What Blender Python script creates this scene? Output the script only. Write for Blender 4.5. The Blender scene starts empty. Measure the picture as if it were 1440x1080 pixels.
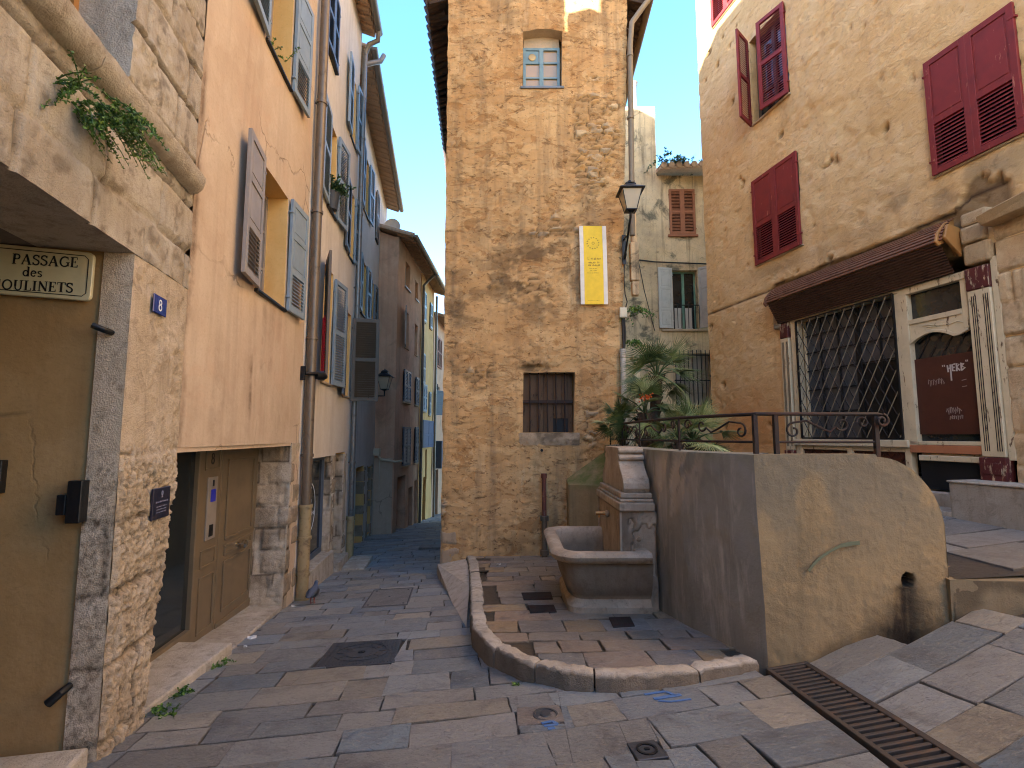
import bpy, bmesh, math, random
import numpy as np
from mathutils import Vector, Matrix
random.seed(11)
C = bpy.context.scene.collection
R = math.radians
scene = bpy.context.scene

# ------------------------------------------------------------------ camera
cam_d = bpy.data.cameras.new("camera")
cam = bpy.data.objects.new("camera", cam_d); C.objects.link(cam)
cam_d.sensor_width = 36.0; cam_d.lens = 18.0
cam_d.clip_start = 0.05; cam_d.clip_end = 600
cam.location = (0, 0, 0); cam.rotation_euler = (R(90 + 5.8), 0, 0)
scene.camera = cam

# ------------------------------------------------------------------ light
SUN_EL, SUN_AZ = R(21), R(221)          # azimuth clockwise from +Y
world = bpy.data.worlds.new("World"); scene.world = world
world.use_nodes = True
wn = world.node_tree
sky = wn.nodes.new('ShaderNodeTexSky'); sky.sky_type = 'NISHITA'
sky.sun_disc = False; sky.sun_elevation = SUN_EL; sky.sun_rotation = SUN_AZ
sky.air_density = 1.0; sky.dust_density = 0.9; sky.ozone_density = 2.0
hsv = wn.nodes.new('ShaderNodeHueSaturation'); hsv.inputs['Saturation'].default_value = 1.22
wn.links.new(sky.outputs[0], hsv.inputs['Color']); wn.links.new(hsv.outputs[0], wn.nodes['Background'].inputs[0])
wn.nodes['Background'].inputs[1].default_value = 0.10
sun_d = bpy.data.lights.new("sun", 'SUN'); sun_d.energy = 4.2; sun_d.angle = R(0.5)
sun_d.color = (1.0, 0.95, 0.88)
sun = bpy.data.objects.new("sun", sun_d); C.objects.link(sun)
_sd = Vector((math.sin(SUN_AZ) * math.cos(SUN_EL), math.cos(SUN_AZ) * math.cos(SUN_EL), math.sin(SUN_EL)))
sun.rotation_euler = _sd.to_track_quat('Z', 'Y').to_euler(); sun.location = (-8, -8, 18)
scene.view_settings.view_transform = 'Standard'; scene.view_settings.look = 'None'
scene.view_settings.exposure = 3.32; scene.view_settings.gamma = 1
scene.render.engine = 'CYCLES'
scene.cycles.use_denoising = True; scene.cycles.filter_width = 1.1
scene.cycles.max_bounces = 8; scene.cycles.diffuse_bounces = 6; scene.cycles.glossy_bounces = 3
scene.cycles.sample_clamp_indirect = 6

# ------------------------------------------------------------------ numeric noise (numpy)
def _h(ix, iy, seed):
    h = (ix.astype(np.int64) * 374761393 + iy.astype(np.int64) * 668265263 + seed * 1442695041) & 0xffffffff
    h = ((h ^ (h >> 13)) * 1274126177) & 0xffffffff
    h = h ^ (h >> 16)
    return (h & 0xffffff) / 16777215.0
def vn(x, y, seed=0):
    ix, iy = np.floor(x), np.floor(y); fx, fy = x - ix, y - iy
    fx = fx * fx * (3 - 2 * fx); fy = fy * fy * (3 - 2 * fy)
    a, b = _h(ix, iy, seed), _h(ix + 1, iy, seed); c, d = _h(ix, iy + 1, seed), _h(ix + 1, iy + 1, seed)
    return (a + (b - a) * fx) * (1 - fy) + (c + (d - c) * fx) * fy
def fbm(x, y, o=4, seed=0, g=.5):
    r = 0; a = 1; t = 0
    for i in range(o):
        r = r + a * vn(x * 2 ** i + 17.3 * i, y * 2 ** i - 9.1 * i, seed + i); t += a; a *= g
    return r / t
def voro(x, y, seed=0, jit=.85):
    ix, iy = np.floor(x), np.floor(y)
    f1 = np.full(x.shape, 9.); f2 = np.full(x.shape, 9.); idr = np.zeros(x.shape)
    for dx in (-1, 0, 1):
        for dy in (-1, 0, 1):
            cx, cy = ix + dx, iy + dy
            px = cx + .5 + jit * (_h(cx, cy, seed) - .5); py = cy + .5 + jit * (_h(cx, cy, seed + 5) - .5)
            d = np.hypot(px - x, py - y); r = _h(cx, cy, seed + 9)
            n1 = d < f1
            f2 = np.where(n1, f1, np.minimum(f2, d)); idr = np.where(n1, r, idr); f1 = np.where(n1, d, f1)
    return f1, f2, idr
def sst(a, b, x):
    t = np.clip((x - a) / (b - a), 0, 1); return t * t * (3 - 2 * t)

# ------------------------------------------------------------------ frames and mesh builder
class Fr:
    def __init__(s, o, u, flip=False):
        l = math.hypot(*u); s.o = o; s.u = (u[0] / l, u[1] / l)
        s.n = (s.u[1], -s.u[0]) if not flip else (-s.u[1], s.u[0])
        s.flip = flip
    def pt(s, a, z, d=0.):
        return (s.o[0] + s.u[0] * a + s.n[0] * d, s.o[1] + s.u[1] * a + s.n[1] * d, z)
    def U(s): return Vector((s.u[0], s.u[1], 0))
    def N(s): return Vector((s.n[0], s.n[1], 0))
WORLD = Fr((0, 0), (1, 0))
class MB:
    def __init__(s): s.v = []; s.f = []; s.m = []; s.c = None
    def add(s, vs, fs, mi=0, col=None):
        b = len(s.v); s.v += [tuple(p) for p in vs]
        s.f += [tuple(i + b for i in f) for f in fs]; s.m += [mi] * len(fs)
        if s.c is not None or col is not None:
            if s.c is None: s.c = [(0., 0., 0.)] * b
            s.c += (col if isinstance(col, list) else [col or (0., 0., 0.)] * len(vs))
    def hexa(s, p, mi=0, col=None):
        s.add(p, [(0, 3, 2, 1), (4, 5, 6, 7), (0, 1, 5, 4), (1, 2, 6, 5), (2, 3, 7, 6), (3, 0, 4, 7)], mi, col)
    def box(s, fr, s0, s1, z0, z1, d0, d1, mi=0, col=None):
        q = [fr.pt(s0, z0, d0), fr.pt(s1, z0, d0), fr.pt(s1, z0, d1), fr.pt(s0, z0, d1)]
        t = [fr.pt(s0, z1, d0), fr.pt(s1, z1, d0), fr.pt(s1, z1, d1), fr.pt(s0, z1, d1)]
        s.hexa(q + t, mi, col)
    def wbox(s, x0, x1, y0, y1, z0, z1, mi=0, col=None):
        s.hexa([(x0, y0, z0), (x1, y0, z0), (x1, y1, z0), (x0, y1, z0), (x0, y0, z1), (x1, y0, z1), (x1, y1, z1), (x0, y1, z1)], mi, col)
    def bar(s, a, b, w, t=None, up=(0, 0, 1), mi=0):
        a, b = Vector(a), Vector(b); d = (b - a).normalized(); t = t or w
        upv = Vector(up)
        if abs(d.dot(upv)) > .95: upv = Vector((1, 0, 0)) if abs(d.x) < .9 else Vector((0, 1, 0))
        x = d.cross(upv).normalized(); y = x.cross(d).normalized()
        q = [a + x * i * w / 2 + y * j * t / 2 for i, j in ((-1, -1), (1, -1), (1, 1), (-1, 1))]
        r = [b + x * i * w / 2 + y * j * t / 2 for i, j in ((-1, -1), (1, -1), (1, 1), (-1, 1))]
        s.hexa(q + r, mi)
    def tube(s, pts, r, n=10, mi=0, cap=True):
        pts = [Vector(p) for p in pts]; rr = r if isinstance(r, (list, tuple)) else [r] * len(pts)
        vs = []; fs = []; x = None
        for i, p in enumerate(pts):
            d = (pts[min(i + 1, len(pts) - 1)] - pts[max(i - 1, 0)])
            d = d.normalized() if d.length > 1e-9 else Vector((0, 0, 1))
            if x is None: x = d.orthogonal().normalized()
            else:
                x = x - d * x.dot(d); x = x.normalized() if x.length > 1e-6 else d.orthogonal().normalized()
            y = d.cross(x)
            for k in range(n):
                a = 2 * math.pi * k / n; vs.append(p + (x * math.cos(a) + y * math.sin(a)) * rr[i])
        for i in range(len(pts) - 1):
            for k in range(n):
                k2 = (k + 1) % n; fs.append((i * n + k, i * n + k2, (i + 1) * n + k2, (i + 1) * n + k))
        if cap: fs += [tuple(range(n))[::-1], tuple(range((len(pts) - 1) * n, len(pts) * n))]
        s.add(vs, fs, mi)
    def lathe(s, prof, c, n=20, mi=0, axis='z', sq=None):
        # prof: list of (r, h) ; sq -> four-sided
        n = sq or n; vs = []; fs = []; off = math.pi / n if sq else 0
        for r, h in prof:
            for k in range(n):
                a = 2 * math.pi * k / n + off
                p = (r * math.cos(a), r * math.sin(a), h)
                if axis == 'y': p = (p[0], -p[2], p[1])
                if axis == 'x': p = (p[2], p[0], p[1])
                vs.append((c[0] + p[0], c[1] + p[1], c[2] + p[2]))
        for i in range(len(prof) - 1):
            for k in range(n):
                k2 = (k + 1) % n; fs.append((i * n + k, i * n + k2, (i + 1) * n + k2, (i + 1) * n + k))
        fs += [tuple(range(n))[::-1], tuple(range((len(prof) - 1) * n, len(prof) * n))]
        s.add(vs, fs, mi)
    def prism(s, poly, fn0, fn1, mi=0):
        # poly: 2-D outline, fn0/fn1 map (a, b) -> 3-D on either cap
        n = len(poly); vs = [fn0(*p) for p in poly] + [fn1(*p) for p in poly]
        s.add(vs, [tuple(range(n))[::-1], tuple(range(n, 2 * n))] + [(i, (i + 1) % n, n + (i + 1) % n, n + i) for i in range(n)], mi)
    def stroke(s, fr, pts, w, d=.004, th=.003, mi=0, closed=False):
        # a painted or raised line on a frame: (s, z) points
        pts = list(pts) + ([pts[0], pts[1]] if closed else [])
        L = []; Rr = []
        for i, p in enumerate(pts):
            a = pts[max(i - 1, 0)]; b = pts[min(i + 1, len(pts) - 1)]
            dx, dz = b[0] - a[0], b[1] - a[1]; l = math.hypot(dx, dz) or 1
            nx, nz = -dz / l * w / 2, dx / l * w / 2
            L.append((p[0] + nx, p[1] + nz)); Rr.append((p[0] - nx, p[1] - nz))
        n = len(pts); vs = []
        for dd in (d, d + th):
            vs += [fr.pt(q[0], q[1], dd) for q in L] + [fr.pt(q[0], q[1], dd) for q in Rr]
        fs = []
        for i in range(n - 1):
            fs += [(2 * n + i, 2 * n + i + 1, 3 * n + i + 1, 3 * n + i), (i, n + i, n + i + 1, i + 1),
                   (i, i + 1, 2 * n + i + 1, 2 * n + i), (n + i, 3 * n + i, 3 * n + i + 1, n + i + 1)]
        fs += [(0, 2 * n, 3 * n, n), (n - 1, 2 * n - 1, 4 * n - 1, 3 * n - 1)]
        s.add(vs, fs, mi)
    def xf(s, M):
        s.v = [tuple(M @ Vector(p)) for p in s.v]; return s
    def join(s, o, mi=None):
        b = len(s.v); s.v += o.v; s.f += [tuple(i + b for i in f) for f in o.f]
        s.m += o.m if mi is None else [mi] * len(o.f)
        if s.c is not None or o.c is not None:
            s.c = (s.c or [(0., 0., 0.)] * b) + (o.c or [(0., 0., 0.)] * len(o.v))
        return s

def wloc(o):
    v = Vector((0, 0, 0))
    while o is not None: v += o.location; o = o.parent
    return v
def tag(o, label=None, cat=None, group=None, kind=None):
    if label: o['label'] = label
    if cat: o['category'] = cat
    if group: o['group'] = group
    if kind: o['kind'] = kind
    return o
def thing(name, label, cat, loc, group=None):
    o = bpy.data.objects.new(name, None); C.objects.link(o); o.location = loc
    o.empty_display_size = .2
    return tag(o, label, cat, group)
def obj(name, mb, mats, parent=None, loc=None, smooth=None, bevel=0, seg=1, recalc=True, label=None):
    base = wloc(parent) if parent else Vector(loc or (0, 0, 0))
    me = bpy.data.meshes.new(name)
    me.from_pydata([tuple(Vector(p) - base) for p in mb.v], [], mb.f)
    for m in (mats if isinstance(mats, (list, tuple)) else [mats]): me.materials.append(m)
    me.polygons.foreach_set('material_index', mb.m)
    if mb.c is not None:
        at = me.color_attributes.new('rel', 'FLOAT_COLOR', 'POINT')
        at.data.foreach_set('color', np.concatenate([np.array(mb.c, dtype=np.float32), np.ones((len(mb.c), 1), np.float32)], 1).ravel())
    if recalc:
        bm = bmesh.new(); bm.from_mesh(me); bmesh.ops.recalc_face_normals(bm, faces=bm.faces); bm.to_mesh(me); bm.free()
    if smooth is not None:
        me.polygons.foreach_set('use_smooth', [True] * len(me.polygons))
        if smooth < 180: me.set_sharp_from_angle(angle=R(smooth))
    me.update()
    o = bpy.data.objects.new(name, me); C.objects.link(o)
    if parent: o.parent = parent
    else: o.location = base
    if bevel:
        b = o.modifiers.new('bevel', 'BEVEL'); b.width = bevel; b.segments = seg; b.limit_method = 'ANGLE'; b.angle_limit = R(40)
    if label: o['label'] = label
    return o
def solid(name, mb, mats, label, cat, loc, group=None, **k):
    return tag(obj(name, mb, mats, None, loc, **k), label, cat, group)
def struct(name, mb, mats, kind='structure', **k):
    return tag(obj(name, mb, mats, None, (0, 0, 0), **k), kind=kind)

def relief(mb, fr, s0, s1, z0, z1, res, disp=None, holes=(), col=None, mi=0, skirt=.5, warp=None, rmi=None):
    """a wall face on a frame, with real recesses; disp(S, Z) -> outward metres, col(S, Z) -> (r, g, b) arrays"""
    def axis(a, b, cuts):
        cuts = sorted({round(c, 4) for c in cuts if a < c < b} | {a, b}); out = []
        for i in range(len(cuts) - 1):
            n = max(1, int(round((cuts[i + 1] - cuts[i]) / res))); out += list(np.linspace(cuts[i], cuts[i + 1], n + 1)[:-1])
        return np.array(out + [b])
    ss = axis(s0, s1, [h[i] for h in holes for i in (0, 1)]); zs = axis(z0, z1, [h[i] for h in holes for i in (2, 3)])
    S, Z = np.meshgrid(ss, zs, indexing='ij')
    D = disp(S, Z) if disp else np.zeros(S.shape)
    K = [np.broadcast_to(a, S.shape) for a in col(S, Z)] if col else None
    W, V = warp(S, Z) if warp else (S, Z)
    X = fr.o[0] + fr.u[0] * W + fr.n[0] * D; Y = fr.o[1] + fr.u[1] * W + fr.n[1] * D
    nz = len(zs); vs = np.stack([X, Y, V], -1).reshape(-1, 3).tolist(); fs = []; ms = []
    sc, zc = (ss[:-1] + ss[1:]) / 2, (zs[:-1] + zs[1:]) / 2
    keep = np.ones((len(sc), len(zc)), bool)
    for h in holes:
        keep &= ~((sc[:, None] > h[0]) & (sc[:, None] < h[1]) & (zc[None] > h[2]) & (zc[None] < h[3]))
    for i, j in zip(*np.nonzero(keep)):
        a = int(i * nz + j); q = (a, a + nz, a + nz + 1, a + 1); fs.append(q if not fr.flip else q[::-1])
    cols = np.stack(K, -1).reshape(-1, 3).tolist() if K else None
    mb.add(vs, fs, mi, cols if K else ([(0., 0., 0.)] * len(vs) if mb.c is not None else None))
    def strip(pts, depth, m):
        n = len(pts); a = [fr.pt(w, v, d) for w, v, d in pts]; b = [fr.pt(w, v, -depth) for w, v, d in pts]
        mb.add(a + b, [(i, i + 1, n + i + 1, n + i) for i in range(n - 1)], m)
    def edge(ia, ib, ja, jb):
        if ia == ib: return [(W[ia, j], V[ia, j], D[ia, j]) for j in range(ja, jb + 1)]
        return [(W[i, ja], V[i, ja], D[i, ja]) for i in range(ia, ib + 1)]
    for h in holes:
        if h[4] <= 0: continue
        ia, ib = np.abs(ss - h[0]).argmin(), np.abs(ss - h[1]).argmin(); ja, jb = np.abs(zs - h[2]).argmin(), np.abs(zs - h[3]).argmin()
        m = rmi if rmi is not None else mi
        for e in (edge(ia, ia, ja, jb), edge(ib, ib, ja, jb), edge(ia, ib, ja, ja), edge(ia, ib, jb, jb)): strip(e, h[4], m)
    if skirt:
        n0, n1 = len(ss) - 1, len(zs) - 1
        for e in (edge(0, 0, 0, n1), edge(n0, n0, 0, n1), edge(0, n0, 0, 0), edge(0, n0, n1, n1)): strip(e, skirt, mi)
    return mb

# ------------------------------------------------------------------ materials
def L1(c): c /= 255; return c / 12.92 if c <= .04045 else ((c + .055) / 1.055) ** 2.4
def S(r, g, b): return (L1(r), L1(g), L1(b), 1)
class N:
    def __init__(s, name):
        s.mat = bpy.data.materials.new(name); s.mat.use_nodes = True; s.nt = s.mat.node_tree
        s.b = s.nt.nodes['Principled BSDF']; s._c = None
    def n(s, t, **k):
        x = s.nt.nodes.new(t)
        for a, v in k.items(): setattr(x, a, v)
        return x
    def put(s, sock, v):
        if hasattr(v, 'default_value') or hasattr(v, 'is_linked'): s.nt.links.new(v, sock)
        else: sock.default_value = v
    def vec(s, sc=(1, 1, 1), off=(0, 0, 0)):
        if s._c is None: s._c = s.n('ShaderNodeTexCoord').outputs['Object']
        m = s.n('ShaderNodeMapping'); s.nt.links.new(s._c, m.inputs[0])
        m.inputs['Scale'].default_value = sc if isinstance(sc, tuple) else (sc,) * 3; m.inputs['Location'].default_value = off
        return m.outputs[0]
    def noise(s, sc=1, det=5, rough=.55, v=None, dist=0):
        x = s.n('ShaderNodeTexNoise'); s.put(x.inputs['Vector'], v or s.vec()); x.inputs['Scale'].default_value = sc
        x.inputs['Detail'].default_value = det; x.inputs['Roughness'].default_value = rough; x.inputs['Distortion'].default_value = dist
        return x.outputs[0]
    def vor(s, sc=1, feat='F1', v=None, out='Distance', rnd=1):
        x = s.n('ShaderNodeTexVoronoi', feature=feat); s.put(x.inputs['Vector'], v or s.vec()); x.inputs['Scale'].default_value = sc
        x.inputs['Randomness'].default_value = rnd
        return x.outputs[out]
    def ramp(s, f, stops, interp='LINEAR'):
        x = s.n('ShaderNodeValToRGB'); e = x.color_ramp; e.interpolation = interp
        while len(e.elements) < len(stops): e.elements.new(.5)
        for q, (p, c) in zip(e.elements, stops):
            q.position = p; q.color = c if isinstance(c, tuple) else (c, c, c, 1)
        s.put(x.inputs[0], f); return x.outputs[0]
    def sel(s, f, a, b): return s.ramp(f, [(a, 0.), (b, 1.)])
    def mix(s, a, b, f, mode='MIX'):
        x = s.n('ShaderNodeMix', data_type='RGBA', blend_type=mode); s.put(x.inputs[0], f); s.put(x.inputs[6], a); s.put(x.inputs[7], b)
        return x.outputs[2]
    def m(s, op, a, b=0., c=None):
        x = s.n('ShaderNodeMath', operation=op); s.put(x.inputs[0], a); s.put(x.inputs[1], b)
        if c is not None: s.put(x.inputs[2], c)
        return x.outputs[0]
    def attr(s, name='rel'):
        a = s.n('ShaderNodeAttribute', attribute_name=name); x = s.n('ShaderNodeSeparateColor'); s.nt.links.new(a.outputs[0], x.inputs[0])
        return x.outputs
    def geo(s, k): return s.n('ShaderNodeNewGeometry').outputs[k]
    def bump(s, h, st=.5, dist=.02, nrm=None):
        x = s.n('ShaderNodeBump'); x.inputs['Strength'].default_value = st; x.inputs['Distance'].default_value = dist
        s.put(x.inputs['Height'], h)
        if nrm: s.nt.links.new(nrm, x.inputs['Normal'])
        return x.outputs[0]
    def out(s, col, rough=.8, metal=0., nrm=None, spec=None):
        s.put(s.b.inputs['Base Color'], col); s.put(s.b.inputs['Roughness'], rough); s.b.inputs['Metallic'].default_value = metal
        if nrm: s.nt.links.new(nrm, s.b.inputs['Normal'])
        if spec is not None: s.b.inputs['Specular IOR Level'].default_value = spec
        return s.mat

def m_plaster(name, base, v1, v2, dirt, streak=.35, lump=.4, fine=.25, patch=None, pamt=.0, crack=.0, lsc=5., rel=None):
    k = N(name)
    c = k.mix(base, v1, k.sel(k.noise(.9, 6, .6), .38, .66))
    c = k.mix(c, v2, k.m('MULTIPLY', k.sel(k.noise(3.1, 7, .65, dist=.4), .46, .72), .75))
    if patch: c = k.mix(c, patch, k.m('MULTIPLY', k.sel(k.noise(1.3, 8, .7, k.vec(1, (7, 3, 5)), .6), .55, .63), pamt))
    st = k.m('MULTIPLY', k.sel(k.noise(1, 5, .6, k.vec((5.5, 5.5, .28))), .52, .78), streak)
    c = k.mix(c, dirt, st)
    c = k.mix(c, dirt, k.m('MULTIPLY', k.sel(k.noise(11, 6, .7), .58, .8), streak * .8))
    h = k.m('ADD', k.m('MULTIPLY', k.noise(lsc, 5, .5), lump), k.m('ADD', k.m('MULTIPLY', k.noise(60, 4, .6), fine * .12), k.m('MULTIPLY', k.noise(18, 5, .6), fine * .32)))
    c = k.mix(c, v1, k.m('MULTIPLY', k.sel(k.noise(34, 5, .7), .5, .7), .45))
    if crack:
        d = k.vor(1.1, 'DISTANCE_TO_EDGE', k.mix(k.vec(), k.noise(3, 5), .25))
        cr = k.m('MULTIPLY', k.m('SUBTRACT', 1., k.sel(d, .0, .012)), k.sel(k.noise(.8, 3, .5, k.vec(1, (3, 9, 1))), .5, .6))
        c = k.mix(c, S(58, 46, 34), k.m('MULTIPLY', cr, crack)); h = k.m('SUBTRACT', h, k.m('MULTIPLY', cr, .25))
    c = k.mix(c, dirt, k.m('MULTIPLY', k.sel(k.noise(27, 6, .72, k.vec((1, 1, 1.4), (1, 5, 2))), .55, .75), .3))
    if rel: c = k.mix(c, rel, k.m('MULTIPLY', k.m('MULTIPLY', k.attr()[0], k.sel(k.noise(5, 7, .7), .3, .6)), .9))
    return k.out(c, .9, nrm=k.bump(h, .8, .035), spec=.25)

def m_stone(name, c1, c2, c3, dirt, bump=.6, fsc=26., gcol=None):
    """stone with per-block variation: rel.r block, rel.g joint, rel.b roughness of dressing"""
    k = N(name); a = k.attr()
    c = k.mix(c1, c2, a[0])
    c = k.mix(c, c3, k.m('MULTIPLY', k.sel(k.noise(3.5, 7, .65), .45, .7), .8))
    c = k.mix(c, dirt, k.m('MULTIPLY', k.sel(k.noise(9, 8, .7, dist=.5), .52, .78), .75))
    c = k.mix(c, dirt, k.m('MULTIPLY', k.sel(k.noise(1, 7, .7, k.vec((11, 11, 1.1)), .3), .5, .74), .45))
    c = k.mix(c, gcol or S(88, 74, 58), a[1])
    c = k.mix(c, S(70, 60, 48), k.m('MULTIPLY', k.sel(k.noise(70, 3, .6), .62, .75), .5))
    h = k.m('ADD', k.m('MULTIPLY', k.noise(fsc, 6, .65), .7), k.m('MULTIPLY', k.noise(fsc * 4, 3, .6), .25))
    return k.out(c, .92, nrm=k.bump(h, bump, .02), spec=.25)

def m_paint(name, col, worn, wear=.25, rough=.5, grain=.2, dirt=None):
    k = N(name)
    c = k.mix(col, dirt or tuple(x * .55 for x in col[:3]) + (1,), k.m('MULTIPLY', k.sel(k.noise(6, 6, .6), .45, .8), .5))
    f = k.sel(k.noise(1, 7, .7, k.vec((22, 22, 5)), .3), .72 - wear * .35, .76 - wear * .35)
    c = k.mix(c, worn, f)
    h = k.m('SUBTRACT', k.m('MULTIPLY', k.noise(1, 4, .6, k.vec((70, 70, 4))), grain), k.m('MULTIPLY', f, .3))
    return k.out(c, k.m('ADD', rough, k.m('MULTIPLY', f, .3)), nrm=k.bump(h, .5, .006), spec=.35)

def m_metal(name, col, rust, rough=.5, metal=.6, amt=.4):
    k = N(name)
    f = k.sel(k.noise(9, 7, .7, dist=.4), .62 - amt * .3, .78 - amt * .2)
    c = k.mix(col, rust, f)
    return k.out(c, k.m('ADD', rough, k.m('MULTIPLY', f, .3)), metal, k.bump(k.noise(45, 5, .6), .25, .008))

def m_glass(name, col=(.012, .014, .016, 1), rough=.06, dust=.12):
    k = N(name)
    c = k.mix(col, S(120, 116, 108), k.m('MULTIPLY', k.sel(k.noise(3, 6, .7), .4, .9), dust))
    return k.out(c, k.m('ADD', rough, k.m('MULTIPLY', k.noise(5, 5), .08)), spec=.6)

def m_leaf(name, c1, c2, c3, rough=.45):
    k = N(name); a = k.attr()
    c = k.ramp(a[0], [(0., c1), (.6, c2), (1., c3)])
    c = k.mix(c, c1, k.m('MULTIPLY', k.noise(14, 3), .4))
    mt = k.out(c, rough, spec=.4)
    k.b.inputs['Subsurface Weight'].default_value = 0
    return mt

M = {}
M['peach'] = m_plaster('peach plaster', S(200, 178, 152), S(188, 163, 137), S(208, 188, 163), S(140, 116, 94), .34, .12, .3, S(198, 164, 136), .35, .5, lsc=2.5, rel=S(110, 88, 68))
M['peach_reveal'] = m_plaster('ochre reveal plaster', S(222, 180, 112), S(214, 168, 100), S(226, 186, 122), S(150, 110, 66), .15, .1, .2)
M['beige'] = m_plaster('beige plaster', S(220, 208, 190), S(212, 198, 178), S(226, 216, 202), S(134, 114, 92), .3, .15, .2, lsc=2.5)
M['white'] = m_plaster('grey white plaster', S(216, 210, 200), S(206, 200, 190), S(222, 218, 212), S(140, 130, 118), .3, .15, .2)
M['orange'] = m_plaster('pink orange plaster', S(212, 168, 134), S(198, 156, 126), S(218, 180, 148), S(120, 96, 80), .35, .25, .3, S(172, 142, 112), .6)
M['yellow'] = m_plaster('yellow plaster', S(216, 170, 108), S(200, 152, 92), S(220, 180, 124), S(120, 100, 66), .35, .2, .2)
M['right'] = m_plaster('lumpy ochre plaster', S(196, 158, 108), S(186, 146, 94), S(204, 168, 122), S(140, 104, 66), .35, .5, .4, S(190, 132, 70), .25, .0, 7.)
M['greyhouse'] = m_plaster('weathered grey plaster', S(214, 188, 148), S(176, 152, 120), S(220, 190, 142), S(84, 74, 58), 1.1, .45, .35, S(96, 90, 74), .9, .5)
M['ochre_render'] = m_plaster('ochre render', S(160, 134, 98), S(144, 120, 88), S(170, 144, 108), S(74, 64, 50), .7, .35, .7, S(98, 90, 74), .5, 0, 14.)
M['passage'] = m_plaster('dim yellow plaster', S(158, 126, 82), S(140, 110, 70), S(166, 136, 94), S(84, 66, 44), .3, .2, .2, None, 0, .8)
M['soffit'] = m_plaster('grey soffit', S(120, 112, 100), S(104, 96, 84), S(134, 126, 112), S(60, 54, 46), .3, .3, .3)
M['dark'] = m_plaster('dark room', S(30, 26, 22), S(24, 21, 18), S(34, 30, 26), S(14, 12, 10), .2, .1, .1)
M['ashlar'] = m_stone('pale limestone', S(180, 169, 151), S(163, 150, 131), S(192, 183, 167), S(116, 100, 80), .9, 26)
M['rough_stone'] = m_stone('rough limestone', S(190, 172, 146), S(168, 148, 122), S(206, 190, 168), S(104, 84, 62), .9, 34)
M['quoin'] = m_stone('warm ashlar', S(196, 168, 128), S(184, 154, 116), S(204, 182, 146), S(120, 98, 72), .7, 26, S(140, 116, 84))
M['kerb'] = m_stone('kerb limestone', S(190, 178, 160), S(168, 156, 138), S(204, 194, 178), S(96, 84, 70), 1., 30)
M['fountain'] = m_stone('fountain stone', S(170, 152, 130), S(154, 137, 116), S(190, 175, 154), S(92, 78, 62), .45, 22)
M['sill'] = m_stone('sill stone', S(184, 160, 130), S(170, 148, 118), S(192, 172, 144), S(120, 100, 76), .5, 24)
M['shutter_taupe'] = m_paint('taupe shutter paint', S(146, 136, 126), S(96, 84, 72), .1, .5)
M['shutter_brown'] = m_paint('brown shutter paint', S(96, 82, 66), S(70, 56, 44), .05, .5)
M['shutter_blue'] = m_paint('blue grey shutter paint', S(136, 150, 160), S(110, 104, 96), .05, .45)
M['shutter_dark'] = m_paint('slate shutter paint', S(84, 92, 104), S(64, 60, 58), .05, .45)
M['shutter_red'] = m_paint('dark red shutter paint', S(122, 38, 36), S(166, 106, 86), .26, .58, dirt=S(78, 28, 30))
M['shutter_white'] = m_paint('off white shutter paint', S(184, 178, 166), S(110, 98, 84), .22, .6)
M['shutter_navy'] = m_paint('navy shutter paint', S(66, 78, 108), S(56, 56, 64), .05, .5)
M['shutter_rust'] = m_paint('red brown shutter paint', S(146, 92, 62), S(100, 72, 54), .2, .6)
M['cream'] = m_paint('flaking cream paint', S(200, 182, 148), S(104, 80, 58), .36, .6, .4)
M['cream_red'] = m_paint('flaking dark red paint', S(84, 34, 32), S(172, 150, 124), .5, .6, .4)
M['door_taupe'] = m_paint('taupe door paint', S(118, 102, 80), S(170, 156, 130), .0, .42, .1)
M['blue_frame'] = m_paint('pale blue window paint', S(120, 146, 152), S(100, 92, 80), .2, .5)
M['green_frame'] = m_paint('sea green door paint', S(112, 150, 130), S(90, 80, 66), .12, .5)
M['white_frame'] = m_paint('white window paint', S(196, 190, 178), S(130, 116, 100), .1, .5)
M['ochre_frame'] = m_paint('varnished window wood', S(160, 112, 60), S(110, 74, 44), .15, .5)
M['old_wood'] = m_paint('old grey brown boards', S(92, 70, 50), S(60, 46, 36), .35, .8, .5)
M['brown_board'] = m_paint('brown board', S(74, 40, 30), S(56, 32, 26), .05, .45, .1)
M['black_board'] = m_paint('black board', S(28, 28, 30), S(50, 48, 46), .08, .4, .1)
M['orange_board'] = m_paint('orange painted board', S(170, 108, 72), S(120, 84, 62), .3, .65)
M['pipe'] = m_metal('brown grey pipe', S(112, 98, 82), S(92, 78, 62), .42, .35, .3)
M['pipe_blue'] = m_metal('grey zinc pipe', S(120, 116, 110), S(96, 88, 78), .4, .5, .3)
M['pipe_cream'] = m_metal('cream cast pipe', S(158, 136, 96), S(110, 88, 62), .5, 0., .4)
M['pipe_pvc'] = m_metal('grey pvc pipe', S(176, 168, 154), S(140, 128, 110), .5, 0., .2)
M['zinc'] = m_metal('zinc gutter', S(138, 130, 118), S(110, 100, 86), .5, .4, .3)
M['iron'] = m_metal('black iron', S(24, 24, 26), S(46, 36, 30), .45, .3, .1)
M['rust_iron'] = m_metal('rusty iron', S(40, 29, 25), S(78, 48, 34), .7, .2, .4)
M['rust_cast'] = m_metal('rusty cast pipe', S(108, 60, 46), S(150, 130, 112), .75, .1, .3)
M['grate_iron'] = m_metal('brown worn iron', S(70, 62, 56), S(96, 74, 56), .6, .3, .4)
M['cast_iron'] = m_metal('worn cast iron', S(74, 76, 80), S(88, 80, 74), .45, .5, .3)
M['brass'] = m_metal('brass', S(190, 140, 84), S(110, 76, 44), .35, .8, .2)
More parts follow.
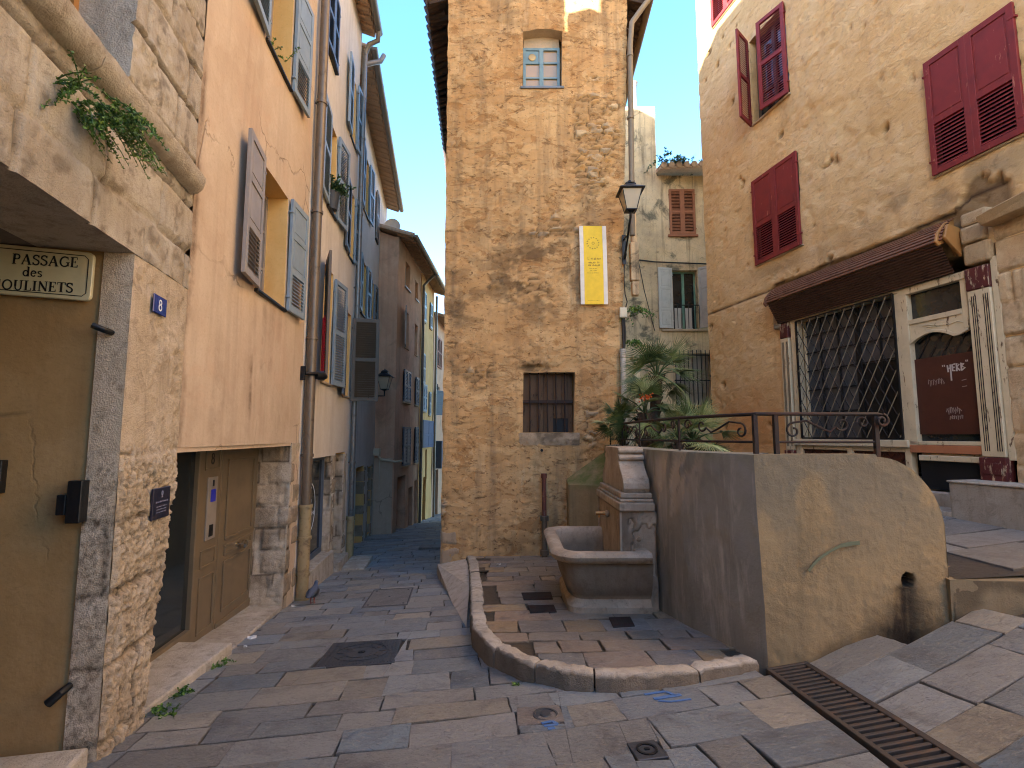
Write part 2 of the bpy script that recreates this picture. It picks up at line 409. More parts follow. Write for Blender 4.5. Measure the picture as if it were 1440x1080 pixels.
M['chrome'] = m_metal('polished knob metal', S(214, 206, 192), S(190, 180, 166), .2, 1., .1)
M['roller'] = m_metal('brown ribbed metal', S(116, 76, 52), S(78, 48, 34), .5, .2, .3)
M['roller_dark'] = m_metal('dark brown ribbed metal', S(72, 46, 34), S(52, 34, 27), .6, .2, .3)
M['glass'] = m_glass('dark window glass')
M['shop_glass'] = m_glass('shop glass', (.02, .025, .028, 1), .05, .06)
M['dusty_glass'] = m_glass('dusty glass', S(62, 64, 70), .25, .5)
M['lamp_glass'] = m_glass('milky lamp glass', S(176, 160, 132), .25, .2)
M['warm_glass'] = m_glass('curtained glass', S(176, 146, 104), .12, .4)
M['tile'] = m_paint('terracotta tile', S(182, 150, 118), S(140, 122, 104), .4, .85, .2, dirt=S(118, 100, 84))
M['backlit_tile'] = m_paint('backlit dark tile', S(92, 78, 68), S(64, 56, 50), .3, .85, .2, dirt=S(54, 46, 42))  # darker tile for the tower: backlit shade of its eaves put into the colour
M['moss_render'] = m_plaster('mossy render', S(150, 128, 92), S(134, 114, 82), S(160, 140, 106), S(84, 78, 58), .6, .3, .5, rel=S(84, 96, 44))
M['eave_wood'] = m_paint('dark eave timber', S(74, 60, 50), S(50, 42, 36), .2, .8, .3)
def _flat(name, c, r=.5, metal=0., bsc=30, bst=.15):
    k = N(name); cc = k.mix(c, tuple(x * .72 for x in c[:3]) + (1,), k.m('MULTIPLY', k.sel(k.noise(8, 6, .65), .4, .8), .6))
    return k.out(cc, r, metal, k.bump(k.noise(bsc, 4), bst, .006))
M['sign_cream'] = _flat('cream enamel', S(196, 186, 150), .35)
M['sign_dark'] = _flat('near black lettering', S(26, 24, 24), .5)
M['enamel_blue'] = _flat('blue enamel', S(30, 44, 120), .25)
M['enamel_white'] = _flat('white enamel', S(232, 232, 236), .3)
M['plaque'] = _flat('dark blue plaque', S(34, 34, 52), .35)
M['plaque_text'] = _flat('pale plaque lettering', S(150, 150, 164), .5)
M['banner_yellow'] = _flat('yellow banner cloth', S(246, 206, 58), .75)
M['banner_white'] = _flat('white banner edge', S(232, 224, 208), .75)
M['banner_text'] = _flat('brown banner print', S(158, 122, 48), .75)
M['red_cloth'] = _flat('red cloth', S(186, 24, 34), .8)
M['box_cream'] = _flat('cream plastic', S(206, 194, 164), .5)
M['paper'] = _flat('white paper', S(220, 218, 214), .7)
M['blue_spray'] = _flat('blue spray paint', S(74, 110, 160), .7)
M['green_spray'] = _flat('dull green spray paint', S(104, 108, 82), .8)
M['graffiti'] = _flat('pale marker', S(178, 168, 162), .6)
M['graffiti_dim'] = _flat('dim marker', S(138, 120, 112), .6)
M['soil'] = _flat('dark soil', S(60, 50, 38), .95, 0, 20, .6)
M['screen_blue'] = _flat('intercom panel blue', S(50, 56, 190), .3)
M['pot'] = _flat('dark pot', S(60, 62, 66), .6)
M['cable'] = _flat('black cable', S(30, 28, 26), .6)
M['conduit'] = _flat('grey conduit', S(124, 112, 92), .6)
M['leaf_palm'] = m_leaf('palm leaf', S(58, 76, 42), S(100, 118, 66), S(178, 182, 128))
M['leaf_green'] = m_leaf('fresh green leaf', S(52, 84, 30), S(86, 122, 46), S(132, 158, 70))
M['leaf_dark'] = m_leaf('dark green leaf', S(34, 60, 34), S(54, 84, 46), S(92, 116, 70))
M['trunk'] = _flat('fibrous palm trunk', S(70, 56, 42), .95, 0, 40, .9)
M['flower'] = _flat('orange palm flower', S(206, 92, 30), .7)
M['pigeon'] = _flat('slate pigeon feather', S(78, 84, 98), .7)
M['pigeon_leg'] = _flat('red pigeon leg', S(150, 70, 62), .6)
# ================================================================== GROUND
def H(x, y):
    yy = min(max(y, -6), 30)
    z = -1.43 - .078 * yy + .05 * max(min(x, 1.9), -6)
    if x > 1.9: z += .27 * (min(x, 5.5) - 1.9)
    return z
def Hg(x, y):                       # the same without the ramp, for the ground sheet behind the retaining wall
    return H(min(x, 1.4), y) - .25 if (y > 3.78 and x > 1.3) else H(x, y)
def ZP(x, y): return -1.36 - .056 * y           # fountain platform
def ZU(x, y): return -1.0 + .05 * (x - 3.6) + .05 * (y - 3.75)   # upper paving

def m_flag(name, cols, mortar):
    k = N(name); a = k.attr()
    c = k.ramp(a[0], [(i / max(1, len(cols) - 1), q) for i, q in enumerate(cols)], 'CONSTANT' if False else 'LINEAR')
    off = k.n('ShaderNodeVectorMath', operation='MULTIPLY_ADD'); cb = k.n('ShaderNodeCombineXYZ'); k.nt.links.new(a[0], cb.inputs[0]); k.nt.links.new(a[1], cb.inputs[1]); k.nt.links.new(a[0], cb.inputs[2])
    k.vec(); k.nt.links.new(cb.outputs[0], off.inputs[0]); off.inputs[1].default_value = (37, 53, 29); k.nt.links.new(k._c, off.inputs[2]); k._c = off.outputs[0]   # every slab its own cut of the stone
    br = k.m('MULTIPLY_ADD', a[1], .42, .76)
    x = k.n('ShaderNodeVectorMath', operation='SCALE'); k.nt.links.new(c, x.inputs[0]); k.nt.links.new(br, x.inputs[3]); c = x.outputs[0]
    v = k.noise(1, 9, .72, k.vec((3.2, 6.5, 4)), 1.2)
    c = k.mix(c, S(158, 156, 150), k.m('MULTIPLY', k.sel(v, .54, .68), .55))
    c = k.mix(c, S(88, 82, 80), k.m('MULTIPLY', k.sel(k.noise(2.3, 8, .7, k.vec(1, (5, 2, 1)), .8), .5, .72), .7))
    c = k.mix(c, S(154, 142, 122), k.m('MULTIPLY', k.sel(k.noise(1.1, 8, .75, k.vec(1, (9, 1, 4)), .5), .6, .74), .35))
    c = k.mix(c, S(40, 38, 38), k.m('MULTIPLY', k.sel(k.noise(85, 3, .6), .6, .74), .45))
    c = k.mix(c, S(176, 170, 160), k.m('MULTIPLY', k.sel(k.noise(26, 6, .75, k.vec((1, 1.6, 1)), 1.), .54, .66), .6))
    c = k.mix(c, S(84, 80, 80), k.m('MULTIPLY', k.sel(k.noise(17, 7, .75, k.vec((1, 2, 1), (3, 3, 3)), 1.5), .54, .66), .65))
    c = k.mix(c, mortar, a[2])
    h = k.m('ADD', k.m('MULTIPLY', k.noise(1, 8, .68, k.vec((9, 15, 9)), .8), .8), k.m('MULTIPLY', k.noise(70, 4, .65), .22))
    ro = k.m('MULTIPLY_ADD', k.noise(5, 6, .7), .4, .24)
    return k.out(c, ro, nrm=k.bump(k.m('ADD', h, k.m('MULTIPLY', k.noise(24, 7, .75, k.vec((1, 1.8, 1), (1, 1, 7)), 1.2), .7)), 1., .04), spec=.5)
M['flag'] = m_flag('slate flagstone', [S(130, 142, 150), S(156, 160, 160), S(154, 150, 143), S(138, 147, 154), S(170, 160, 142), S(148, 151, 152), S(126, 140, 150)], S(100, 94, 86))
M['flag_warm'] = m_flag('sandstone flagstone', [S(158, 140, 118), S(140, 132, 124), S(174, 146, 108), S(126, 126, 126), S(164, 138, 114), S(142, 132, 120), S(170, 152, 126)], S(84, 72, 58))
M['flag_up'] = m_flag('grey flagstone', [S(148, 144, 138), S(138, 136, 132), S(160, 152, 140), S(144, 138, 130)], S(74, 66, 58))

def clip_half(P, ax, lim, sgn):
    # part of polygon P with sgn * (coord - lim) >= 0
    out = []
    for i, p in enumerate(P):
        q = P[(i + 1) % len(P)]; fp, fq = sgn * (p[ax] - lim), sgn * (q[ax] - lim)
        if fp >= 0: out.append(p)
        if fp * fq < 0: t = fp / (fp - fq); out.append((p[0] + (q[0] - p[0]) * t, p[1] + (q[1] - p[1]) * t))
    return out
def cut_holes(P, holes):
    res = [P]
    for a, b, c, d in holes:
        nxt = []
        for Q in res:
            xs, ys = [p[0] for p in Q], [p[1] for p in Q]
            if max(xs) <= a or min(xs) >= b or max(ys) <= c or min(ys) >= d: nxt.append(Q); continue
            l, r = clip_half(Q, 0, a, -1), clip_half(Q, 0, b, 1); m = clip_half(clip_half(Q, 0, a, 1), 0, b, -1)
            nxt += [l, r, clip_half(m, 1, c, -1), clip_half(m, 1, d, 1)]
        res = [Q for Q in nxt if len(Q) > 2]
    return res
def parea(P): return abs(sum(P[i][0] * P[(i + 1) % len(P)][1] - P[(i + 1) % len(P)][0] * P[i][1] for i in range(len(P)))) / 2
def paving(mb, a0, a1, b0, b1, warp, hf, keep, hh, ww, seed, gap=.007, th=.02, push=None, holes=()):
    rg = random.Random(seed); b = b0
    while b < b1:
        h = rg.uniform(*hh); a = a0 + rg.uniform(-.5, 0)
        while a < a1:
            w = rg.uniform(*ww) * (1.25 if rg.random() < .2 else 1)
            cx, cy = warp(a + w / 2, b + h / 2)
            if keep(cx, cy):
                pts = []
                cor = [(a + gap, b + gap), (a + w - gap, b + gap), (a + w - gap, b + h - gap), (a + gap, b + h - gap)]
                cor = [(p[0] + rg.uniform(-.014, .014), p[1] + rg.uniform(-.012, .012)) for p in cor]
                for i in range(4):
                    p, q = cor[i], cor[(i + 1) % 4]; n = 6
                    for t in range(n):
                        f = t / n; jx = rg.uniform(-.003, .003) if t else 0
                        pts.append(warp(p[0] + (q[0] - p[0]) * f + jx, p[1] + (q[1] - p[1]) * f + jx))
                if push: pts = [push(x, y, cx, cy) for x, y in pts]
                tx, ty, tz = rg.gauss(0, .008), rg.gauss(0, .008), rg.uniform(-.004, .004)
                r1, r2 = rg.random(), rg.random()
                for P in cut_holes(pts, holes):
                    if parea(P) < .002: continue
                    mx, my = sum(p[0] for p in P) / len(P), sum(p[1] for p in P) / len(P); vs = []; cl = []; n = len(P)
                    for ins, dz, jt in ((0, -th, .8), (0, -.0035, .45), (.006, 0, 0)):
                        for p in P:
                            f = 1 - ins / max(.06, math.hypot(p[0] - mx, p[1] - my)); x, y = mx + (p[0] - mx) * f, my + (p[1] - my) * f
                            vs.append((x, y, hf(x, y) + th + tz + tx * (x - cx) + ty * (y - cy) + dz + (rg.uniform(-.002, .002) if ins else 0))); cl.append((r1, r2, jt))
                    cz = hf(mx, my) + th + tz + tx * (mx - cx) + ty * (my - cy); vs.append((mx, my, cz + rg.uniform(-.002, .002))); cl.append((r1, r2, 0))
                    fs = [(2 * n + i, 2 * n + (i + 1) % n, 3 * n) for i in range(n)]
                    for lv in (0, 1): fs += [(lv * n + i, lv * n + (i + 1) % n, (lv + 1) * n + (i + 1) % n, (lv + 1) * n + i) for i in range(n)]
                    mb.add(vs, fs, 0, cl)
            a += w
        b += h

# base sheet, out to the horizon
def grid_sheet(mb, xs, ys, hf, mi=0):
    vs = [(x, y, hf(x, y)) for x in xs for y in ys]; n = len(ys)
    mb.add(vs, [(i * n + j, (i + 1) * n + j, (i + 1) * n + j + 1, i * n + j + 1) for i in range(len(xs) - 1) for j in range(n - 1)], mi)
xs = [-260, -120, -50, -20, -8] + list(np.arange(-5, 6.01, .2)) + [8, 20, 50, 120, 260]
ys = [-260, -120, -50, -20, -6, -3] + list(np.arange(-1, 4.61, .2)) + list(np.arange(5, 30.1, .5)) + [40, 80, 160, 300]
mb = MB(); grid_sheet(mb, xs, ys, Hg)
k = N('dark joint earth'); c = k.mix(S(62, 56, 50), S(84, 74, 62), k.noise(7, 6, .7)); M['joint'] = k.out(c, .95, nrm=k.bump(k.noise(30, 5), .6, .01))
struct('ground', mb, M['joint'], recalc=False, smooth=180)

# street and foreground flagstones
def wp(a, b):
    k = .13 * a + .028 * a * abs(a) if a > 0 else .1 * a
    return a - .13 * b + .01 * b, b + k
def keep_street(x, y):
    if y > 3.70 and x > 1.25: return False
    if x < -4.6 or x > 5 or y > 26: return False
    if y > 4 and x > -.55 + .12 * max(0, (y - 4)) * 0 and y < 7.6 and x > .2: return False
    if y > 8.2 and x > -1.0: return False
    return True
HOLES = [(1.745, 2.055, 1.5, 3.70), (-1.60, -.955, 4.235, 4.87), (.03, .30, 3.11, 3.35), (.605, .775, 2.69, 2.875)]
mb = MB()
paving(mb, -5.5, 6.5, .2, 5.6, wp, H, keep_street, (.22, .36), (.24, .62), 5, .0028, holes=HOLES)
def wp2(a, b): return a - .14 * b, b + .1 * a
paving(mb, -4.4, 5.5, 5.6, 26, wp2, H, keep_street, (.18, .30), (.24, .60), 9, .003)
struct('street', mb, M['flag'], recalc=False, smooth=25)

# shallow steps across the far street
mb = MB()
for y0, x0, x1 in ((10.95, -1.95, -1.15), (13.3, -3.75, -1.35)):
    mb.wbox(x0, x1, y0, y0 + .3, H(x0, y0) - .1, H(x0, y0) + .075, 0, (.3, .2, 0))
struct('street_steps', mb, M['flag'], bevel=.012)

# blue spray marks on the flagstones
mb = MB()
def ground_stroke(mb, pts, w, hf=H, lift=.027):
    fr = WORLD
    for p, q in zip(pts[:-1], pts[1:]):
        d = Vector((q[0] - p[0], q[1] - p[1], 0)); n = Vector((-d.y, d.x, 0)).normalized() * w / 2
        c4 = [(p[0] + n.x, p[1] + n.y), (p[0] - n.x, p[1] - n.y), (q[0] - n.x, q[1] - n.y), (q[0] + n.x, q[1] + n.y)]
        mb.hexa([(x, y, hf(x, y) + lift - .004) for x, y in c4] + [(x, y, hf(x, y) + lift) for x, y in c4])
ground_stroke(mb, [(.84, 3.43), (.98, 3.46), (1.03, 3.39)], .022); ground_stroke(mb, [(.88, 3.36), (1.06, 3.40)], .03)
ground_stroke(mb, [(.90, 3.33), (.97, 3.31), (1.1, 3.33)], .016)
ground_stroke(mb, [(.17, 3.12), (.23, 3.14), (.26, 3.10), (.18, 3.085)], .02); ground_stroke(mb, [(.20, 3.05), (.24, 3.06)], .025)
struct('spray_mark', mb, M['blue_spray'], recalc=True)

# raised platform round the fountain with its kerb
kp = [(-.70, 7.98), (-.62, 7.5), (-.53, 6.6), (-.46, 5.85), (-.40, 5.1), (-.33, 4.5), (-.18, 4.08), (.06, 3.76), (.36, 3.56), (.70, 3.49), (1.15, 3.54), (1.55, 3.68), (1.86, 3.82)]
mb = MB()
poly = [(x + (.06 if x < .3 else .0), y + (.0 if y > 4.2 else .07)) for x, y in kp] + [(1.9, 4.2), (1.6, 8.2), (-.6, 8.2)]
from mathutils.geometry import tessellate_polygon
tri = tessellate_polygon([[Vector((x, y, 0)) for x, y in poly]])
n = len(poly)
mb.add([(x, y, ZP(x, y) - .02) for x, y in poly] + [(x, y, -2.6) for x, y in poly],
       [tuple(t) for t in tri] + [(i, (i + 1) % n, n + (i + 1) % n, n + i) for i in range(n)], 0, (0., 0., 1.))
def inside(x, y, P):
    c = False; j = len(P) - 1
    for i in range(len(P)):
        if (P[i][1] > y) != (P[j][1] > y) and x < (P[j][0] - P[i][0]) * (y - P[i][1]) / (P[j][1] - P[i][1]) + P[i][0]: c = not c
        j = i
    return c
def arc(P):
    L = [0]
    for p, q in zip(P[:-1], P[1:]): L.append(L[-1] + math.hypot(q[0] - p[0], q[1] - p[1]))
    return L
KL = arc(kp)
def kat(t):
    t = min(max(t, 0), KL[-1] - 1e-4)
    i = max(j for j in range(len(KL)) if KL[j] <= t); i = min(i, len(kp) - 2)
    f = (t - KL[i]) / (KL[i + 1] - KL[i]); p, q = kp[i], kp[i + 1]
    d = Vector((q[0] - p[0], q[1] - p[1])).normalized()
    i2 = min(i + 1, len(kp) - 2); p2, q2 = kp[i2], kp[i2 + 1]
    d = (d * (1 - f * .5) + Vector((q2[0] - p2[0], q2[1] - p2[1])).normalized() * f * .5).normalized()
    return (p[0] + (q[0] - p[0]) * f, p[1] + (q[1] - p[1]) * f), d
inner = []
for i in range(40):
    p, d = kat(KL[-1] * i / 39); inner.append((p[0] - d.y * .122, p[1] + d.x * .122))
def push_plat(x, y, cx, cy):
    if inside(x, y, ipoly): return x, y
    lo, hi = 0., 1.
    for _ in range(12):
        m = (lo + hi) / 2
        if inside(cx + (x - cx) * m, cy + (y - cy) * m, ipoly): lo = m
        else: hi = m
    return cx + (x - cx) * lo, cy + (y - cy) * lo
ipoly = inner + [(1.9, 4.2), (1.6, 8.05), (-.6, 8.05)]
paving(mb, -1.2, 2, 3.4, 8.1, lambda a, b: (a - .03 * b + .1, b + .06 * a), lambda x, y: ZP(x, y) - .022, lambda x, y: inside(x, y, ipoly), (.18, .34), (.18, .52), 21, .0028, push=push_plat)
struct('fountain_platform', mb, M['flag_warm'], recalc=False, smooth=25)
# kerb stones
mb = MB(); rg = random.Random(3)
t = 0; cuts = [0.05]
while cuts[-1] < KL[-1] - .2: cuts.append(min(KL[-1], cuts[-1] + rg.uniform(.34, .72)))
for a, b in zip(cuts[:-1], cuts[1:]):
    r1 = rg.random(); m = 12; vs = []; cl = []; wi = rg.uniform(.118, .135); tz = rg.uniform(-.006, .01)
    prof = [(0, -.3), (.0, -.03), (.012, -.008), (.03, 0), (wi - .02, 0), (wi, -.012), (wi, -.3)]
    for i in range(m + 1):
        tt = a + .006 + (b - a - .012) * i / m; p, d = kat(tt); nx, ny = d.y, -d.x
        if nx * 0 + ny * 1 < -9: pass
        nrm = Vector((-d.y, d.x))     # left of travel = inside
        endz = -.012 if i in (0, m) else 0
        for j, (o, z) in enumerate(prof):
            jit = rg.uniform(-.008, .008) if 0 < j < 6 else 0
            q = (p[0] + nrm.x * (o + jit), p[1] + nrm.y * (o + jit))
            vs.append((q[0], q[1], ZP(*q) + z + tz + .012 + (endz if z > -.2 else 0) + jit * .8)); cl.append((r1, (.75 if j < 2 else .0), 0))
    np_ = len(prof); fs = [(i * np_ + j, i * np_ + j + 1, (i + 1) * np_ + j + 1, (i + 1) * np_ + j) for i in range(m) for j in range(np_ - 1)]
    fs += [tuple(range(np_)), tuple(range(m * np_, (m + 1) * np_))]
    mb.add(vs, fs, 0, cl)
struct('kerb', mb, M['kerb'], smooth=35)
# sloping slab between the tower corner and the platform
mb = MB()
w0 = [(-1.13, 7.97), (-.66, 7.97), (-.50, 6.1), (-.43, 5.2)]
top = [(-1.13, 7.97, -1.93), (-.66, 7.97, -1.84), (-.505, 6.3, -1.775), (-.44, 5.15, -1.83), (-.70, 6.2, -1.93)]
mb.add(top + [(x, y, -2.5) for x, y, z in top], [(0, 1, 2, 4), (2, 3, 4)] + [(i, (i + 1) % 5, 5 + (i + 1) % 5, 5 + i) for i in range(5)], 0, (.2, 0, 0))
struct('sloping_slab', mb, M['kerb'])

# upper paving by the shop and the lane behind
mb = MB(); grid_sheet(mb, list(np.arange(2.2, 6.1, .35)), list(np.arange(3.9, 15, .4)), lambda x, y: ZU(x, y) - .004); grid_sheet(mb, list(np.arange(3.2, 6.1, .3)), [3.80, 3.9], lambda x, y: ZU(x, y) - .004)
n = len(mb.v); mb.c = [(0., 0., 1.)] * n
paving(mb, 2.2, 6.6, 3.0, 13.5, lambda a, b: (a - .2 * b + .8, b + .22 * (a - 4)), lambda x, y: ZU(x, y) - .012,
       lambda x, y: x > (3.42 if y < 4.25 else 2.7) and y > 4.0, (.34, .52), (.45, .95), 33)
struct('upper_paving', mb, M['flag_up'], recalc=False, smooth=25)
mb = MB(); xs0 = lambda y: float(np.interp(y, [4, 4.5, 5, 5.6, 8], [1.74, 1.57, 1.47, 1.43, 1.48])); ysr = list(np.arange(4.0, 10.3, .35)); nn = 5
mb.add([(x, y, -.62 + .03 * math.sin(x * 7 + y * 3) - .12 * (x - 1.4)) for y in ysr for x in np.linspace(xs0(y), 2.9, nn)], [(i * nn + j, i * nn + j + 1, (i + 1) * nn + j + 1, (i + 1) * nn + j) for i in range(len(ysr) - 1) for j in range(nn - 1)])
struct('planter_soil', mb, M['soil'], recalc=False, smooth=180)
# ================================================================== BUILDERS
def blocks(S_, Z_, ch, bl, seed):
    zz = Z_ / ch + .35 * (vn(Z_ * .7, Z_ * 0 + 3.3, seed) - .5) + .05 * (vn(S_ * 1.3, Z_ * 2, seed + 2) - .5); row = np.floor(zz); fz = zz - row
    ln = bl * (.7 + .6 * _h(row, row * 0 + 1, seed)); ss = S_ / ln + 7 * _h(row, row * 0, seed); c = np.floor(ss); fs = ss - c
    d = np.minimum(np.minimum(fs, 1 - fs) * ln, np.minimum(fz, 1 - fz) * ch)
    return d, _h(row, c, seed + 3)
def shutter_mb(w, h, style='LL', th=.036, mi=0):
    m = MB(); fr = Fr((0, 0), (1, 0)); st = min(.065, w * .17); t = th / 2
    m.box(fr, 0, st, 0, h, -t, t); m.box(fr, w - st, w, 0, h, -t, t)
    lay = {'LL': [('L', .5), ('L', .5)], 'PPL': [('L', .36), ('P', .32), ('P', .32)], 'PL': [('L', .45), ('P', .55)],
           'PPP': [('P', .3), ('P', .36), ('P', .34)], 'PP': [('P', .45), ('P', .55)], 'L': [('L', 1.)]}[style]
    rl = .07; z = 0
    m.box(fr, st, w - st, 0, rl, -t, t)
    for kind, f in lay:
        z1 = z + f * h; top = z1 - rl / 2 if z1 < h - .01 else h - rl; bot = z + (rl if z == 0 else rl / 2)
        m.box(fr, st, w - st, top, top + rl, -t + .0005, t - .0005)
        if kind == 'L':
            k = max(3, int((top - bot) / .042)); dz = (top - bot) / k
            for i in range(k):
                zc = bot + (i + .5) * dz; a = .6; hw = t * .92; hh = dz * .42
                m.hexa([(st, -hw, zc + hh), (w - st, -hw, zc + hh), (w - st, hw, zc - hh), (st, hw, zc - hh),
                        (st, -hw, zc + hh + .006), (w - st, -hw, zc + hh + .006), (w - st, hw, zc - hh + .006), (st, hw, zc - hh + .006)])
        else:
            m.box(fr, st, w - st, bot, top, -t * .4, t * .4)
            m.box(fr, st + .025, w - st - .025, bot + .025, top - .025, -t * .68, t * .68)
        z = z1
    # hinges and catch
    for zz in (h * .12, h * .88): m.box(fr, -.02, .05, zz - .012, zz + .012, -t - .004, t + .004)
    return m
def place(m, fr, s, z, d, direc=1, ang=0):
    v = fr.U() * (direc * math.cos(R(ang))) + fr.N() * math.sin(R(ang)); v.normalize()
    p = Vector((-v.y, v.x, 0))
    if p.dot(fr.N()) < (0 if abs(ang) < 45 else -9): m.v = [(x, -y, z_) for x, y, z_ in m.v]
    o = Vector(fr.pt(s, z, d))
    Mx = Matrix(((v.x, p.x, 0, o.x), (v.y, p.y, 0, o.y), (0, 0, 1, o.z), (0, 0, 0, 1)))
    return m.xf(Mx)
def window(parent, fr, a, b, c, d, depth, fm, gm='glass', cols=2, rows=3, shutters=(), sill=None, label=None, sash=.05):
    m = MB(); f0, f1 = -depth + .02, -depth + .07; w = .045
    m.box(fr, a, a + w, c, d, f0, f1); m.box(fr, b - w, b, c, d, f0, f1)
    m.box(fr, a + w, b - w, c, c + w, f0, f1 - .002); m.box(fr, a + w, b - w, d - w, d, f0, f1 - .002)
    for i in range(1, cols):
        x = a + (b - a) * i / cols; m.box(fr, x - .035, x + .035, c + w, d - w, f0, f1 + .004)
    for i in range(1, rows):
        z = c + (d - c) * i / rows; m.box(fr, a + w, b - w, z - .013, z + .013, f0 + .008, f1 - .008)
    o = obj('window', m, M[fm], parent, label=label)
    g = MB(); g.box(fr, a + .01, b - .01, c + .01, d - .01, f0 + .012, f0 + .018); obj('pane', g, M[gm], o)
    if sill:
        s_ = MB(); s_.box(fr, a - sill[0], b + sill[0], c - sill[1], c - .002, -depth + .03, sill[2]); obj('sill', s_, M[sill[3]], o, bevel=.008)
    for sh in shutters:
        s, z, w_, h_, sty, mt, dr, an = sh
        obj('shutter', place(shutter_mb(w_, h_, sty), fr, s, z, .035, dr, an), M[mt], o, bevel=.003)
    return o
def body(m, fr, s0, s1, z0, z1, d0=-.55, d1=-5, mi=0):
    m.box(fr, s0 + .01, s1 - .01, z0, z1 - .02, d1, d0, mi)
def eave(parent, fr, s0, s1, z0, over, wall_z, depth=3.5, z1=None, gut=True, tilemat='tile', end_tiles=True):
    """tiled roof edge: outer edge height z0 (z1 at the far end), soffit rising to the wall"""
    z1 = z0 if z1 is None else z1; m = MB(); n = max(2, int((s1 - s0) / .21))
    pit = .3
    def zz(s): return z0 + (z1 - z0) * (s - s0) / (s1 - s0)
    q = [fr.pt(s0, z0, over), fr.pt(s1, z1, over), fr.pt(s1, z1 + pit * (over + depth), -depth), fr.pt(s0, z0 + pit * (over + depth), -depth)]
    m.hexa(q + [(x, y, z + .05) for x, y, z in q])
    for i in range(n):
        s = s0 + (i + .5) * (s1 - s0) / n; z = zz(s)
        a = fr.pt(s, z + .045, over + .06); b = fr.pt(s, z + .045 + pit * 1.6, over + .06 - 1.6)
        m.tube([a, b], [.085, .07], 8, 0)
        a = fr.pt(s + .1, z - .0, over + .03); b = fr.pt(s + .1, z + pit * (over + .05), -.02)
        m.tube([a, b], [.06, .06], 8, 0)
    o = obj('roof', m, M[tilemat], parent, smooth=40)
    if gut:
        g = MB(); prof = [(math.cos(R(t)) * .07, math.sin(R(t)) * .07) for t in range(180, 361, 20)]
        vs = []; k = len(prof)
        for s in (s0, s1):
            for x, z in prof: vs.append(fr.pt(s, zz(s) + .03 + z, over + .12 + x))
        g.add(vs, [(i, i + 1, k + i + 1, k + i) for i in range(k - 1)] + [tuple(range(k)), tuple(range(k, 2 * k))])
        obj('gutter', g, M['zinc'], o, recalc=False, smooth=60)
    return o
def downpipe(parent, fr, s, segs, r, mt, name='drainpipe', rings=(), dd=None, label=None):
    m = MB(); dd = dd if dd is not None else r + .03
    m.tube([fr.pt(s + (q[1] if len(q) > 1 else 0), q[0], dd) for q in segs], r, 14)
    for z in rings:
        m.tube([fr.pt(s, z - .02, dd), fr.pt(s, z + .02, dd)], r * 1.22, 14); m.box(fr, s - .012, s + .012, z - .012, z + .012, 0, dd)
    return obj(name, m, M[mt], parent, smooth=50, label=label)

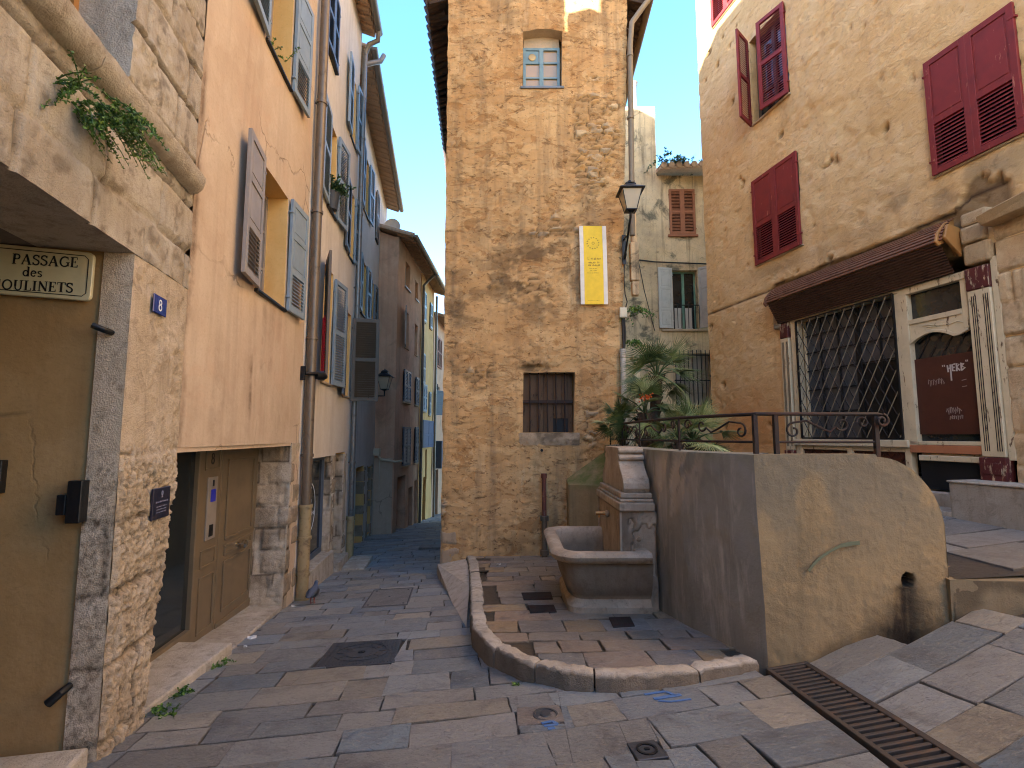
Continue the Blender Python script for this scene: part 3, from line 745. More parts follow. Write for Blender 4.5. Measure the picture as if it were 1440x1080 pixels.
# strokes of capital and small letters for the signs, in a 0..1 box
def arcp(cx, cy, rx, ry, a0, a1, n=9): return [(cx + rx * math.cos(R(a0 + (a1 - a0) * i / n)), cy + ry * math.sin(R(a0 + (a1 - a0) * i / n))) for i in range(n + 1)]
TH, TN = .17, .075
GL = {
 'P': (.66, [([(.16, 0), (.16, 1)], TH), ([(.16, .96)] + arcp(.36, .73, .22, .23, 90, -90) + [(.16, .5)], .11), ([(0, .03), (.34, .03)], .06), ([(0, .97), (.2, .97)], .06)]),
 'A': (.84, [([(.08, .02), (.4, .98)], TN), ([(.38, 1), (.7, 0)], TH), ([(.2, .34), (.58, .34)], TN), ([(0, .03), (.2, .03)], .06), ([(.54, .03), (.84, .03)], .06)]),
 'S': (.58, [([(.5, .8)] + arcp(.28, .74, .22, .22, 20, 200, 8) + arcp(.28, .27, .24, .24, 70, -170, 10), .125), ([(.5, .96), (.5, .72)], .05), ([(.04, .28), (.04, .03)], .05)]),
 'G': (.82, [(arcp(.42, .5, .36, .47, 50, 320, 18), .13), ([(.7, .42), (.7, .06)], .14), ([(.54, .43), (.84, .43)], .06), ([(.68, .95), (.68, .7)], .05)]),
 'E': (.64, [([(.16, 0), (.16, 1)], TH), ([(.0, .97), (.56, .97)], .065), ([(.0, .03), (.6, .03)], .065), ([(.16, .52), (.42, .52)], .065), ([(.55, .98), (.55, .76)], .05), ([(.59, .24), (.59, .02)], .05), ([(.42, .64), (.42, .4)], .045)]),
 'M': (1.0, [([(.14, 0), (.14, 1)], TN), ([(.14, .98), (.48, .05)], TH), ([(.48, .05), (.82, .98)], TN), ([(.84, 0), (.84, 1)], TH), ([(0, .03), (.28, .03)], .06), ([(.68, .03), (1, .03)], .06)]),
 'O': (.88, [(arcp(.44, .5, .36, .46, 0, 370, 24), .13)]),
 'U': (.82, [([(.16, 1), (.16, .34)] + arcp(.4, .34, .24, .32, 180, 360, 10) + [(.64, 1)], .11), ([(.16, 1), (.16, .4)], TH), ([(0, .97), (.34, .97)], .06), ([(.5, .97), (.8, .97)], .06)]),
 'L': (.62, [([(.16, 0), (.16, 1)], TH), ([(0, .97), (.34, .97)], .06), ([(0, .03), (.58, .03)], .065), ([(.57, .26), (.57, .02)], .05)]),
 'I': (.38, [([(.18, 0), (.18, 1)], TH), ([(0, .97), (.36, .97)], .06), ([(0, .03), (.36, .03)], .06)]),
 'N': (.84, [([(.14, 0), (.14, 1)], TN), ([(.12, .98), (.7, .04)], TH), ([(.7, 0), (.7, 1)], TN), ([(0, .03), (.28, .03)], .06), ([(.56, .97), (.84, .97)], .06)]),
 'T': (.72, [([(.36, 0), (.36, 1)], TH), ([(0, .97), (.72, .97)], .065), ([(.03, .98), (.03, .76)], .05), ([(.69, .98), (.69, .76)], .05), ([(.2, .03), (.52, .03)], .06)]),
 'd': (.6, [(arcp(.26, .32, .2, .28, 20, 340, 14), .12), ([(.48, 1), (.48, 0)], .15), ([(.34, .98), (.48, .98)], .06), ([(.44, .03), (.6, .03)], .06)]),
 'e': (.52, [([(.1, .34), (.44, .34)], .06), (arcp(.26, .32, .2, .28, 5, 320, 14), .12)]),
 's': (.44, [([(.36, .5)] + arcp(.2, .46, .14, .13, 30, 220, 7) + arcp(.2, .16, .16, .14, 60, -160, 8), .1)]),
 'H': (.8, [([(.14, 0), (.14, 1)], TH), ([(.64, 0), (.64, 1)], TH), ([(.14, .5), (.64, .5)], TN)]),
 '8': (.6, [(arcp(.3, .73, .2, .2, 0, 370, 18), .12), (arcp(.3, .28, .25, .25, 0, 370, 18), .13)]),
 ' ': (.4, []),
}
def text(mb, fr, txt, s, z, h, d, direc=1, track=.08, th=.0015, center=True, wf=1.):
    w = sum(GL[c][0] + track for c in txt) * h * wf
    x = -w / 2 if center else 0
    for c in txt:
        for pts, lw in GL[c][1]:
            mb.stroke(fr, [(s + direc * (x + p[0] * h * wf), z + p[1] * h) for p in pts], lw * h, d, th)
        x += (GL[c][0] + track) * h * wf
def wordlines(mb, fr, s, z, w, h, d, rg, direc=1, th=.001):
    """a line of print too small to read: letter-sized ticks"""
    x = -w / 2
    while x < w / 2:
        ww = rg.uniform(.5, .9) * h
        if rg.random() < .84:
            mb.stroke(fr, [(s + direc * (x + ww * .2), z), (s + direc * (x + ww * .2), z + h * rg.uniform(.6, 1))], h * .22, d, th)
            if rg.random() < .7: mb.stroke(fr, [(s + direc * x, z + h * rg.choice([.05, .5, .9])), (s + direc * (x + ww * .8), z + h * rg.choice([.05, .5, .6]))], h * .2, d, th)
        x += ww

# ================================================================== LEFT SIDE
FA = Fr((-2.25, 2.96), (-.21, 1)); FB = Fr((-2.41, 3.72), (-.115, 1)); FP = Fr((-2.25, 2.96), (-1, -.21), True)
FE = Fr((-3.37, 9.85), (-.115, 1)); FC = Fr((-3.36, 14.7), (.03, 1))

# ---------------- stone house with the passage
st = thing('stone_house', 'pale limestone house with a square passage opening under it, nearest on the left', 'house', (-2.3, 2.4, -1.75))
def d_ash(a, z):
    d, i = blocks(a, z, .34, .62, 4); g = 1 - sst(.002, .02, d + .012 * (fbm(a * 9, z * 9, 3, 8) - .5))
    wv = fbm(a * 2.2, z * 2.2, 3, 2); g = g * sst(.25, .45, wv + .15)
    return (.014 * (i - .5) - .034 * g + .016 * (fbm(a * 5, z * 5, 4, 1) - .5) + .04 * (fbm(a * 16, z * 16, 3, 6) - .5) * sst(.5, .7, fbm(a * 2.3, z * 2.1, 3, 12)))
def c_ash(a, z):
    d, i = blocks(a, z, .34, .62, 4); g = 1 - sst(.0, .013, d + .012 * (fbm(a * 9, z * 9, 3, 8) - .5))
    wv = fbm(a * 2.2, z * 2.2, 3, 2); g = g * sst(.3, .5, wv + .15)
    return i, np.clip(g * .95 + .5 * sst(.6, .72, fbm(a * 12, z * 12, 4, 66, .6)), 0, 1), i * 0
mb = MB(); hole = (-1.4, -.19, 1.93, 3.9, .36)
relief(mb, FA, -2.4, .77, 1.085, 4.6, .022, d_ash, [hole], c_ash, skirt=.5)
relief(mb, FA, -7, -2.4, 1.085, 4.6, .3, None, (), lambda a, z: (_h(np.floor(a * 2), np.floor(z * 3), 3), a * 0, a * 0))
relief(mb, FA, -7, .77, 4.6, 9.4, .3, None, (), lambda a, z: (_h(np.floor(a * 2), np.floor(z * 3), 3), a * 0, a * 0))
mb.box(FA, -7, -1.9, -2.6, 1.08, -.6, -.005, 0, (.5, 0, 0))
body(mb, FA, -7, .76, 1.2, 8.6, -.5, -7); mb.box(FA, -7, .76, 8.5, 9.4, -.34, -.01, 0, (.5, 0, 0)); mb.box(FA, -7, -.6, 9.3, 11.9, -1.6, -.005, 0, (.5, 0, 0))  # unseen parapet and tall block on top, added to shape the sunlit patches
obj('wall', mb, M['ashlar'], st, smooth=180, recalc=False)
# the pier beside the passage: dressed above, hammered blocks below
def pier_d(a, z):
    low = sst(-.02, -.2, z + .12 * (fbm(a * 3, z * 3, 3, 5) - .5))
    d, i = blocks(a, z + .1, .40, .9, 14); g = 1 - sst(.012, .035, d + .02 * (fbm(a * 8, z * 8, 3, 8) - .5))
    ham = sst(.3, .62, fbm(a * 52 + z * 22, z * 40 - a * 20, 3, 3, .6)) - .6; big = fbm(a * 6, z * 6, 4, 9) - .5
    up = .012 * (fbm(a * 4, z * 3, 4, 7) - .5) + .03 * (fbm(a * 14, z * 14, 3, 17) - .45) * sst(.58, .68, fbm(a * 2.6, z * 1.9, 3, 21))
    lo = .045 * big + .020 * ham + .02 * (fbm(a * 18, z * 18, 3, 19) - .5) - .03 * g * (fbm(a * 3, z * 5, 2, 2) > .45) + .02
    e = sst(0, .03, a) * sst(0, .03, .77 - a)
    return (up * (1 - low) + lo * low) * (.15 + .85 * e)
def pier_c(a, z):
    low = sst(-.02, -.2, z + .12 * (fbm(a * 3, z * 3, 3, 5) - .5)); d, i = blocks(a, z + .1, .40, .9, 14)
    g = 1 - sst(.0, .03, d + .02 * (fbm(a * 8, z * 8, 3, 8) - .5)); pit = 0
    return .25 + .5 * i * low, np.clip(g * low * .5 + .5 * low * sst(.52, .3, fbm(a * 52 + z * 22, z * 40 - a * 20, 3, 3, .6)), 0, 1), low
def pier_warp(a, z):
    j = .02 * (fbm(z * 7, z * 0 + 2, 3, 5) - .5)
    return a - np.clip(-.1 - z, 0, 2) * .17 * np.clip(a / .77, 0, 1) + j * sst(.6, .77, a) * 2, z
mb = MB(); relief(mb, FA, 0, .77, -2.1, 1.083, .0095, pier_d, (), pier_c, skirt=0, warp=pier_warp)
def side_d(a, z): return pier_d(np.maximum(a, .0) + 5.3, z) * sst(0, .03, a) * sst(.14, .09, a + .05 * (fbm(z * 4, z * 0, 3, 6) - .5)) * .7
relief(mb, FP, 0, .16, -2.1, 1.083, .0095, side_d, (), lambda a, z: (pier_c(a + 5.3, z)[0] * .4, pier_c(a + 5.3, z)[1], a * 0), skirt=0)
mb.hexa([FA.pt(.05, -2.1, -.06), FA.pt(.33, -2.1, -.06), FA.pt(.33, -2.1, -.36), FA.pt(.05, -2.1, -.4), FA.pt(.05, 1.08, -.06), FA.pt(.68, 1.08, -.06), FA.pt(.68, 1.08, -.36), FA.pt(.05, 1.08, -.45)], 0, (.3, 0, .5))
obj('pier', mb, M['rough_stone'], st, smooth=180, recalc=False)
# right side of the pier (the jamb of the glazed entrance)
# string course
mb = MB()
prof = [(0, 1.79), (.05, 1.80), (.085, 1.83), (.095, 1.87), (.10, 1.885), (.10, 1.925), (.0, 1.94)]
rg = random.Random(4); cuts = [-7, -3.2, -2.1, -.62, .70]
for a, b in zip(cuts[:-1], cuts[1:]):
    m2 = 18; vs = []; np_ = len(prof)
    for i in range(m2 + 1):
        s = a + .004 + (b - a - .008) * i / m2
        for dd, z in prof: vs.append(FA.pt(s, z + rg.uniform(-.003, .003) - (.004 if i in (0, m2) else 0), dd + rg.uniform(-.003, .003) * (dd > 0)))
    mb.add(vs, [(i * np_ + j, (i + 1) * np_ + j, (i + 1) * np_ + j + 1, i * np_ + j + 1) for i in range(m2) for j in range(np_ - 1)] + [tuple(range(np_)), tuple(range(m2 * np_, (m2 + 1) * np_))], 0, (rg.random() * .6 + .4, 0, 0))
obj('string_course', mb, M['ashlar'], st, smooth=40)
# passage
mb = MB()
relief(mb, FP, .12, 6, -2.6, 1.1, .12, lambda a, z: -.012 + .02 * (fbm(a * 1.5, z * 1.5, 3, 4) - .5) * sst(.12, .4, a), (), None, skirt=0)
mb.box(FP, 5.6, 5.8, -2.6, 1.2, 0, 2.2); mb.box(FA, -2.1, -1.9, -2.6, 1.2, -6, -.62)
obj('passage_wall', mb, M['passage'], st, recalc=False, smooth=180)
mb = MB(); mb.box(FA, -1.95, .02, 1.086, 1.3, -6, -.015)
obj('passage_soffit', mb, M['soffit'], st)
mb = MB(); mb.box(FA, -1.9, -.03, -2.2, -1.655, -.62, -.02, 0, (.4, 0, 0)); obj('threshold', mb, M['kerb'], st, bevel=.015, seg=2)
hh = hole; window(st, FA, hh[0], hh[1], hh[2], hh[3], .36, 'ochre_frame', 'glass', 2, 3)
# sign in the passage
sg = thing('street_sign', 'cream enamel street sign with black serif letters in the dim passage', 'sign', FP.pt(.48, .78, .02))
mb = MB(); a0, a1, z0, z1, c_ = .195, .80, .775, 1.062, .03
def rrect(a0, a1, z0, z1, r, n=4):
    P = []
    for cx, cz, t in ((a1 - r, z1 - r, 0), (a0 + r, z1 - r, 90), (a0 + r, z0 + r, 180), (a1 - r, z0 + r, 270)):
        P += [(cx + r * math.cos(R(t + 90 * i / n)), cz + r * math.sin(R(t + 90 * i / n))) for i in range(n + 1)]
    return P
tilt = lambda a, z: z + (a - .2) * .04
mb.prism(rrect(a0, a1, z0, z1, .03), lambda a, z: FP.pt(a, tilt(a, z), .004), lambda a, z: FP.pt(a, tilt(a, z), .03))
obj('plate', mb, M['sign_cream'], sg, bevel=.004)
mb = MB(); i_ = .024
cut = .02; P = [(a0 + i_ + cut, z0 + i_), (a1 - i_ - cut, z0 + i_), (a1 - i_ - cut * .3, z0 + i_ + cut * .3), (a1 - i_, z0 + i_ + cut), (a1 - i_, z1 - i_ - cut), (a1 - i_ - cut, z1 - i_), (a0 + i_ + cut, z1 - i_), (a0 + i_, z1 - i_ - cut), (a0 + i_, z0 + i_ + cut)]
mb.stroke(FP, [(a, tilt(a, z)) for a, z in P], .005, .0302, .001, closed=True)
ztl = lambda a: 0
text(mb, FP, 'PASSAGE', .430, .958 + .010, .060, .0302, -1, .07); text(mb, FP, 'des', .487, .888 + .012, .056, .0302, -1)
text(mb, FP, 'MOULINETS', .487, .806 + .012, .058, .0302, -1, .07)
obj('lettering', mb, M['sign_dark'], sg)
mb = MB(); text(mb, FP, 'G', .70, .965, .058, .0302, -1); mb.stroke(FP, [(.75, .955), (.655, .951)], .005, .0302, .001)
obj('emblem', mb, M['soffit'], sg)
# number plate, plaque
npl = thing('number_plate', 'small blue enamel plate with a white 8 on pale stone', 'number plate', FA.pt(.3, .78, .02))
mb = MB(); mb.box(FA, .215, .395, .785, .905, .018, .026); obj('plate', mb, M['enamel_blue'], npl, bevel=.004)
mb = MB(); text(mb, FA, '8', .305, .808, .075, .0262); obj('numeral', mb, M['enamel_white'], npl)
pq = thing('wall_plaque', 'dark blue plaque with pale lettering on the rough stone pier', 'plaque', FA.pt(.45, -.55, .03))
mb = MB(); mb.box(FA, .335, .575, -.535, -.335, .035, .05); obj('plate', mb, M['plaque'], pq, bevel=.003)
mb = MB(); rg = random.Random(8)
mb.stroke(FA, arcp(.455, -.372, .012, .014, 0, 360, 10), .004, .0502, .001); mb.stroke(FA, [(.455, -.355), (.455, -.395)], .004, .0502, .001); mb.stroke(FA, [(.445, -.397), (.465, -.397)], .004, .0502, .001)
wordlines(mb, FA, .455, -.43, .18, .012, .0502, rg)
for i in range(3): wordlines(mb, FA, .455, -.458 - i * .018, .14, .006, .0502, rg)
obj('lettering', mb, M['plaque_text'], pq)
# fixtures in the passage mouth
wl = thing('wall_light', 'black box wall light beside the rough pier in the passage', 'wall light', FP.pt(.2, -.4, 0))
mb = MB(); mb.box(FP, .135, .205, -.475, -.245, .0, .075); obj('housing', mb, M['iron'], wl, bevel=.004)
mb = MB(); mb.box(FP, .21, .255, -.43, -.32, .0, .07); obj('side_box', mb, M['iron'], wl, bevel=.004)
mb = MB(); mb.box(FP, .535, .60, -.31, -.13, .0, .05); mb.box(FP, .55, .585, -.29, -.15, .0505, .058)
solid('junction_box', mb, M['iron'], 'black box on the plaster at the left edge of the photo', 'wall box', FP.pt(.56, -.3, 0), bevel=.004)
mb = MB(); mb.tube([FP.pt(.085, .60, .0), FP.pt(.10, .605, .06), FP.pt(.15, .625, .075)], [.016, .018, .018], 10)
solid('iron_stub', mb, M['iron'], 'short dark pipe stub high on the passage wall below the sign', 'pipe stub', FP.pt(.1, .6, 0), smooth=50)
mb = MB(); mb.tube([FP.pt(.15, -1.345, .0), FP.pt(.165, -1.36, .05), FP.pt(.215, -1.405, .06)], [.018, .022, .024], 10)
solid('iron_bracket', mb, M['iron'], 'dark iron stub low on the passage wall near the ground', 'bracket', FP.pt(.18, -1.4, 0), smooth=50)

# ---------------- peach house
def blob_(a, z, s, h, rs, rz): return np.exp(-(((a - s) / rs) ** 2 + ((z - h) / rz) ** 2))
ph = thing('peach_house', 'smooth peach plaster house with a taupe door number 8', 'house', FB.pt(1.4, -2.1, 0))
def und(amp, sc=.8, sd=1): return lambda a, z: amp * (fbm(a * sc, z * sc, 3, sd) - .5)
H1 = (1.27, 2.12, 1.47, 2.80, .30); H2 = (1.2, 1.98, 4.1, 5.5, .3); HD = (-.35, 2.68, -3, -.085, 0)
def p_col(a, z):
    n = fbm(a * 9, z * .9, 5, 4, .6); s1 = blob_(a, z, 1.26, .55, .05, .5) + .8 * blob_(a, z, 1.72, .75, .13, .16) + .5 * blob_(a, z, 1.45, .6, .3, .4) + .35 * blob_(a, z, .5, .3, .4, .7) + .3 * blob_(a, z, 2.2, .2, .4, .4)
    top = np.exp(-((a - .03) / .05) ** 2) * 1.2 + .45 * blob_(a, z, 1.7, 1.3, .6, .25)
    return np.clip((s1 + top) * sst(.36, .62, n), 0, 1), a * 0, a * 0
mb = MB(); relief(mb, FB, .0, 2.96, -2.6, 8.77, .05, und(.03), [H1, H2, HD], p_col, skirt=0, rmi=1)
relief(mb, FB, .42, 2.96, 8.77, 13.2, .3, None, (), None)  # unseen upper wall, its height and notch shaped to block and pass the sun
body(mb, FB, 0, 2.95, -.0, 8.7); body(mb, FB, .42, 2.95, 8.6, 13.2); mb.box(FB, -.4, 2.95, -3, -.0, -5, -.75)
mb.box(FB, 0.0, 2.68, -.12, -.086, -.75, -.012, 0)
obj('wall', mb, [M['peach'], M['peach_reveal']], ph, recalc=False, smooth=30)
window(ph, FB, *H1[:4], .3, 'shutter_taupe', 'glass', 2, 3, [(1.24, 1.46, .52, 1.36, 'PPL', 'shutter_taupe', -1, 6), (2.15, 1.46, .52, 1.36, 'PPL', 'shutter_blue', 1, 4)], (.02, .04, .035, 'iron'))
w2 = window(ph, FB, *H2[:4], .3, 'shutter_taupe', 'glass', 2, 3, [(1.17, 4.09, .52, 1.44, 'PPL', 'shutter_blue', -1, 5), (2.01, 4.09, .52, 1.44, 'PPL', 'shutter_blue', 1, 4)], (.02, .04, .035, 'iron'))
# recessed entrance: glazing, fixed panel, door
gl = MB(); gl.box(FB, -.35, 1.17, -1.78, -.09, -.42, -.41); gpane = obj('side_glazing', gl, M['shop_glass'], ph)
mb = MB(); mb.box(FB, -.35, 1.17, -1.86, -1.74, -.44, -.37); mb.box(FB, 1.15, 1.22, -1.95, -.09, -.44, -.37); mb.box(FB, -.35, 1.15, -.14, -.09, -.44, -.38)
obj('glazing_frame', mb, M['door_taupe'], ph, bevel=.004)
dr = MB(); dr.box(FB, 1.665, 2.65, -2.02, -.10, -.42, -.385)
for a, b, c, d in ((1.80, 2.52, -1.08, -.24), (1.80, 2.52, -1.24, -1.13), (1.80, 2.52, -1.80, -1.29)):
    for e in ((a, b, c, c + .025), (a, b, d - .025, d), (a, a + .025, c + .025, d - .025), (b - .025, b, c + .025, d - .025)): dr.box(FB, *e, -.385, -.37)
dr.box(FB, 1.67, 2.645, -2.02, -1.88, -.385, -.368)
door = obj('door', dr, M['door_taupe'], ph, bevel=.003)
mb = MB(); mb.tube([FB.pt(2.14, -1.185, -.385), FB.pt(2.14, -1.185, -.378), FB.pt(2.14, -1.185, -.34), FB.pt(2.14, -1.185, -.325), FB.pt(2.14, -1.185, -.295), FB.pt(2.14, -1.185, -.28)], [.045, .02, .018, .042, .046, .024], 16)
obj('door_knob', mb, M['chrome'], door, smooth=40)
fx = MB(); fx.box(FB, 1.225, 1.645, -2.0, -.09, -.43, -.38)
for c, d in ((-.33, -.12), (-1.25, -1.08), (-1.85, -1.33)):
    for e in ((1.28, 1.59, c, c + .02), (1.28, 1.59, d - .02, d), (1.28, 1.3, c + .02, d - .02), (1.57, 1.59, c + .02, d - .02)): fx.box(FB, *e, -.38, -.368)
fx.box(FB, 1.645, 1.665, -2.0, -.09, -.42, -.376)
fp_ = obj('door_side_panel', fx, M['door_taupe'], ph, bevel=.003)
mb = MB(); text(mb, FB, '8', 1.44, -.275, .11, -.379, 1, th=.003); obj('door_numeral', mb, M['sign_dark'], fp_)
mb = MB(); mb.box(FB, 1.34, 1.54, -1.0, -.40, -.38, -.365); ic = obj('intercom', mb, M['shutter_taupe'], fp_, bevel=.003)
mb = MB(); mb.box(FB, 1.40, 1.50, -.64, -.52, -.365, -.361)
obj('intercom_screen', mb, M['screen_blue'], fp_)
mb = MB(); mb.box(FB, 1.40, 1.48, -.97, -.86, -.365, -.361); obj('intercom_speaker', mb, M['sign_dark'], fp_); mb = MB(); mb.box(FB, 1.43, 1.46, -.49, -.43, -.365, -.361); obj('intercom_camera', mb, M['sign_dark'], fp_)
# stone sill, threshold and pier
mb = MB(); rg = random.Random(2)
mb.hexa([FB.pt(-.5, -2.2, .0), FB.pt(.98, -2.2, .08), FB.pt(.98, -2.2, -.5), FB.pt(-.5, -2.2, -.5), FB.pt(-.5, -1.765, -.02), FB.pt(.98, -1.80, .07), FB.pt(.98, -1.775, -.40), FB.pt(-.5, -1.75, -.40)], 0, (.3, 0, 0))
obj('glazing_sill', mb, M['kerb'], ph, bevel=.015, seg=2)
mb = MB()
mb.hexa([FB.pt(1.0, -2.3, .03), FB.pt(2.55, -2.3, .0), FB.pt(2.55, -2.3, -.5), FB.pt(1.0, -2.3, -.5), FB.pt(1.0, -1.90, .02), FB.pt(2.55, -1.98, .0), FB.pt(2.62, -1.97, -.40), FB.pt(1.0, -1.88, -.40)], 0, (.8, 0, 0))
obj('threshold', mb, M['kerb'], ph, bevel=.015, seg=2)
def jamb(mb, fr, s0, s1, z0, z1, dep, seed, lean=0.):
    # stone pier: front face and the jamb turned towards the opening, stones showing through patched plaster
    def fld(a, z):
        d, i = blocks(a + seed * 3.7, z + seed, .27, .34, seed); m = sst(.46, .56, fbm(a * 3.4 + seed, z * 3.0, 4, seed, .55) * .7 + .3 * i)
        return d, i, m
    def dd(a, z): d, i, m = fld(a, z); return m * (-.012 + .03 * sst(0, .05, d) * i) + .014 * (fbm(a * 9, z * 9, 4, seed) - .5) + .02 * m * (fbm(a * 24, z * 24, 3, seed) - .5)
    def cc(a, z): d, i, m = fld(a, z); return .2 + .8 * i * m, m * np.clip(.35 + .5 * (d < .018) + .3 * (fbm(a * 20, z * 20, 3, 4) - .5), 0, 1), m
    wl = lambda z: -lean * np.clip(-.6 - z, 0, 9)
    relief(mb, fr, s0, s1, z0, z1, .016, lambda a, z: dd(a, z) * sst(0, .03, a - s0), (), cc, skirt=.02, warp=lambda a, z: (a + wl(z) * (s1 - a) / (s1 - s0), z))
    o = fr.pt(s0, 0, 0); fj = Fr((o[0], o[1]), (-fr.n[0], -fr.n[1]), True)
    nv = len(mb.v); relief(mb, fj, 0, dep, z0, z1, .016, lambda a, z: dd(a + 9, z) * sst(0, .03, a), (), cc, skirt=0)
    for q in range(nv, len(mb.v)):
        x, y, z = mb.v[q]; l = float(wl(z)); mb.v[q] = (x + fr.u[0] * l, y + fr.u[1] * l, z)
mb = MB(); jamb(mb, FB, 2.66, 2.97, -2.5, -.087, .42, 3, .08); mb.box(FB, 2.75, 2.96, -2.5, -.09, -.5, -.03, 0, (.3, 0, 0))
obj('stone_pier', mb, M['rough_stone'], ph, smooth=180, recalc=False)
dp = downpipe(ph, FB, 3.03, [(9.,), (-.9,)], .062, 'pipe', 'drainpipe', (4.64, 3.05, 1.3, -.25))
mb = MB(); mb.tube([FB.pt(3.03, -.88, .092), FB.pt(3.02, -2.3, .092)], .074, 14)
for z in (-.9, -1.3, -1.75, -2.05): mb.tube([FB.pt(3.03, z - .02, .092), FB.pt(3.03, z + .02, .092)], .088, 14)
obj('pipe_shoe', mb, M['pipe_cream'], dp, smooth=50)
mb = MB(); mb.tube([FB.pt(3.16, .0, .02), FB.pt(3.16, 8, .02)], .012, 8); obj('cable', mb, M['conduit'], ph)
mb = MB(); mb.box(FB, 2.86, 2.90, .72, .90, .0, .06); mb.tube([FB.pt(2.9, .81, .06), FB.pt(3.0, .82, .20), FB.pt(3.12, .82, .2), FB.pt(3.3, .8, .12)], .022, 8)
mb.tube([FB.pt(3.0, .80, .16), FB.pt(3.07, .80, .22), FB.pt(3.2, .80, .24)], [.05, .065, .03], 12)
solid('floodlight', mb, M['iron'], 'small black floodlight clamped over the brown drainpipe', 'light', FB.pt(3.0, .8, .1), smooth=50)

# ---------------- beige house with brown shutters
bh = thing('beige_house', 'tall narrow beige house with an arched row of slatted shutters above a shop window', 'house', FB.pt(4.5, -2.2, 0))
bh['label'] = 'tall narrow beige house with slatted shutters above a shop window with a round logo'
Hs = dict(r2a=(3.85, 4.38, 3.55, 4.95, .28), r2b=(5.48, 5.92, 3.35, 4.62, .28), r1a=(3.9, 4.45, .83, 2.62, .28), r1b=(5.45, 5.98, .74, 2.30, .28),
          t2=(5.36, 5.80, 5.6, 6.9, .28), shop=(3.38, 4.86, -1.86, -.32, .22), dr=(5.06, 5.8, -2.3, -.29, .3), t1=(3.38, 4.08, 5.92, 7.0, .2))
mb = MB(); relief(mb, FB, 2.96, 6.16, -2.8, 8.35, .14, und(.04, .7, 5), list(Hs.values()), skirt=.45, rmi=1)
body(mb, FB, 2.96, 6.15, -2.8, 8.3)
obj('wall', mb, [M['beige'], M['peach_reveal']], bh, recalc=False, smooth=30)
window(bh, FB, *Hs['t1'][:4], .2, 'shutter_dark', 'glass', 1, 1, [(3.37, 5.9, .36, 1.12, 'LL', 'shutter_dark', 1, 2), (4.09, 5.9, .36, 1.12, 'LL', 'shutter_dark', -1, 2)], (.06, .05, .05, 'iron'))
window(bh, FB, *Hs['t2'][:4], .28, 'shutter_taupe', 'glass', 2, 3, [(5.34, 5.58, .44, 1.34, 'LL', 'shutter_blue', -1, 4), (5.82, 5.58, .32, 1.34, 'LL', 'shutter_blue', 1, 6)], (.02, .04, .03, 'iron'))
window(bh, FB, *Hs['r2a'][:4], .28, 'shutter_taupe', 'glass', 2, 3, [(3.83, 3.54, .54, 1.44, 'LL', 'shutter_blue', -1, 4), (4.40, 3.54, .54, 1.44, 'LL', 'shutter_blue', 1, 6)], (.02, .05, .05, 'iron'))
window(bh, FB, *Hs['r2b'][:4], .28, 'shutter_taupe', 'glass', 2, 3, [(5.46, 3.34, .44, 1.30, 'LL', 'shutter_dark', -1, 4), (5.94, 3.34, .22, 1.30, 'LL', 'shutter_blue', 1, 4)], (.02, .04, .03, 'iron'))
window(bh, FB, *Hs['r1a'][:4], .28, 'shutter_taupe', 'glass', 2, 3, [(3.88, .82, .5, 1.84, 'LL', 'shutter_brown', -1, 19), (4.47, .82, .54, 1.74, 'LL', 'shutter_blue', 1, 8)], (.02, .04, .03, 'sill'))
window(bh, FB, *Hs['r1b'][:4], .28, 'shutter_taupe', 'glass', 2, 3, [(5.43, .72, .46, 1.60, 'LL', 'shutter_dark', -1, 8), (6.0, .66, .5, 1.60, 'LL', 'shutter_brown', 1, 82)], (.02, .04, .03, 'sill'))
mb = MB(); mb.box(FB, 3.42, 4.84, -1.83, -.34, -.165, -.155); sgw = obj('shop_glass', mb, M['shop_glass'], bh)
mb = MB(); mb.box(FB, 3.38, 4.86, -1.86, -1.78, -.2, -.12); mb.box(FB, 4.79, 4.86, -1.78, -.33, -.2, -.12); mb.box(FB, 3.38, 3.44, -1.78, -.33, -.2, -.12); mb.box(FB, 3.44, 4.79, -.38, -.33, -.2, -.12)
obj('shop_frame', mb, M['shutter_dark'], bh, bevel=.004)
mb = MB(); mb.stroke(FB, arcp(4.15, -1.08, .31, .37, 0, 360, 36), .016, -.1548, .002)
mb.stroke(FB, [(4.06, -.98), (4.24, -.98)], .05, -.1548, .002); mb.stroke(FB, [(4.10, -1.0), (4.13, -.86), (4.18, -.84), (4.2, -1.0)], .03, -.1548, .002)
mb.stroke(FB, [(4.06, -.74), (4.16, -.80), (4.24, -.78)], .02, -.1548, .002)
rg = random.Random(5); wordlines(mb, FB, 4.15, -1.2, .46, .07, -.1548, rg, th=.002)
obj('window_logo', mb, M['enamel_white'], sgw)
mb = MB(); mb.hexa([FB.pt(3.2, -2.5, .06), FB.pt(4.95, -2.5, .06), FB.pt(4.95, -2.5, -.22), FB.pt(3.2, -2.5, -.22), FB.pt(3.2, -1.85, .05), FB.pt(4.95, -1.865, .05), FB.pt(4.95, -1.845, -.21), FB.pt(3.2, -1.845, -.21)], 0, (.6, 0, 0))
obj('shop_sill', mb, M['kerb'], bh, bevel=.012, seg=2)
mb = MB(); mb.box(FB, 5.06, 5.8, -2.2, -.3, -.31, -.27)
for c, d in ((-2.0, -1.3), (-1.2, -.45)): mb.box(FB, 5.16, 5.7, c, d, -.268, -.262)
obj('door', mb, M['old_wood'], bh, bevel=.003)
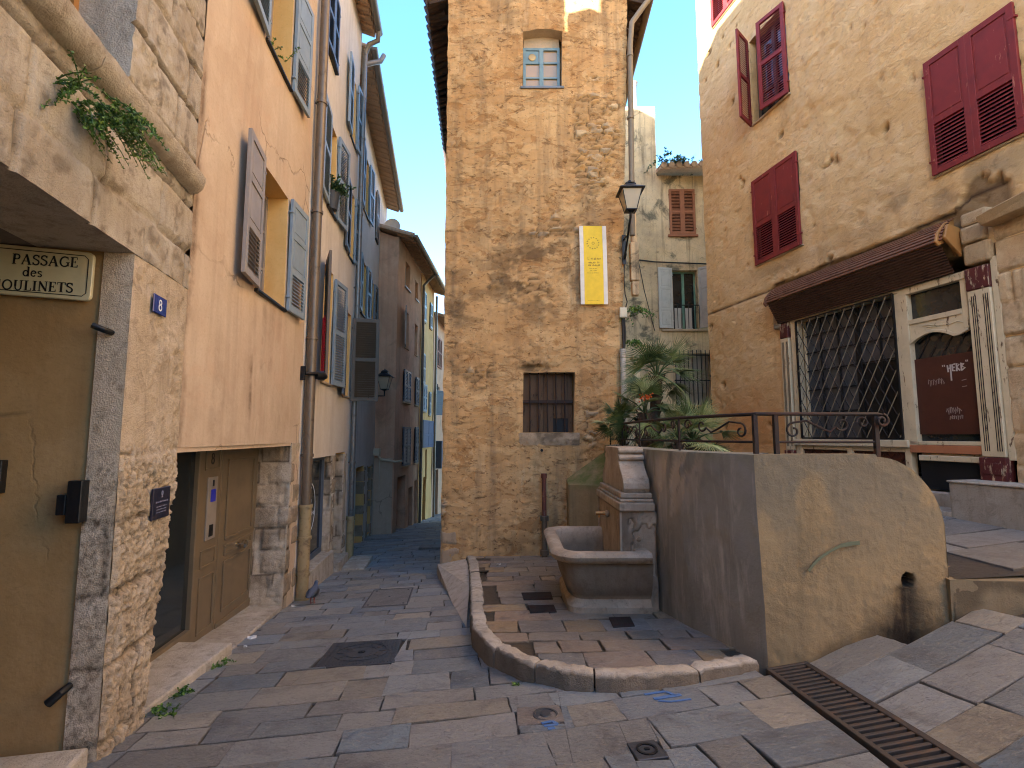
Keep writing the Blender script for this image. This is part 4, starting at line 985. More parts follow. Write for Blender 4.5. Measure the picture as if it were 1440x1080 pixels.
for s0, s1, sd in ((4.83, 5.07, 5), (5.77, 6.0, 8)):
    mb = MB(); jamb(mb, FB, s0, s1, -2.5, -.325, .28, sd); mb.box(FB, s0 + .06, s1 - .005, -2.5, -.33, -.3, -.03, 0, (.3, 0, 0)); obj('stone_pier', mb, M['rough_stone'], bh, smooth=180, recalc=False)
mb = MB(); mb.box(FB, 5.03, 5.82, -2.6, -2.09, -.3, .12, 0, (.9, 0, 0)); obj('doorstep', mb, M['kerb'], bh, bevel=.012)
mb = MB(); mb.box(FB, 5.12, 6.05, -2.7, -2.21, .125, .52, 0, (1, 0, 0)); obj('doorstep', mb, M['kerb'], bh, bevel=.012)
eave(bh, FB, 2.96, 6.12, 8.28, .24, 8.35)
dp = downpipe(bh, FB, 6.14, [(7.9,), (-1.6,)], .05, 'pipe_blue', 'drainpipe', (6.0, 4.4, 2.9, -.5))
mb = MB(); mb.tube([FB.pt(6.14, -1.55, .08), FB.pt(6.14, -2.5, .08)], .07, 14); mb.tube([FB.pt(6.14, -1.57, .08), FB.pt(6.14, -1.5, .08)], .085, 14); obj('pipe_shoe', mb, M['pipe_cream'], dp, smooth=50)
mb = MB(); mb.tube([FB.pt(6.0, 8.28, .36), FB.pt(6.08, 8.12, .34), FB.pt(6.12, 8.05, .16), FB.pt(6.14, 7.85, .08)], .05, 12)
mb.tube([FB.pt(6.40, 8.05, .42), FB.pt(6.34, 7.86, .36), FB.pt(6.22, 7.72, .2), FB.pt(6.14, 7.6, .08)], .05, 12); obj('swan_neck', mb, M['zinc'], dp, smooth=60)
mb = MB(); mb.tube([FB.pt(3.66, .84, .10), FB.pt(3.66, 1.72, .10)], .045, 12); mb.tube([FB.pt(3.66, 1.72, .10), FB.pt(3.66, 1.76, .10)], .02, 8)
solid('rolled_cloth', mb, M['red_cloth'], 'narrow roll of bright red cloth behind the open brown shutter', 'cloth', FB.pt(3.66, .84, .1), smooth=60)

# ---------------- white house
wh = thing('white_house', 'grey white plaster house further down the lane with slatted blue grey shutters', 'house', FE.pt(2.4, -2.6, 0))
HW = [(2.08, 2.72, 5.5, 6.95, .25), (3.98, 4.4, 5.5, 6.9, .12), (2.14, 2.72, 2.95, 4.25, .25), (3.5, 3.95, 2.6, 4.15, .25), (2.2, 3.25, -2.6, -.74, .3), (3.85, 4.4, -2.6, -.82, .3), (4.42, 4.7, 2.9, 4.1, .12)]
mb = MB(); relief(mb, FE, -.02, 6.3, -3.2, 8.1, .16, und(.05, .6, 9), HW, skirt=.45, rmi=1); body(mb, FE, 0, 6.3, -3.2, 7.4)
obj('wall', mb, [M['white'], M['peach_reveal']], wh, recalc=False, smooth=30)
def win_w(h, l, r, st1='shutter_blue', rows=3): window(wh, FE, *h[:4], .25, 'shutter_taupe', 'glass', 2, rows, ([(h[0] - .02, h[2] - .02, l, h[3] - h[2] + .04, 'LL', st1, -1, 4)] if l else []) + ([(h[1] + .02, h[2] - .02, r, h[3] - h[2] + .04, 'LL', 'shutter_blue', 1, 5)] if r else []), (.02, .04, .04, 'iron'))
win_w(HW[0], .45, .45); win_w(HW[2], .42, .4); win_w(HW[3], .4, .4)
for h in (HW[1], HW[6]):
    w_ = (h[1] - h[0]) / 2
    window(wh, FE, *h[:4], .12, 'shutter_taupe', 'glass', 1, 1, [(h[0], h[2], w_, h[3] - h[2], 'LL', 'shutter_taupe', 1, 0), (h[1], h[2], w_, h[3] - h[2], 'LL', 'shutter_taupe', -1, 0)], (.02, .04, .04, 'iron'))
for h in HW[4:6]:
    mb = MB(); mb.box(FE, h[0], h[1], h[2], h[3], -.3, -.26)
    for i in range(1, 6): mb.box(FE, h[0] + (h[1] - h[0]) * i / 6 - .008, h[0] + (h[1] - h[0]) * i / 6 + .008, h[2], h[3], -.26, -.25)
    obj('door', mb, M['old_wood'], wh)
for s0, s1, sd in ((3.25, 3.42, 3), (3.72, 3.86, 5), (4.4, 4.56, 8)):
    mb = MB(); rg = random.Random(sd); z = -2.9
    while z < -.8:
        h = min(rg.uniform(.18, .32), -.78 - z); mb.box(FE, s0 + rg.uniform(-.02, .01), s1 + rg.uniform(-.03, .03), z + .008, z + h, -.25, rg.uniform(.005, .03), 0, (rg.random(), .4 * rg.random(), 0)); z += h
    obj('door_quoin', mb, M['rough_stone'], wh, bevel=.016)
eave(wh, FE, .1, 6.2, 8.12, .36, 8.1, z1=7.3)
mb = MB()
mb.lathe([(.02, .0), (.2, .06), (.26, .12), (.25, .125), (.19, .07), (.015, .02)], FE.pt(5.9, 6.6, .25), 20, axis='y'); mb.tube([FE.pt(5.9, 6.6, 0), FE.pt(5.9, 6.6, .3)], .015, 8)
solid('satellite_dish', mb, M['white_frame'], 'small satellite dish at the far end of the white house', 'satellite dish', FE.pt(5.9, 6.5, .1), smooth=50)

# ---------------- orange, yellow and far houses
oh = thing('orange_house', 'pinkish orange house at the bend of the lane with a paler patched base', 'house', FC.pt(1.6, -2.9, 0))
HO = [(.85, 1.5, 4.66, 5.46, .2), (2.3, 2.78, 4.66, 5.3, .2), (.95, 1.45, 2.75, 3.9, .25), (2.35, 2.8, 2.75, 3.8, .25), (.9, 1.78, 1.05, 2.05, .1), (2.55, 3.05, 1.05, 2.0, .1), (.95, 1.9, -.9, .28, .1), (2.6, 3.1, -.9, .3, .1), (.4, 1.5, -3, -1.2, .35), (1.9, 2.5, -3, -1.65, .3), (2.75, 3.15, -3, -1.5, .3)]
mb = MB(); relief(mb, FC, 0, 3.3, -3.3, 5.9, .16, und(.05, .7, 3), HO, skirt=.45); body(mb, FC, 0, 3.3, -3.2, 5.9)
FS = Fr((-3.36, 14.7), (-1, 0), True)
relief(mb, FS, 0, 2.4, -3.2, 5.85, .2, und(.05, .7, 6), (), skirt=0, warp=lambda a, z: (a, z + np.where(z > 5.8, a * .35, 0)))
obj('wall', mb, M['orange'], oh, recalc=False, smooth=30)
mb = MB(); relief(mb, FS, .03, .78, -3.1, -.62, .1, lambda a, z: .02 + .03 * (fbm(a * 2, z * 2, 3, 1) - .5), (), skirt=.05); obj('render_patch', mb, M['peach'], oh, recalc=False)
for h in HO[:2]: window(oh, FC, *h[:4], .2, 'white_frame', 'glass', 2, 2, (), (.04, .05, .05, 'white_frame'))
window(oh, FC, *HO[2][:4], .25, 'white_frame', 'glass', 2, 2, [(.93, 2.74, .46, 1.2, 'LL', 'shutter_white', -1, 14)], (.03, .04, .04, 'sill'))
window(oh, FC, *HO[3][:4], .25, 'white_frame', 'glass', 2, 2, (), (.03, .04, .04, 'sill'))
for h in HO[4:8]:
    w_ = (h[1] - h[0]) / 2
    window(oh, FC, *h[:4], .1, 'shutter_taupe', 'glass', 1, 1, [(h[0], h[2], w_, h[3] - h[2], 'LL', 'shutter_dark', 1, 0), (h[1], h[2], w_, h[3] - h[2], 'LL', 'shutter_dark', -1, 0)], (.03, .05, .05, 'sill'))
for h in HO[8:]:
    mb = MB(); mb.box(FC, h[0], h[1], h[2], h[3], -.36, -.3); obj('door', mb, M['old_wood'], oh)
eave(oh, FC, -.25, 3.35, 5.82, .42, 5.9)
mb = MB(); mb.tube([FC.pt(3.32, 5.8, .5), FC.pt(3.32, 5.65, .3), FC.pt(3.32, 5.4, .08), FC.pt(3.32, -3, .08)], .05, 10); obj('drainpipe', mb, M['pipe_blue'], oh, smooth=60)
yh = thing('yellow_house', 'yellow plaster house with navy blue shutters beyond the orange one', 'house', FC.pt(4.6, -3.2, 0))
HY = [(3.6, 4.05, 4.2, 5.3, .1), (4.9, 5.3, 4.2, 5.2, .1), (3.65, 4.05, 1.9, 3.0, .1), (3.75, 4.45, .9, 1.9, .1), (4.95, 5.3, .8, 1.7, .1), (4.5, 4.8, -1.6, -.5, .2), (4.2, 4.7, -3.3, -1.5, .3)]
mb = MB(); relief(mb, FC, 3.4, 5.8, -3.6, 5.9, .18, und(.05, .7, 13), HY, skirt=.45); body(mb, FC, 3.4, 5.8, -3.4, 5.9)
obj('wall', mb, M['yellow'], yh, recalc=False, smooth=30)
for h in HY[:5]:
    w_ = (h[1] - h[0]) / 2
    window(yh, FC, *h[:4], .1, 'white_frame', 'glass', 1, 1, [(h[0], h[2], w_, h[3] - h[2], 'LL', 'shutter_blue', 1, 0), (h[1], h[2], w_, h[3] - h[2], 'LL', 'shutter_blue', -1, 0)], (.03, .05, .05, 'sill'))
mb = MB(); mb.box(FC, 4.5, 4.8, -1.6, -.5, -.2, -.16); obj('window', mb, M['glass'], yh)
mb = MB(); mb.box(FC, 4.2, 4.7, -3.3, -1.5, -.3, -.25); obj('door', mb, M['old_wood'], yh)
for s in (3.75, 4.65): obj('shutter', place(shutter_mb(.85, 1.0, 'PP'), FC, s, -.42, .05, 1, 4), M['shutter_navy'], yh, bevel=.004)
eave(yh, FC, 3.4, 6.0, 5.8, .42, 5.9)
mb = MB(); mb.tube([FC.pt(5.85, 5.7, .1), FC.pt(5.85, -3.2, .1)], .05, 10); obj('drainpipe', mb, M['pipe_blue'], yh, smooth=60)
fh = thing('far_orange_house', 'lower orange house at the very end of the lane with a reddish shutter', 'house', FC.pt(8, -3.5, 0))
fh.name = 'far_house'
mb = MB(); HF = [(6.5, 7.6, 2.9, 4.2, .12), (6.7, 7.4, 1.0, 2.1, .12), (6.5, 7.4, -3.3, -1.4, .3)]
relief(mb, FC, 5.92, 10.5, -3.8, 4.95, .2, und(.05, .7, 17), HF, skirt=.45); body(mb, FC, 5.92, 10.5, -3.8, 4.9)
obj('wall', mb, M['orange'], fh, recalc=False, smooth=30)
window(fh, FC, *HF[0][:4], .12, 'white_frame', 'glass', 1, 1, [(6.5, 2.9, .55, 1.3, 'LL', 'shutter_rust', 1, 0), (7.6, 2.9, .55, 1.3, 'LL', 'shutter_rust', -1, 0)])
window(fh, FC, *HF[1][:4], .12, 'white_frame', 'glass', 2, 2, [(6.68, .98, .5, 1.14, 'LL', 'shutter_dark', -1, 10)])
mb = MB(); mb.box(FC, 6.5, 7.4, -3.3, -1.4, -.3, -.25); obj('door', mb, M['old_wood'], fh)
obj('shutter', place(shutter_mb(.6, 1.0, 'PP'), FC, 5.98, .85, .04, 1, 35), M['shutter_dark'], fh, bevel=.004)
mb = MB(); mb.box(FC, 6.1, 6.9, -1.3, -.2, .0, .35); obj('meter_cupboard', mb, M['shutter_dark'], fh, bevel=.01)
eave(fh, FC, 5.95, 10.5, 4.85, .4, 4.95)
eh = thing('end_house', 'brownish house wall closing the lane beyond the far bend', 'house', (-1.5, 26.5, -3.5))
FEnd = Fr((-6, 26.5), (1, 0))
mb = MB(); relief(mb, FEnd, 0, 9, -4, 4.5, .4, und(.08, .6, 4), [(4.0, 4.9, 1.2, 2.6, .2)], skirt=.4); body(mb, FEnd, 0, 9, -4, 4.5); obj('wall', mb, M['beige'], eh, recalc=False)
window(eh, FEnd, 4.0, 4.9, 1.2, 2.6, .2, 'white_frame'); eave(eh, FEnd, 0, 9, 4.4, .4, 4.5)
# ================================================================== THE TOWER-LIKE HOUSE
FT = Fr((0, 8), (1, 0))
def blob(a, z, s, h, rs, rz): return np.exp(-(((a - s) / rs) ** 2 + ((z - h) / rz) ** 2))
def t_fields(a, z):
    reg = (1.1 * blob(a, z, 1.3, 4.3, .38, .7) + .8 * blob(a, z, 1.2, 5.4, .4, .6) + .55 * blob(a, z, .45, 3.3, .55, .4) + .5 * blob(a, z, .2, 2.3, .9, .6) + .5 * blob(a, z, -.6, 1.2, .5, .9)
           + .9 * blob(a, z, 1.3, .1, .3, .45) + .55 * blob(a, z, .9, -1.1, .35, .6) + .35 * blob(a, z, -.8, 4.6, .3, 1.2) + .9 * blob(a, z, .3, 1.12, .28, .07) + .6 * blob(a, z, -1.05, -1.2, .12, .8))
    n = fbm(a * 3.2, z * 4.2, 5, 31, .6)
    ex = sst(.47, .55, .31 + .42 * reg * (.55 + .9 * (n - .2)) + .36 * (n - .5))
    wx = a + .05 * (fbm(a * 6, z * 6, 3, 2) - .5); wz = z + .05 * (fbm(a * 6, z * 6, 3, 3) - .5)
    f1, f2, i = voro(wx / .19, wz / .10, 40); ed = f2 - f1
    return reg, n, ex, ed, i
def t_disp(a, z):
    reg, n, ex, ed, i = t_fields(a, z)
    rm = .35 + .65 * sst(.4, .62, fbm(a * 1.1, z * .9, 3, 71) * .6 + .4 * np.clip(reg, 0, 1)); lump = .05 * (fbm(a * 1.6, z * 1.6, 3, 7) - .5) + (.35 + .65 * sst(.3, .7, z)) * rm * (.034 * (fbm(a * 4, z * 5, 4, 8) - .5) + .016 * (fbm(a * 11, z * 17, 4, 9) - .5)) - .010 * sst(.55, .6, fbm(a * 2.6, z * 3.6, 5, 91, .62)) - .007 * sst(.52, .56, fbm(a * 4.6, z * 6.6, 5, 95, .62))
    st = -.022 + .034 * sst(.02, .3, ed) * (.5 + i) + .012 * (fbm(a * 25, z * 25, 3, 4) - .5)
    pits = -.025 * sst(.66, .74, fbm(a * 8, z * 14, 4, 51, .6)) * (.3 + reg)
    low = .03 * sst(.62, .55, z + .03 * (n - .5)) * sst(.14, .06, a + .04 * (n - .5))
    e = sst(0, .04, a + 1.08) * sst(0, .04, 1.70 - a)
    brk = -.07 * sst(.5, .6, fbm(a * 6, z * 9, 3, 61) * .5 + .5 * blob(a, z, .34, 1.05, .26, .09) * 1.3)
    return (lump * (1 - .5 * ex) + st * ex + pits + low) * (.25 + .75 * e) + brk * blob(a, z, .34, 1.06, .3, .12)
def t_col(a, z):
    reg, n, ex, ed, i = t_fields(a, z)
    soil = np.clip(1.6 * blob(a, z, .32, 1.07, .22, .06) + 1.0 * blob(a, z, .3, 2.6, .9, .9) + .7 * blob(a, z, -.85, 2.1, .25, .35) + .55 * blob(a, z, .6, 3.9, .6, .25) + .5 * blob(a, z, -.95, 1.2, .2, .7) + .45 * blob(a, z, .2, 7.3, 2, .7) + .4 * blob(a, z, -.8, 6.3, .3, .4) + .35 * blob(a, z, -.2, -1.7, 1.2, .25), 0, 1)
    soil = soil * sst(.46, .60, fbm(a * 3.6, z * 4.4, 5, 77, .62) + .1 * (i - .5) * ex)
    return ex, np.where(ed < .1, .0, .15 + .85 * i), soil
k = N('old tower plaster'); a_ = k.attr()
sx = k.n('ShaderNodeSeparateXYZ'); k.vec(); k.nt.links.new(k._c, sx.inputs[0]); zc_ = sx.outputs[2]
c = k.mix(S(198, 160, 110), S(184, 142, 92), k.sel(k.noise(1.0, 7, .62), .38, .64))
p1_ = k.ramp(k.noise(1.9, 10, .68, k.vec((1, 1, 1.3)), .5), [(.515, 0.), (.545, 1.)]); c = k.mix(c, S(212, 178, 128), k.m('MULTIPLY', p1_, .42))
p2_ = k.ramp(k.noise(2.3, 10, .7, k.vec((1, 1, 1.5), (4, 4, 8)), .7), [(.555, 0.), (.58, 1.)]); c = k.mix(c, S(150, 104, 58), k.m('MULTIPLY', p2_, .5))
p3_ = k.ramp(k.noise(5.2, 9, .72, k.vec((1, 1, 2.0), (6, 1, 2)), .8), [(.585, 0.), (.615, 1.)]); c = k.mix(c, S(116, 84, 54), k.m('MULTIPLY', p3_, .6))
c = k.mix(c, S(166, 140, 104), k.m('MULTIPLY', k.ramp(k.m('ADD', zc_, k.m('MULTIPLY', k.noise(3, 6, .6), .25)), [(.0, 1.), (2.5, 1.), (2.7, 0.)]), .55)) if False else c
c = k.mix(c, S(122, 102, 78), k.m('MULTIPLY', k.sel(k.noise(1, 6, .65, k.vec((4.5, 4.5, .4))), .5, .72), .65))
c = k.mix(c, S(214, 190, 150), k.m('MULTIPLY', k.sel(k.noise(1, 6, .65, k.vec((5.5, 5.5, .5), (2, 2, 2))), .6, .75), .5))
sc_ = k.ramp(a_[1], [(0., S(118, 92, 62)), (.15, S(156, 122, 82)), (.45, S(178, 144, 100)), (.7, S(192, 148, 92)), (.85, S(158, 142, 118)), (1., S(202, 176, 136))])
c = k.mix(c, sc_, k.m('MULTIPLY', a_[0], .9))
c = k.mix(c, S(92, 74, 54), k.m('MULTIPLY', a_[2], .8))
c = k.mix(c, S(84, 60, 38), k.m('MULTIPLY', k.ramp(k.noise(12, 8, .72, k.vec((1, 1, 2.0)), .5), [(.57, 0.), (.64, 1.)]), .65))
h_ = k.m('ADD', k.m('MULTIPLY', k.noise(7, 6, .6, k.vec((1, 1, 1.4))), .45), k.m('ADD', k.m('MULTIPLY', p1_, .12), k.m('MULTIPLY', p2_, -.11)))
h_ = k.m('ADD', h_, k.m('ADD', k.m('MULTIPLY', p3_, -.16), k.m('MULTIPLY', k.noise(50, 4, .65), .10)))
M['tower'] = k.out(c, .92, nrm=k.bump(h_, .75, .04), spec=.22)
M['tower_reveal'] = m_plaster('pale reveal plaster', S(188, 168, 140), S(176, 152, 120), S(196, 178, 152), S(120, 100, 76), .3, .2, .3)

th = thing('tall_ochre_house', 'tall narrow ochre house with crumbling plaster standing in the middle between two lanes', 'house', (.3, 8, -2.0))
HT1 = (.09, .70, 5.80, 6.85, .24); HT2 = (.165, .965, .055, 1.0, .2)
def t_warp(a, z):
    a0 = a; a = a + .03 * (fbm(z * 5, z * 0 + 1, 4, 3) - .5) * (sst(-.95, -1.08, a0) + sst(1.57, 1.70, a0))
    return a + .035 * np.clip(z, 0, 9) * (a + 1.08) / 2.78, np.where(np.abs(z - 6.85) < .002, z - .05 * ((a - .395) / .3) ** 2 * (np.abs(a - .395) < .32), z)
mb = MB(); relief(mb, FT, -1.08, 1.70, -2.5, 7.6, .026, t_disp, [HT1, HT2], t_col, skirt=.35, warp=t_warp, rmi=1)
relief(mb, FT, -1.08, 2.0, 7.6, 8.6, .2, None, (), lambda a, z: (a * 0, a * 0, a * 0 + .3), skirt=.3, warp=lambda a, z: (np.clip(a, -1.08 + (z - 7.6) * 1.2, 2.0 - (z - 7.6) * 1.3), z))
p = [(-1.07, 8.34), (1.70, 8.34), (2.7, 19), (-1.76, 19)]; q = [(-1.07, 8.34), (1.97, 8.34), (2.75, 19), (-1.76, 19)]
mb.hexa([(x, y, -2.8) for x, y in p] + [(x, y, 7.7) for x, y in q], 0, (0, 0, .2))  # body stretched back out of sight to darken the alley
obj('wall', mb, [M['tower'], M['tower_reveal']], th, recalc=False, smooth=180)
# roof: ridge running back, eaves on either side
mb = MB(); rg = random.Random(6)
def roofside(x0, z0, xr, zr, y0, y1, slx):
    n = int((y1 - y0) / .2)
    mb.hexa([(x0, y0, z0), (x0 + slx, y1, z0), (xr, y1, zr), (xr, y0, zr), (x0, y0, z0 + .07), (x0 + slx, y1, z0 + .07), (xr, y1, zr + .07), (xr, y0, zr + .07)])
    for i in range(n):
        f = (i + .5) / n; y = y0 + (y1 - y0) * f; x = x0 + slx * f; e = -.06 if x0 < xr else .06
        mb.tube([(x + e, y, z0 + .05 + rg.uniform(-.01, .01)), (xr, y, zr + .06)], [.085, .075], 8)
        mb.tube([(x + e * .6, y + .1, z0 - .015), (x + (.25 if x0 < xr else -.25), y + .1, z0 + .1)], [.055, .055], 8)
roofside(-1.44, 7.5, .45, 8.75, 7.93, 15, -.45); roofside(2.34, 7.5, .45, 8.75, 7.93, 15, .35)
obj('roof', mb, M['backlit_tile'], th, smooth=40)
for i in range(16):
    y = 8.15 + i * .42
    for a, b in (((-1.42 - .06 * (y - 8), y, 7.45), (-1.0, y, 7.56)), ((2.3 + .05 * (y - 8), y, 7.45), (1.9, y, 7.56))):
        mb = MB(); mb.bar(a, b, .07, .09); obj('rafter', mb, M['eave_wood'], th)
mb = MB(); mb.tube([(2.37, 7.95, 7.47), (2.75, 15, 7.47)], .06, 10); mb.tube([(2.37, 8.0, 7.45), (2.2, 7.98, 7.2), (2.01, 7.93, 6.9), (1.97, 7.93, 6.5), (1.93, 7.93, 3.2)], .045, 12)
for z in (6.3, 5.2, 4.1): mb.tube([(1.965 - (6.5 - z) * .012, 7.93, z - .02), (1.965 - (6.5 - z) * .012, 7.93, z + .02)], .056, 12)
obj('gutter', mb, M['conduit'], th, smooth=50)
# upper window
o = window(th, FT, .19, .815, 5.80, 6.62, .22, 'blue_frame', 'warm_glass', 2, 3)
mb = MB(); mb.box(FT, .235, .455, 6.33, 6.57, -.185, -.165); vp = obj('vent_panel', mb, M['blue_frame'], o)
mb = MB(); mb.lathe([(.062, 0), (.062, .012), (.045, .016), (.0, .016)], FT.pt(.345, 6.45, -.166), 20, axis='y'); obj('round_vent', mb, M['brass'], vp, smooth=40)
mb = MB(); mb.box(FT, .2, .81, 6.62, 6.9, -.22, -.19); obj('lintel_board', mb, M['tower_reveal'], o)
mb = MB(); mb.box(FT, .14, .87, 5.755, 5.80, -.1, .03); obj('sill', mb, M['pipe_blue'], o, bevel=.006)
# barred window
mb = MB(); rg = random.Random(9); x = .165
while x < .96:
    w = rg.uniform(.10, .16); w = min(w, .966 - x); hole_ = .55 < x < .8
    mb.box(FT, x + .002, x + w - .002, (.28 if hole_ else .06), .995, -.185 + rg.uniform(-.006, .006), -.165); x += w
o = obj('window', mb, M['old_wood'], th, bevel=.003); o['label'] = 'boarded window behind rusty bars'
mb = MB(); mb.box(FT, .165, .966, .05, 1.02, -.25, -.2); obj('dark_back', mb, M['black_board'], o)
mb = MB()
for i in range(5): mb.tube([FT.pt(.285 + i * .138, .05, -.11), FT.pt(.285 + i * .138, 1.0, -.11)], .011, 8)
mb.box(FT, .165, .966, .52, .565, -.13, -.105)
obj('window_bars', mb, M['rust_iron'], o, smooth=40)
mb = MB(); relief(mb, FT, .115, 1.045, -.145, .05, .02, lambda a, z: .05 + .035 * (fbm(a * 8, z * 8, 4, 5) - .5) - .04 * sst(.0, -.15, z + .15 * (fbm(a * 5, z, 3, 2) - .35)), (), lambda a, z: (.5 + a * 0, sst(.45, .7, fbm(a * 7, z * 9, 4, 3)) * .7, a * 0), skirt=.2)
mb.box(FT, .12, 1.04, .0, .05, -.18, .0, 0, (.5, .3, 0)); obj('sill', mb, M['sill'], o, smooth=180, recalc=False)
mb = MB(); mb.tube([FT.pt(.46, -.22, -.02), FT.pt(.46, -.22, .035)], .022, 12); obj('drain_hole', mb, M['black_board'], th)
# base stones at the left corner
mb = MB()
for z0, z1, w in ((-1.98, -1.68, .32), (-1.66, -1.42, .27)):
    relief(mb, FT, -1.09, -1.09 + w, z0, z1, .02, lambda a, z: .035 + .03 * (fbm(a * 6, z * 6, 4, 8) - .5) - .03 * (1 - sst(0, .05, a + 1.09) * sst(0, .05, -1.09 + w - a) * sst(0, .05, z - z0) * sst(0, .05, z1 - z)), (), lambda a, z: (.1 + a * 0, .2 + a * 0, a * 0), skirt=.1)
obj('corner_stone', mb, M['sill'], th, smooth=180, recalc=False)
# things on the tower
bn = thing('banner', 'tall yellow banner with white edges hanging on the ochre wall', 'banner', FT.pt(1.42, 2.07, .06))
def bow(a, z, d): return FT.pt(a + .015 * (z - 2.7) * -1 * .5, z, d + .02 * math.sin((z - 2.07) * 2.4))
def strip_(mb, a0, a1, z0, z1, d, n=12):
    for i in range(n):
        za, zb = z0 + (z1 - z0) * i / n, z0 + (z1 - z0) * (i + 1) / n
        mb.hexa([bow(a0, za, d), bow(a1, za, d), bow(a1, za, d + .004), bow(a0, za, d + .004), bow(a0, zb, d), bow(a1, zb, d), bow(a1, zb, d + .004), bow(a0, zb, d + .004)])
mb = MB(); strip_(mb, 1.148, 1.452, 2.075, 3.36, .06); obj('cloth', mb, M['banner_yellow'], bn)
mb = MB(); strip_(mb, 1.085, 1.147, 2.075, 3.36, .06); obj('border', mb, M['banner_white'], bn); mb = MB(); strip_(mb, 1.453, 1.515, 2.075, 3.36, .06); obj('border', mb, M['banner_white'], bn)
class FB_:                         # print lies on the bowed cloth
    @staticmethod
    def pt(a, z, d): return bow(a, z, d + .0645)
mb = MB(); rg = random.Random(4); cx, cz = 1.30, 3.07
for i in range(14):
    t = i / 14 * 360
    mb.stroke(FB_, [(cx + .085 * math.cos(R(t)), cz + .085 * math.sin(R(t))), (cx + (.085 + rg.uniform(.01, .022)) * math.cos(R(t + 9)), cz + .1 * math.sin(R(t + 9)))], .013, 0, .001)
mb.stroke(FB_, arcp(cx, cz, .02, .02, 0, 360, 8), .008, 0, .001)
mb.stroke(FB_, [(1.21, 2.835), (1.21, 2.795), (1.23, 2.795)], .006, 0, .001)
wordlines(mb, FB_, 1.32, 2.795, .17, .035, 0, rg); wordlines(mb, FB_, 1.30, 2.735, .18, .03, 0, rg); wordlines(mb, FB_, 1.30, 2.690, .18, .03, 0, rg); wordlines(mb, FB_, 1.30, 2.735, .18, .03, 0, rg); wordlines(mb, FB_, 1.30, 2.69, .18, .03, 0, rg)
for i, w in enumerate((.13, .11, .2)): wordlines(mb, FB_, 1.29, 2.645 - i * .036, w, .014, 0, rg)
wordlines(mb, FB_, 1.29, 2.13, .17, .01, 0, rg)
obj('print', mb, M['banner_text'], bn)
def lantern(root, c, s, bw):
    """four-sided lantern, c = centre of its floor, s = height of the glass body"""
    cx, cy, cz = c; w0, w1 = .36 * s, .68 * s
    m = MB(); m.lathe([(.40 * s, -.02 * s), (.40 * s, .03 * s)], c, sq=4); m.lathe([(.15 * s, -.1 * s), (.3 * s, -.02 * s)], c, sq=4)
    for i in range(4):
        a = R(45 + 90 * i); m.bar((cx + w0 * math.cos(a), cy + w0 * math.sin(a), cz + .02 * s), (cx + w1 * math.cos(a), cy + w1 * math.sin(a), cz + s), .035 * s)
        b = R(135 + 90 * i); m.bar((cx + w1 * math.cos(a), cy + w1 * math.sin(a), cz + s), (cx + w1 * math.cos(b), cy + w1 * math.sin(b), cz + s), .05 * s)
    obj('lantern_frame', m, M['iron'], root, bevel=.002)
    m = MB(); m.lathe([(.86 * s, s * .97), (.88 * s, s * 1.02), (.36 * s, s * 1.26), (.34 * s, s * 1.36)], c, sq=4)
    m.lathe([(.30 * s, s * 1.36), (.25 * s, s * 1.46), (.10 * s, s * 1.52), (.04 * s, s * 1.54), (.06 * s, s * 1.58), (.0, s * 1.64)], c, 12)
    obj('lantern_roof', m, M['iron'], root, bevel=.003)
    m = MB(); m.lathe([(w0 * .98, .03 * s), (w1 * .98, s * .985)], c, sq=4); obj('lantern_glass', m, M['lamp_glass'], root)
lp = thing('street_lamp', 'black lantern on an iron bracket at the right corner of the ochre house', 'street lamp', (1.78, 7.9, 2.9))
lantern(lp, (1.78, 7.38, 3.36), .30, 0)
mb = MB(); mb.box(FT, 1.77, 1.83, 2.74, 3.22, .02, .05)
mb.tube([(1.80, 7.95, 2.82), (1.80, 7.84, 2.92), (1.79, 7.66, 3.05), (1.78, 7.5, 3.18), (1.78, 7.39, 3.27), (1.78, 7.38, 3.35)], .018, 8)
mb.tube([(1.80, 7.95, 3.14), (1.79, 7.8, 3.12), (1.785, 7.62, 3.08)], .014, 8)
mb.tube([(1.80, 7.93, 2.86), (1.80, 7.87, 2.8), (1.80, 7.82, 2.85), (1.80, 7.84, 2.92)], .01, 8)
obj('bracket', mb, M['iron'], lp, smooth=50)
mb = MB(); mb.box(FT, 1.70, 1.815, 1.86, 2.02, .02, .085); mb.box(FT, 1.715, 1.80, 1.875, 2.005, .085, .092)
solid('electrical_box', mb, M['box_cream'], 'small cream electrical box on the wall below the lantern bracket', 'electrical box', FT.pt(1.76, 1.86, .03), bevel=.008, seg=2)
mb = MB(); mb.tube([FT.pt(1.80, 2.74, .04), FT.pt(1.79, 2.5, .035), FT.pt(1.80, 2.25, .035), FT.pt(1.83, 2.12, .04), FT.pt(1.80, 2.02, .05)], .009, 6)
mb.tube([FT.pt(1.75, 1.86, .04), FT.pt(1.76, 1.6, .035), FT.pt(1.755, 1.3, .04)], .02, 8); mb.tube([FT.pt(1.78, 1.86, .04), FT.pt(1.79, 1.6, .035), FT.pt(1.765, 1.3, .04)], .012, 8)
solid('cable_run', mb, M['cable'], 'dark cables running from the lantern down to a pale pipe', 'cable', FT.pt(1.78, 1.3, .04), smooth=60)
mb = MB(); mb.tube([FT.pt(1.74, 1.32, .05), FT.pt(1.74, -.5, .05)], .045, 14); mb.tube([FT.pt(1.74, 1.30, .05), FT.pt(1.74, 1.36, .05)], .05, 14)
solid('pale_pipe', mb, M['pipe_pvc'], 'pale grey upright pipe against the ochre wall behind the palm', 'pipe', FT.pt(1.74, -.5, .05), smooth=50)
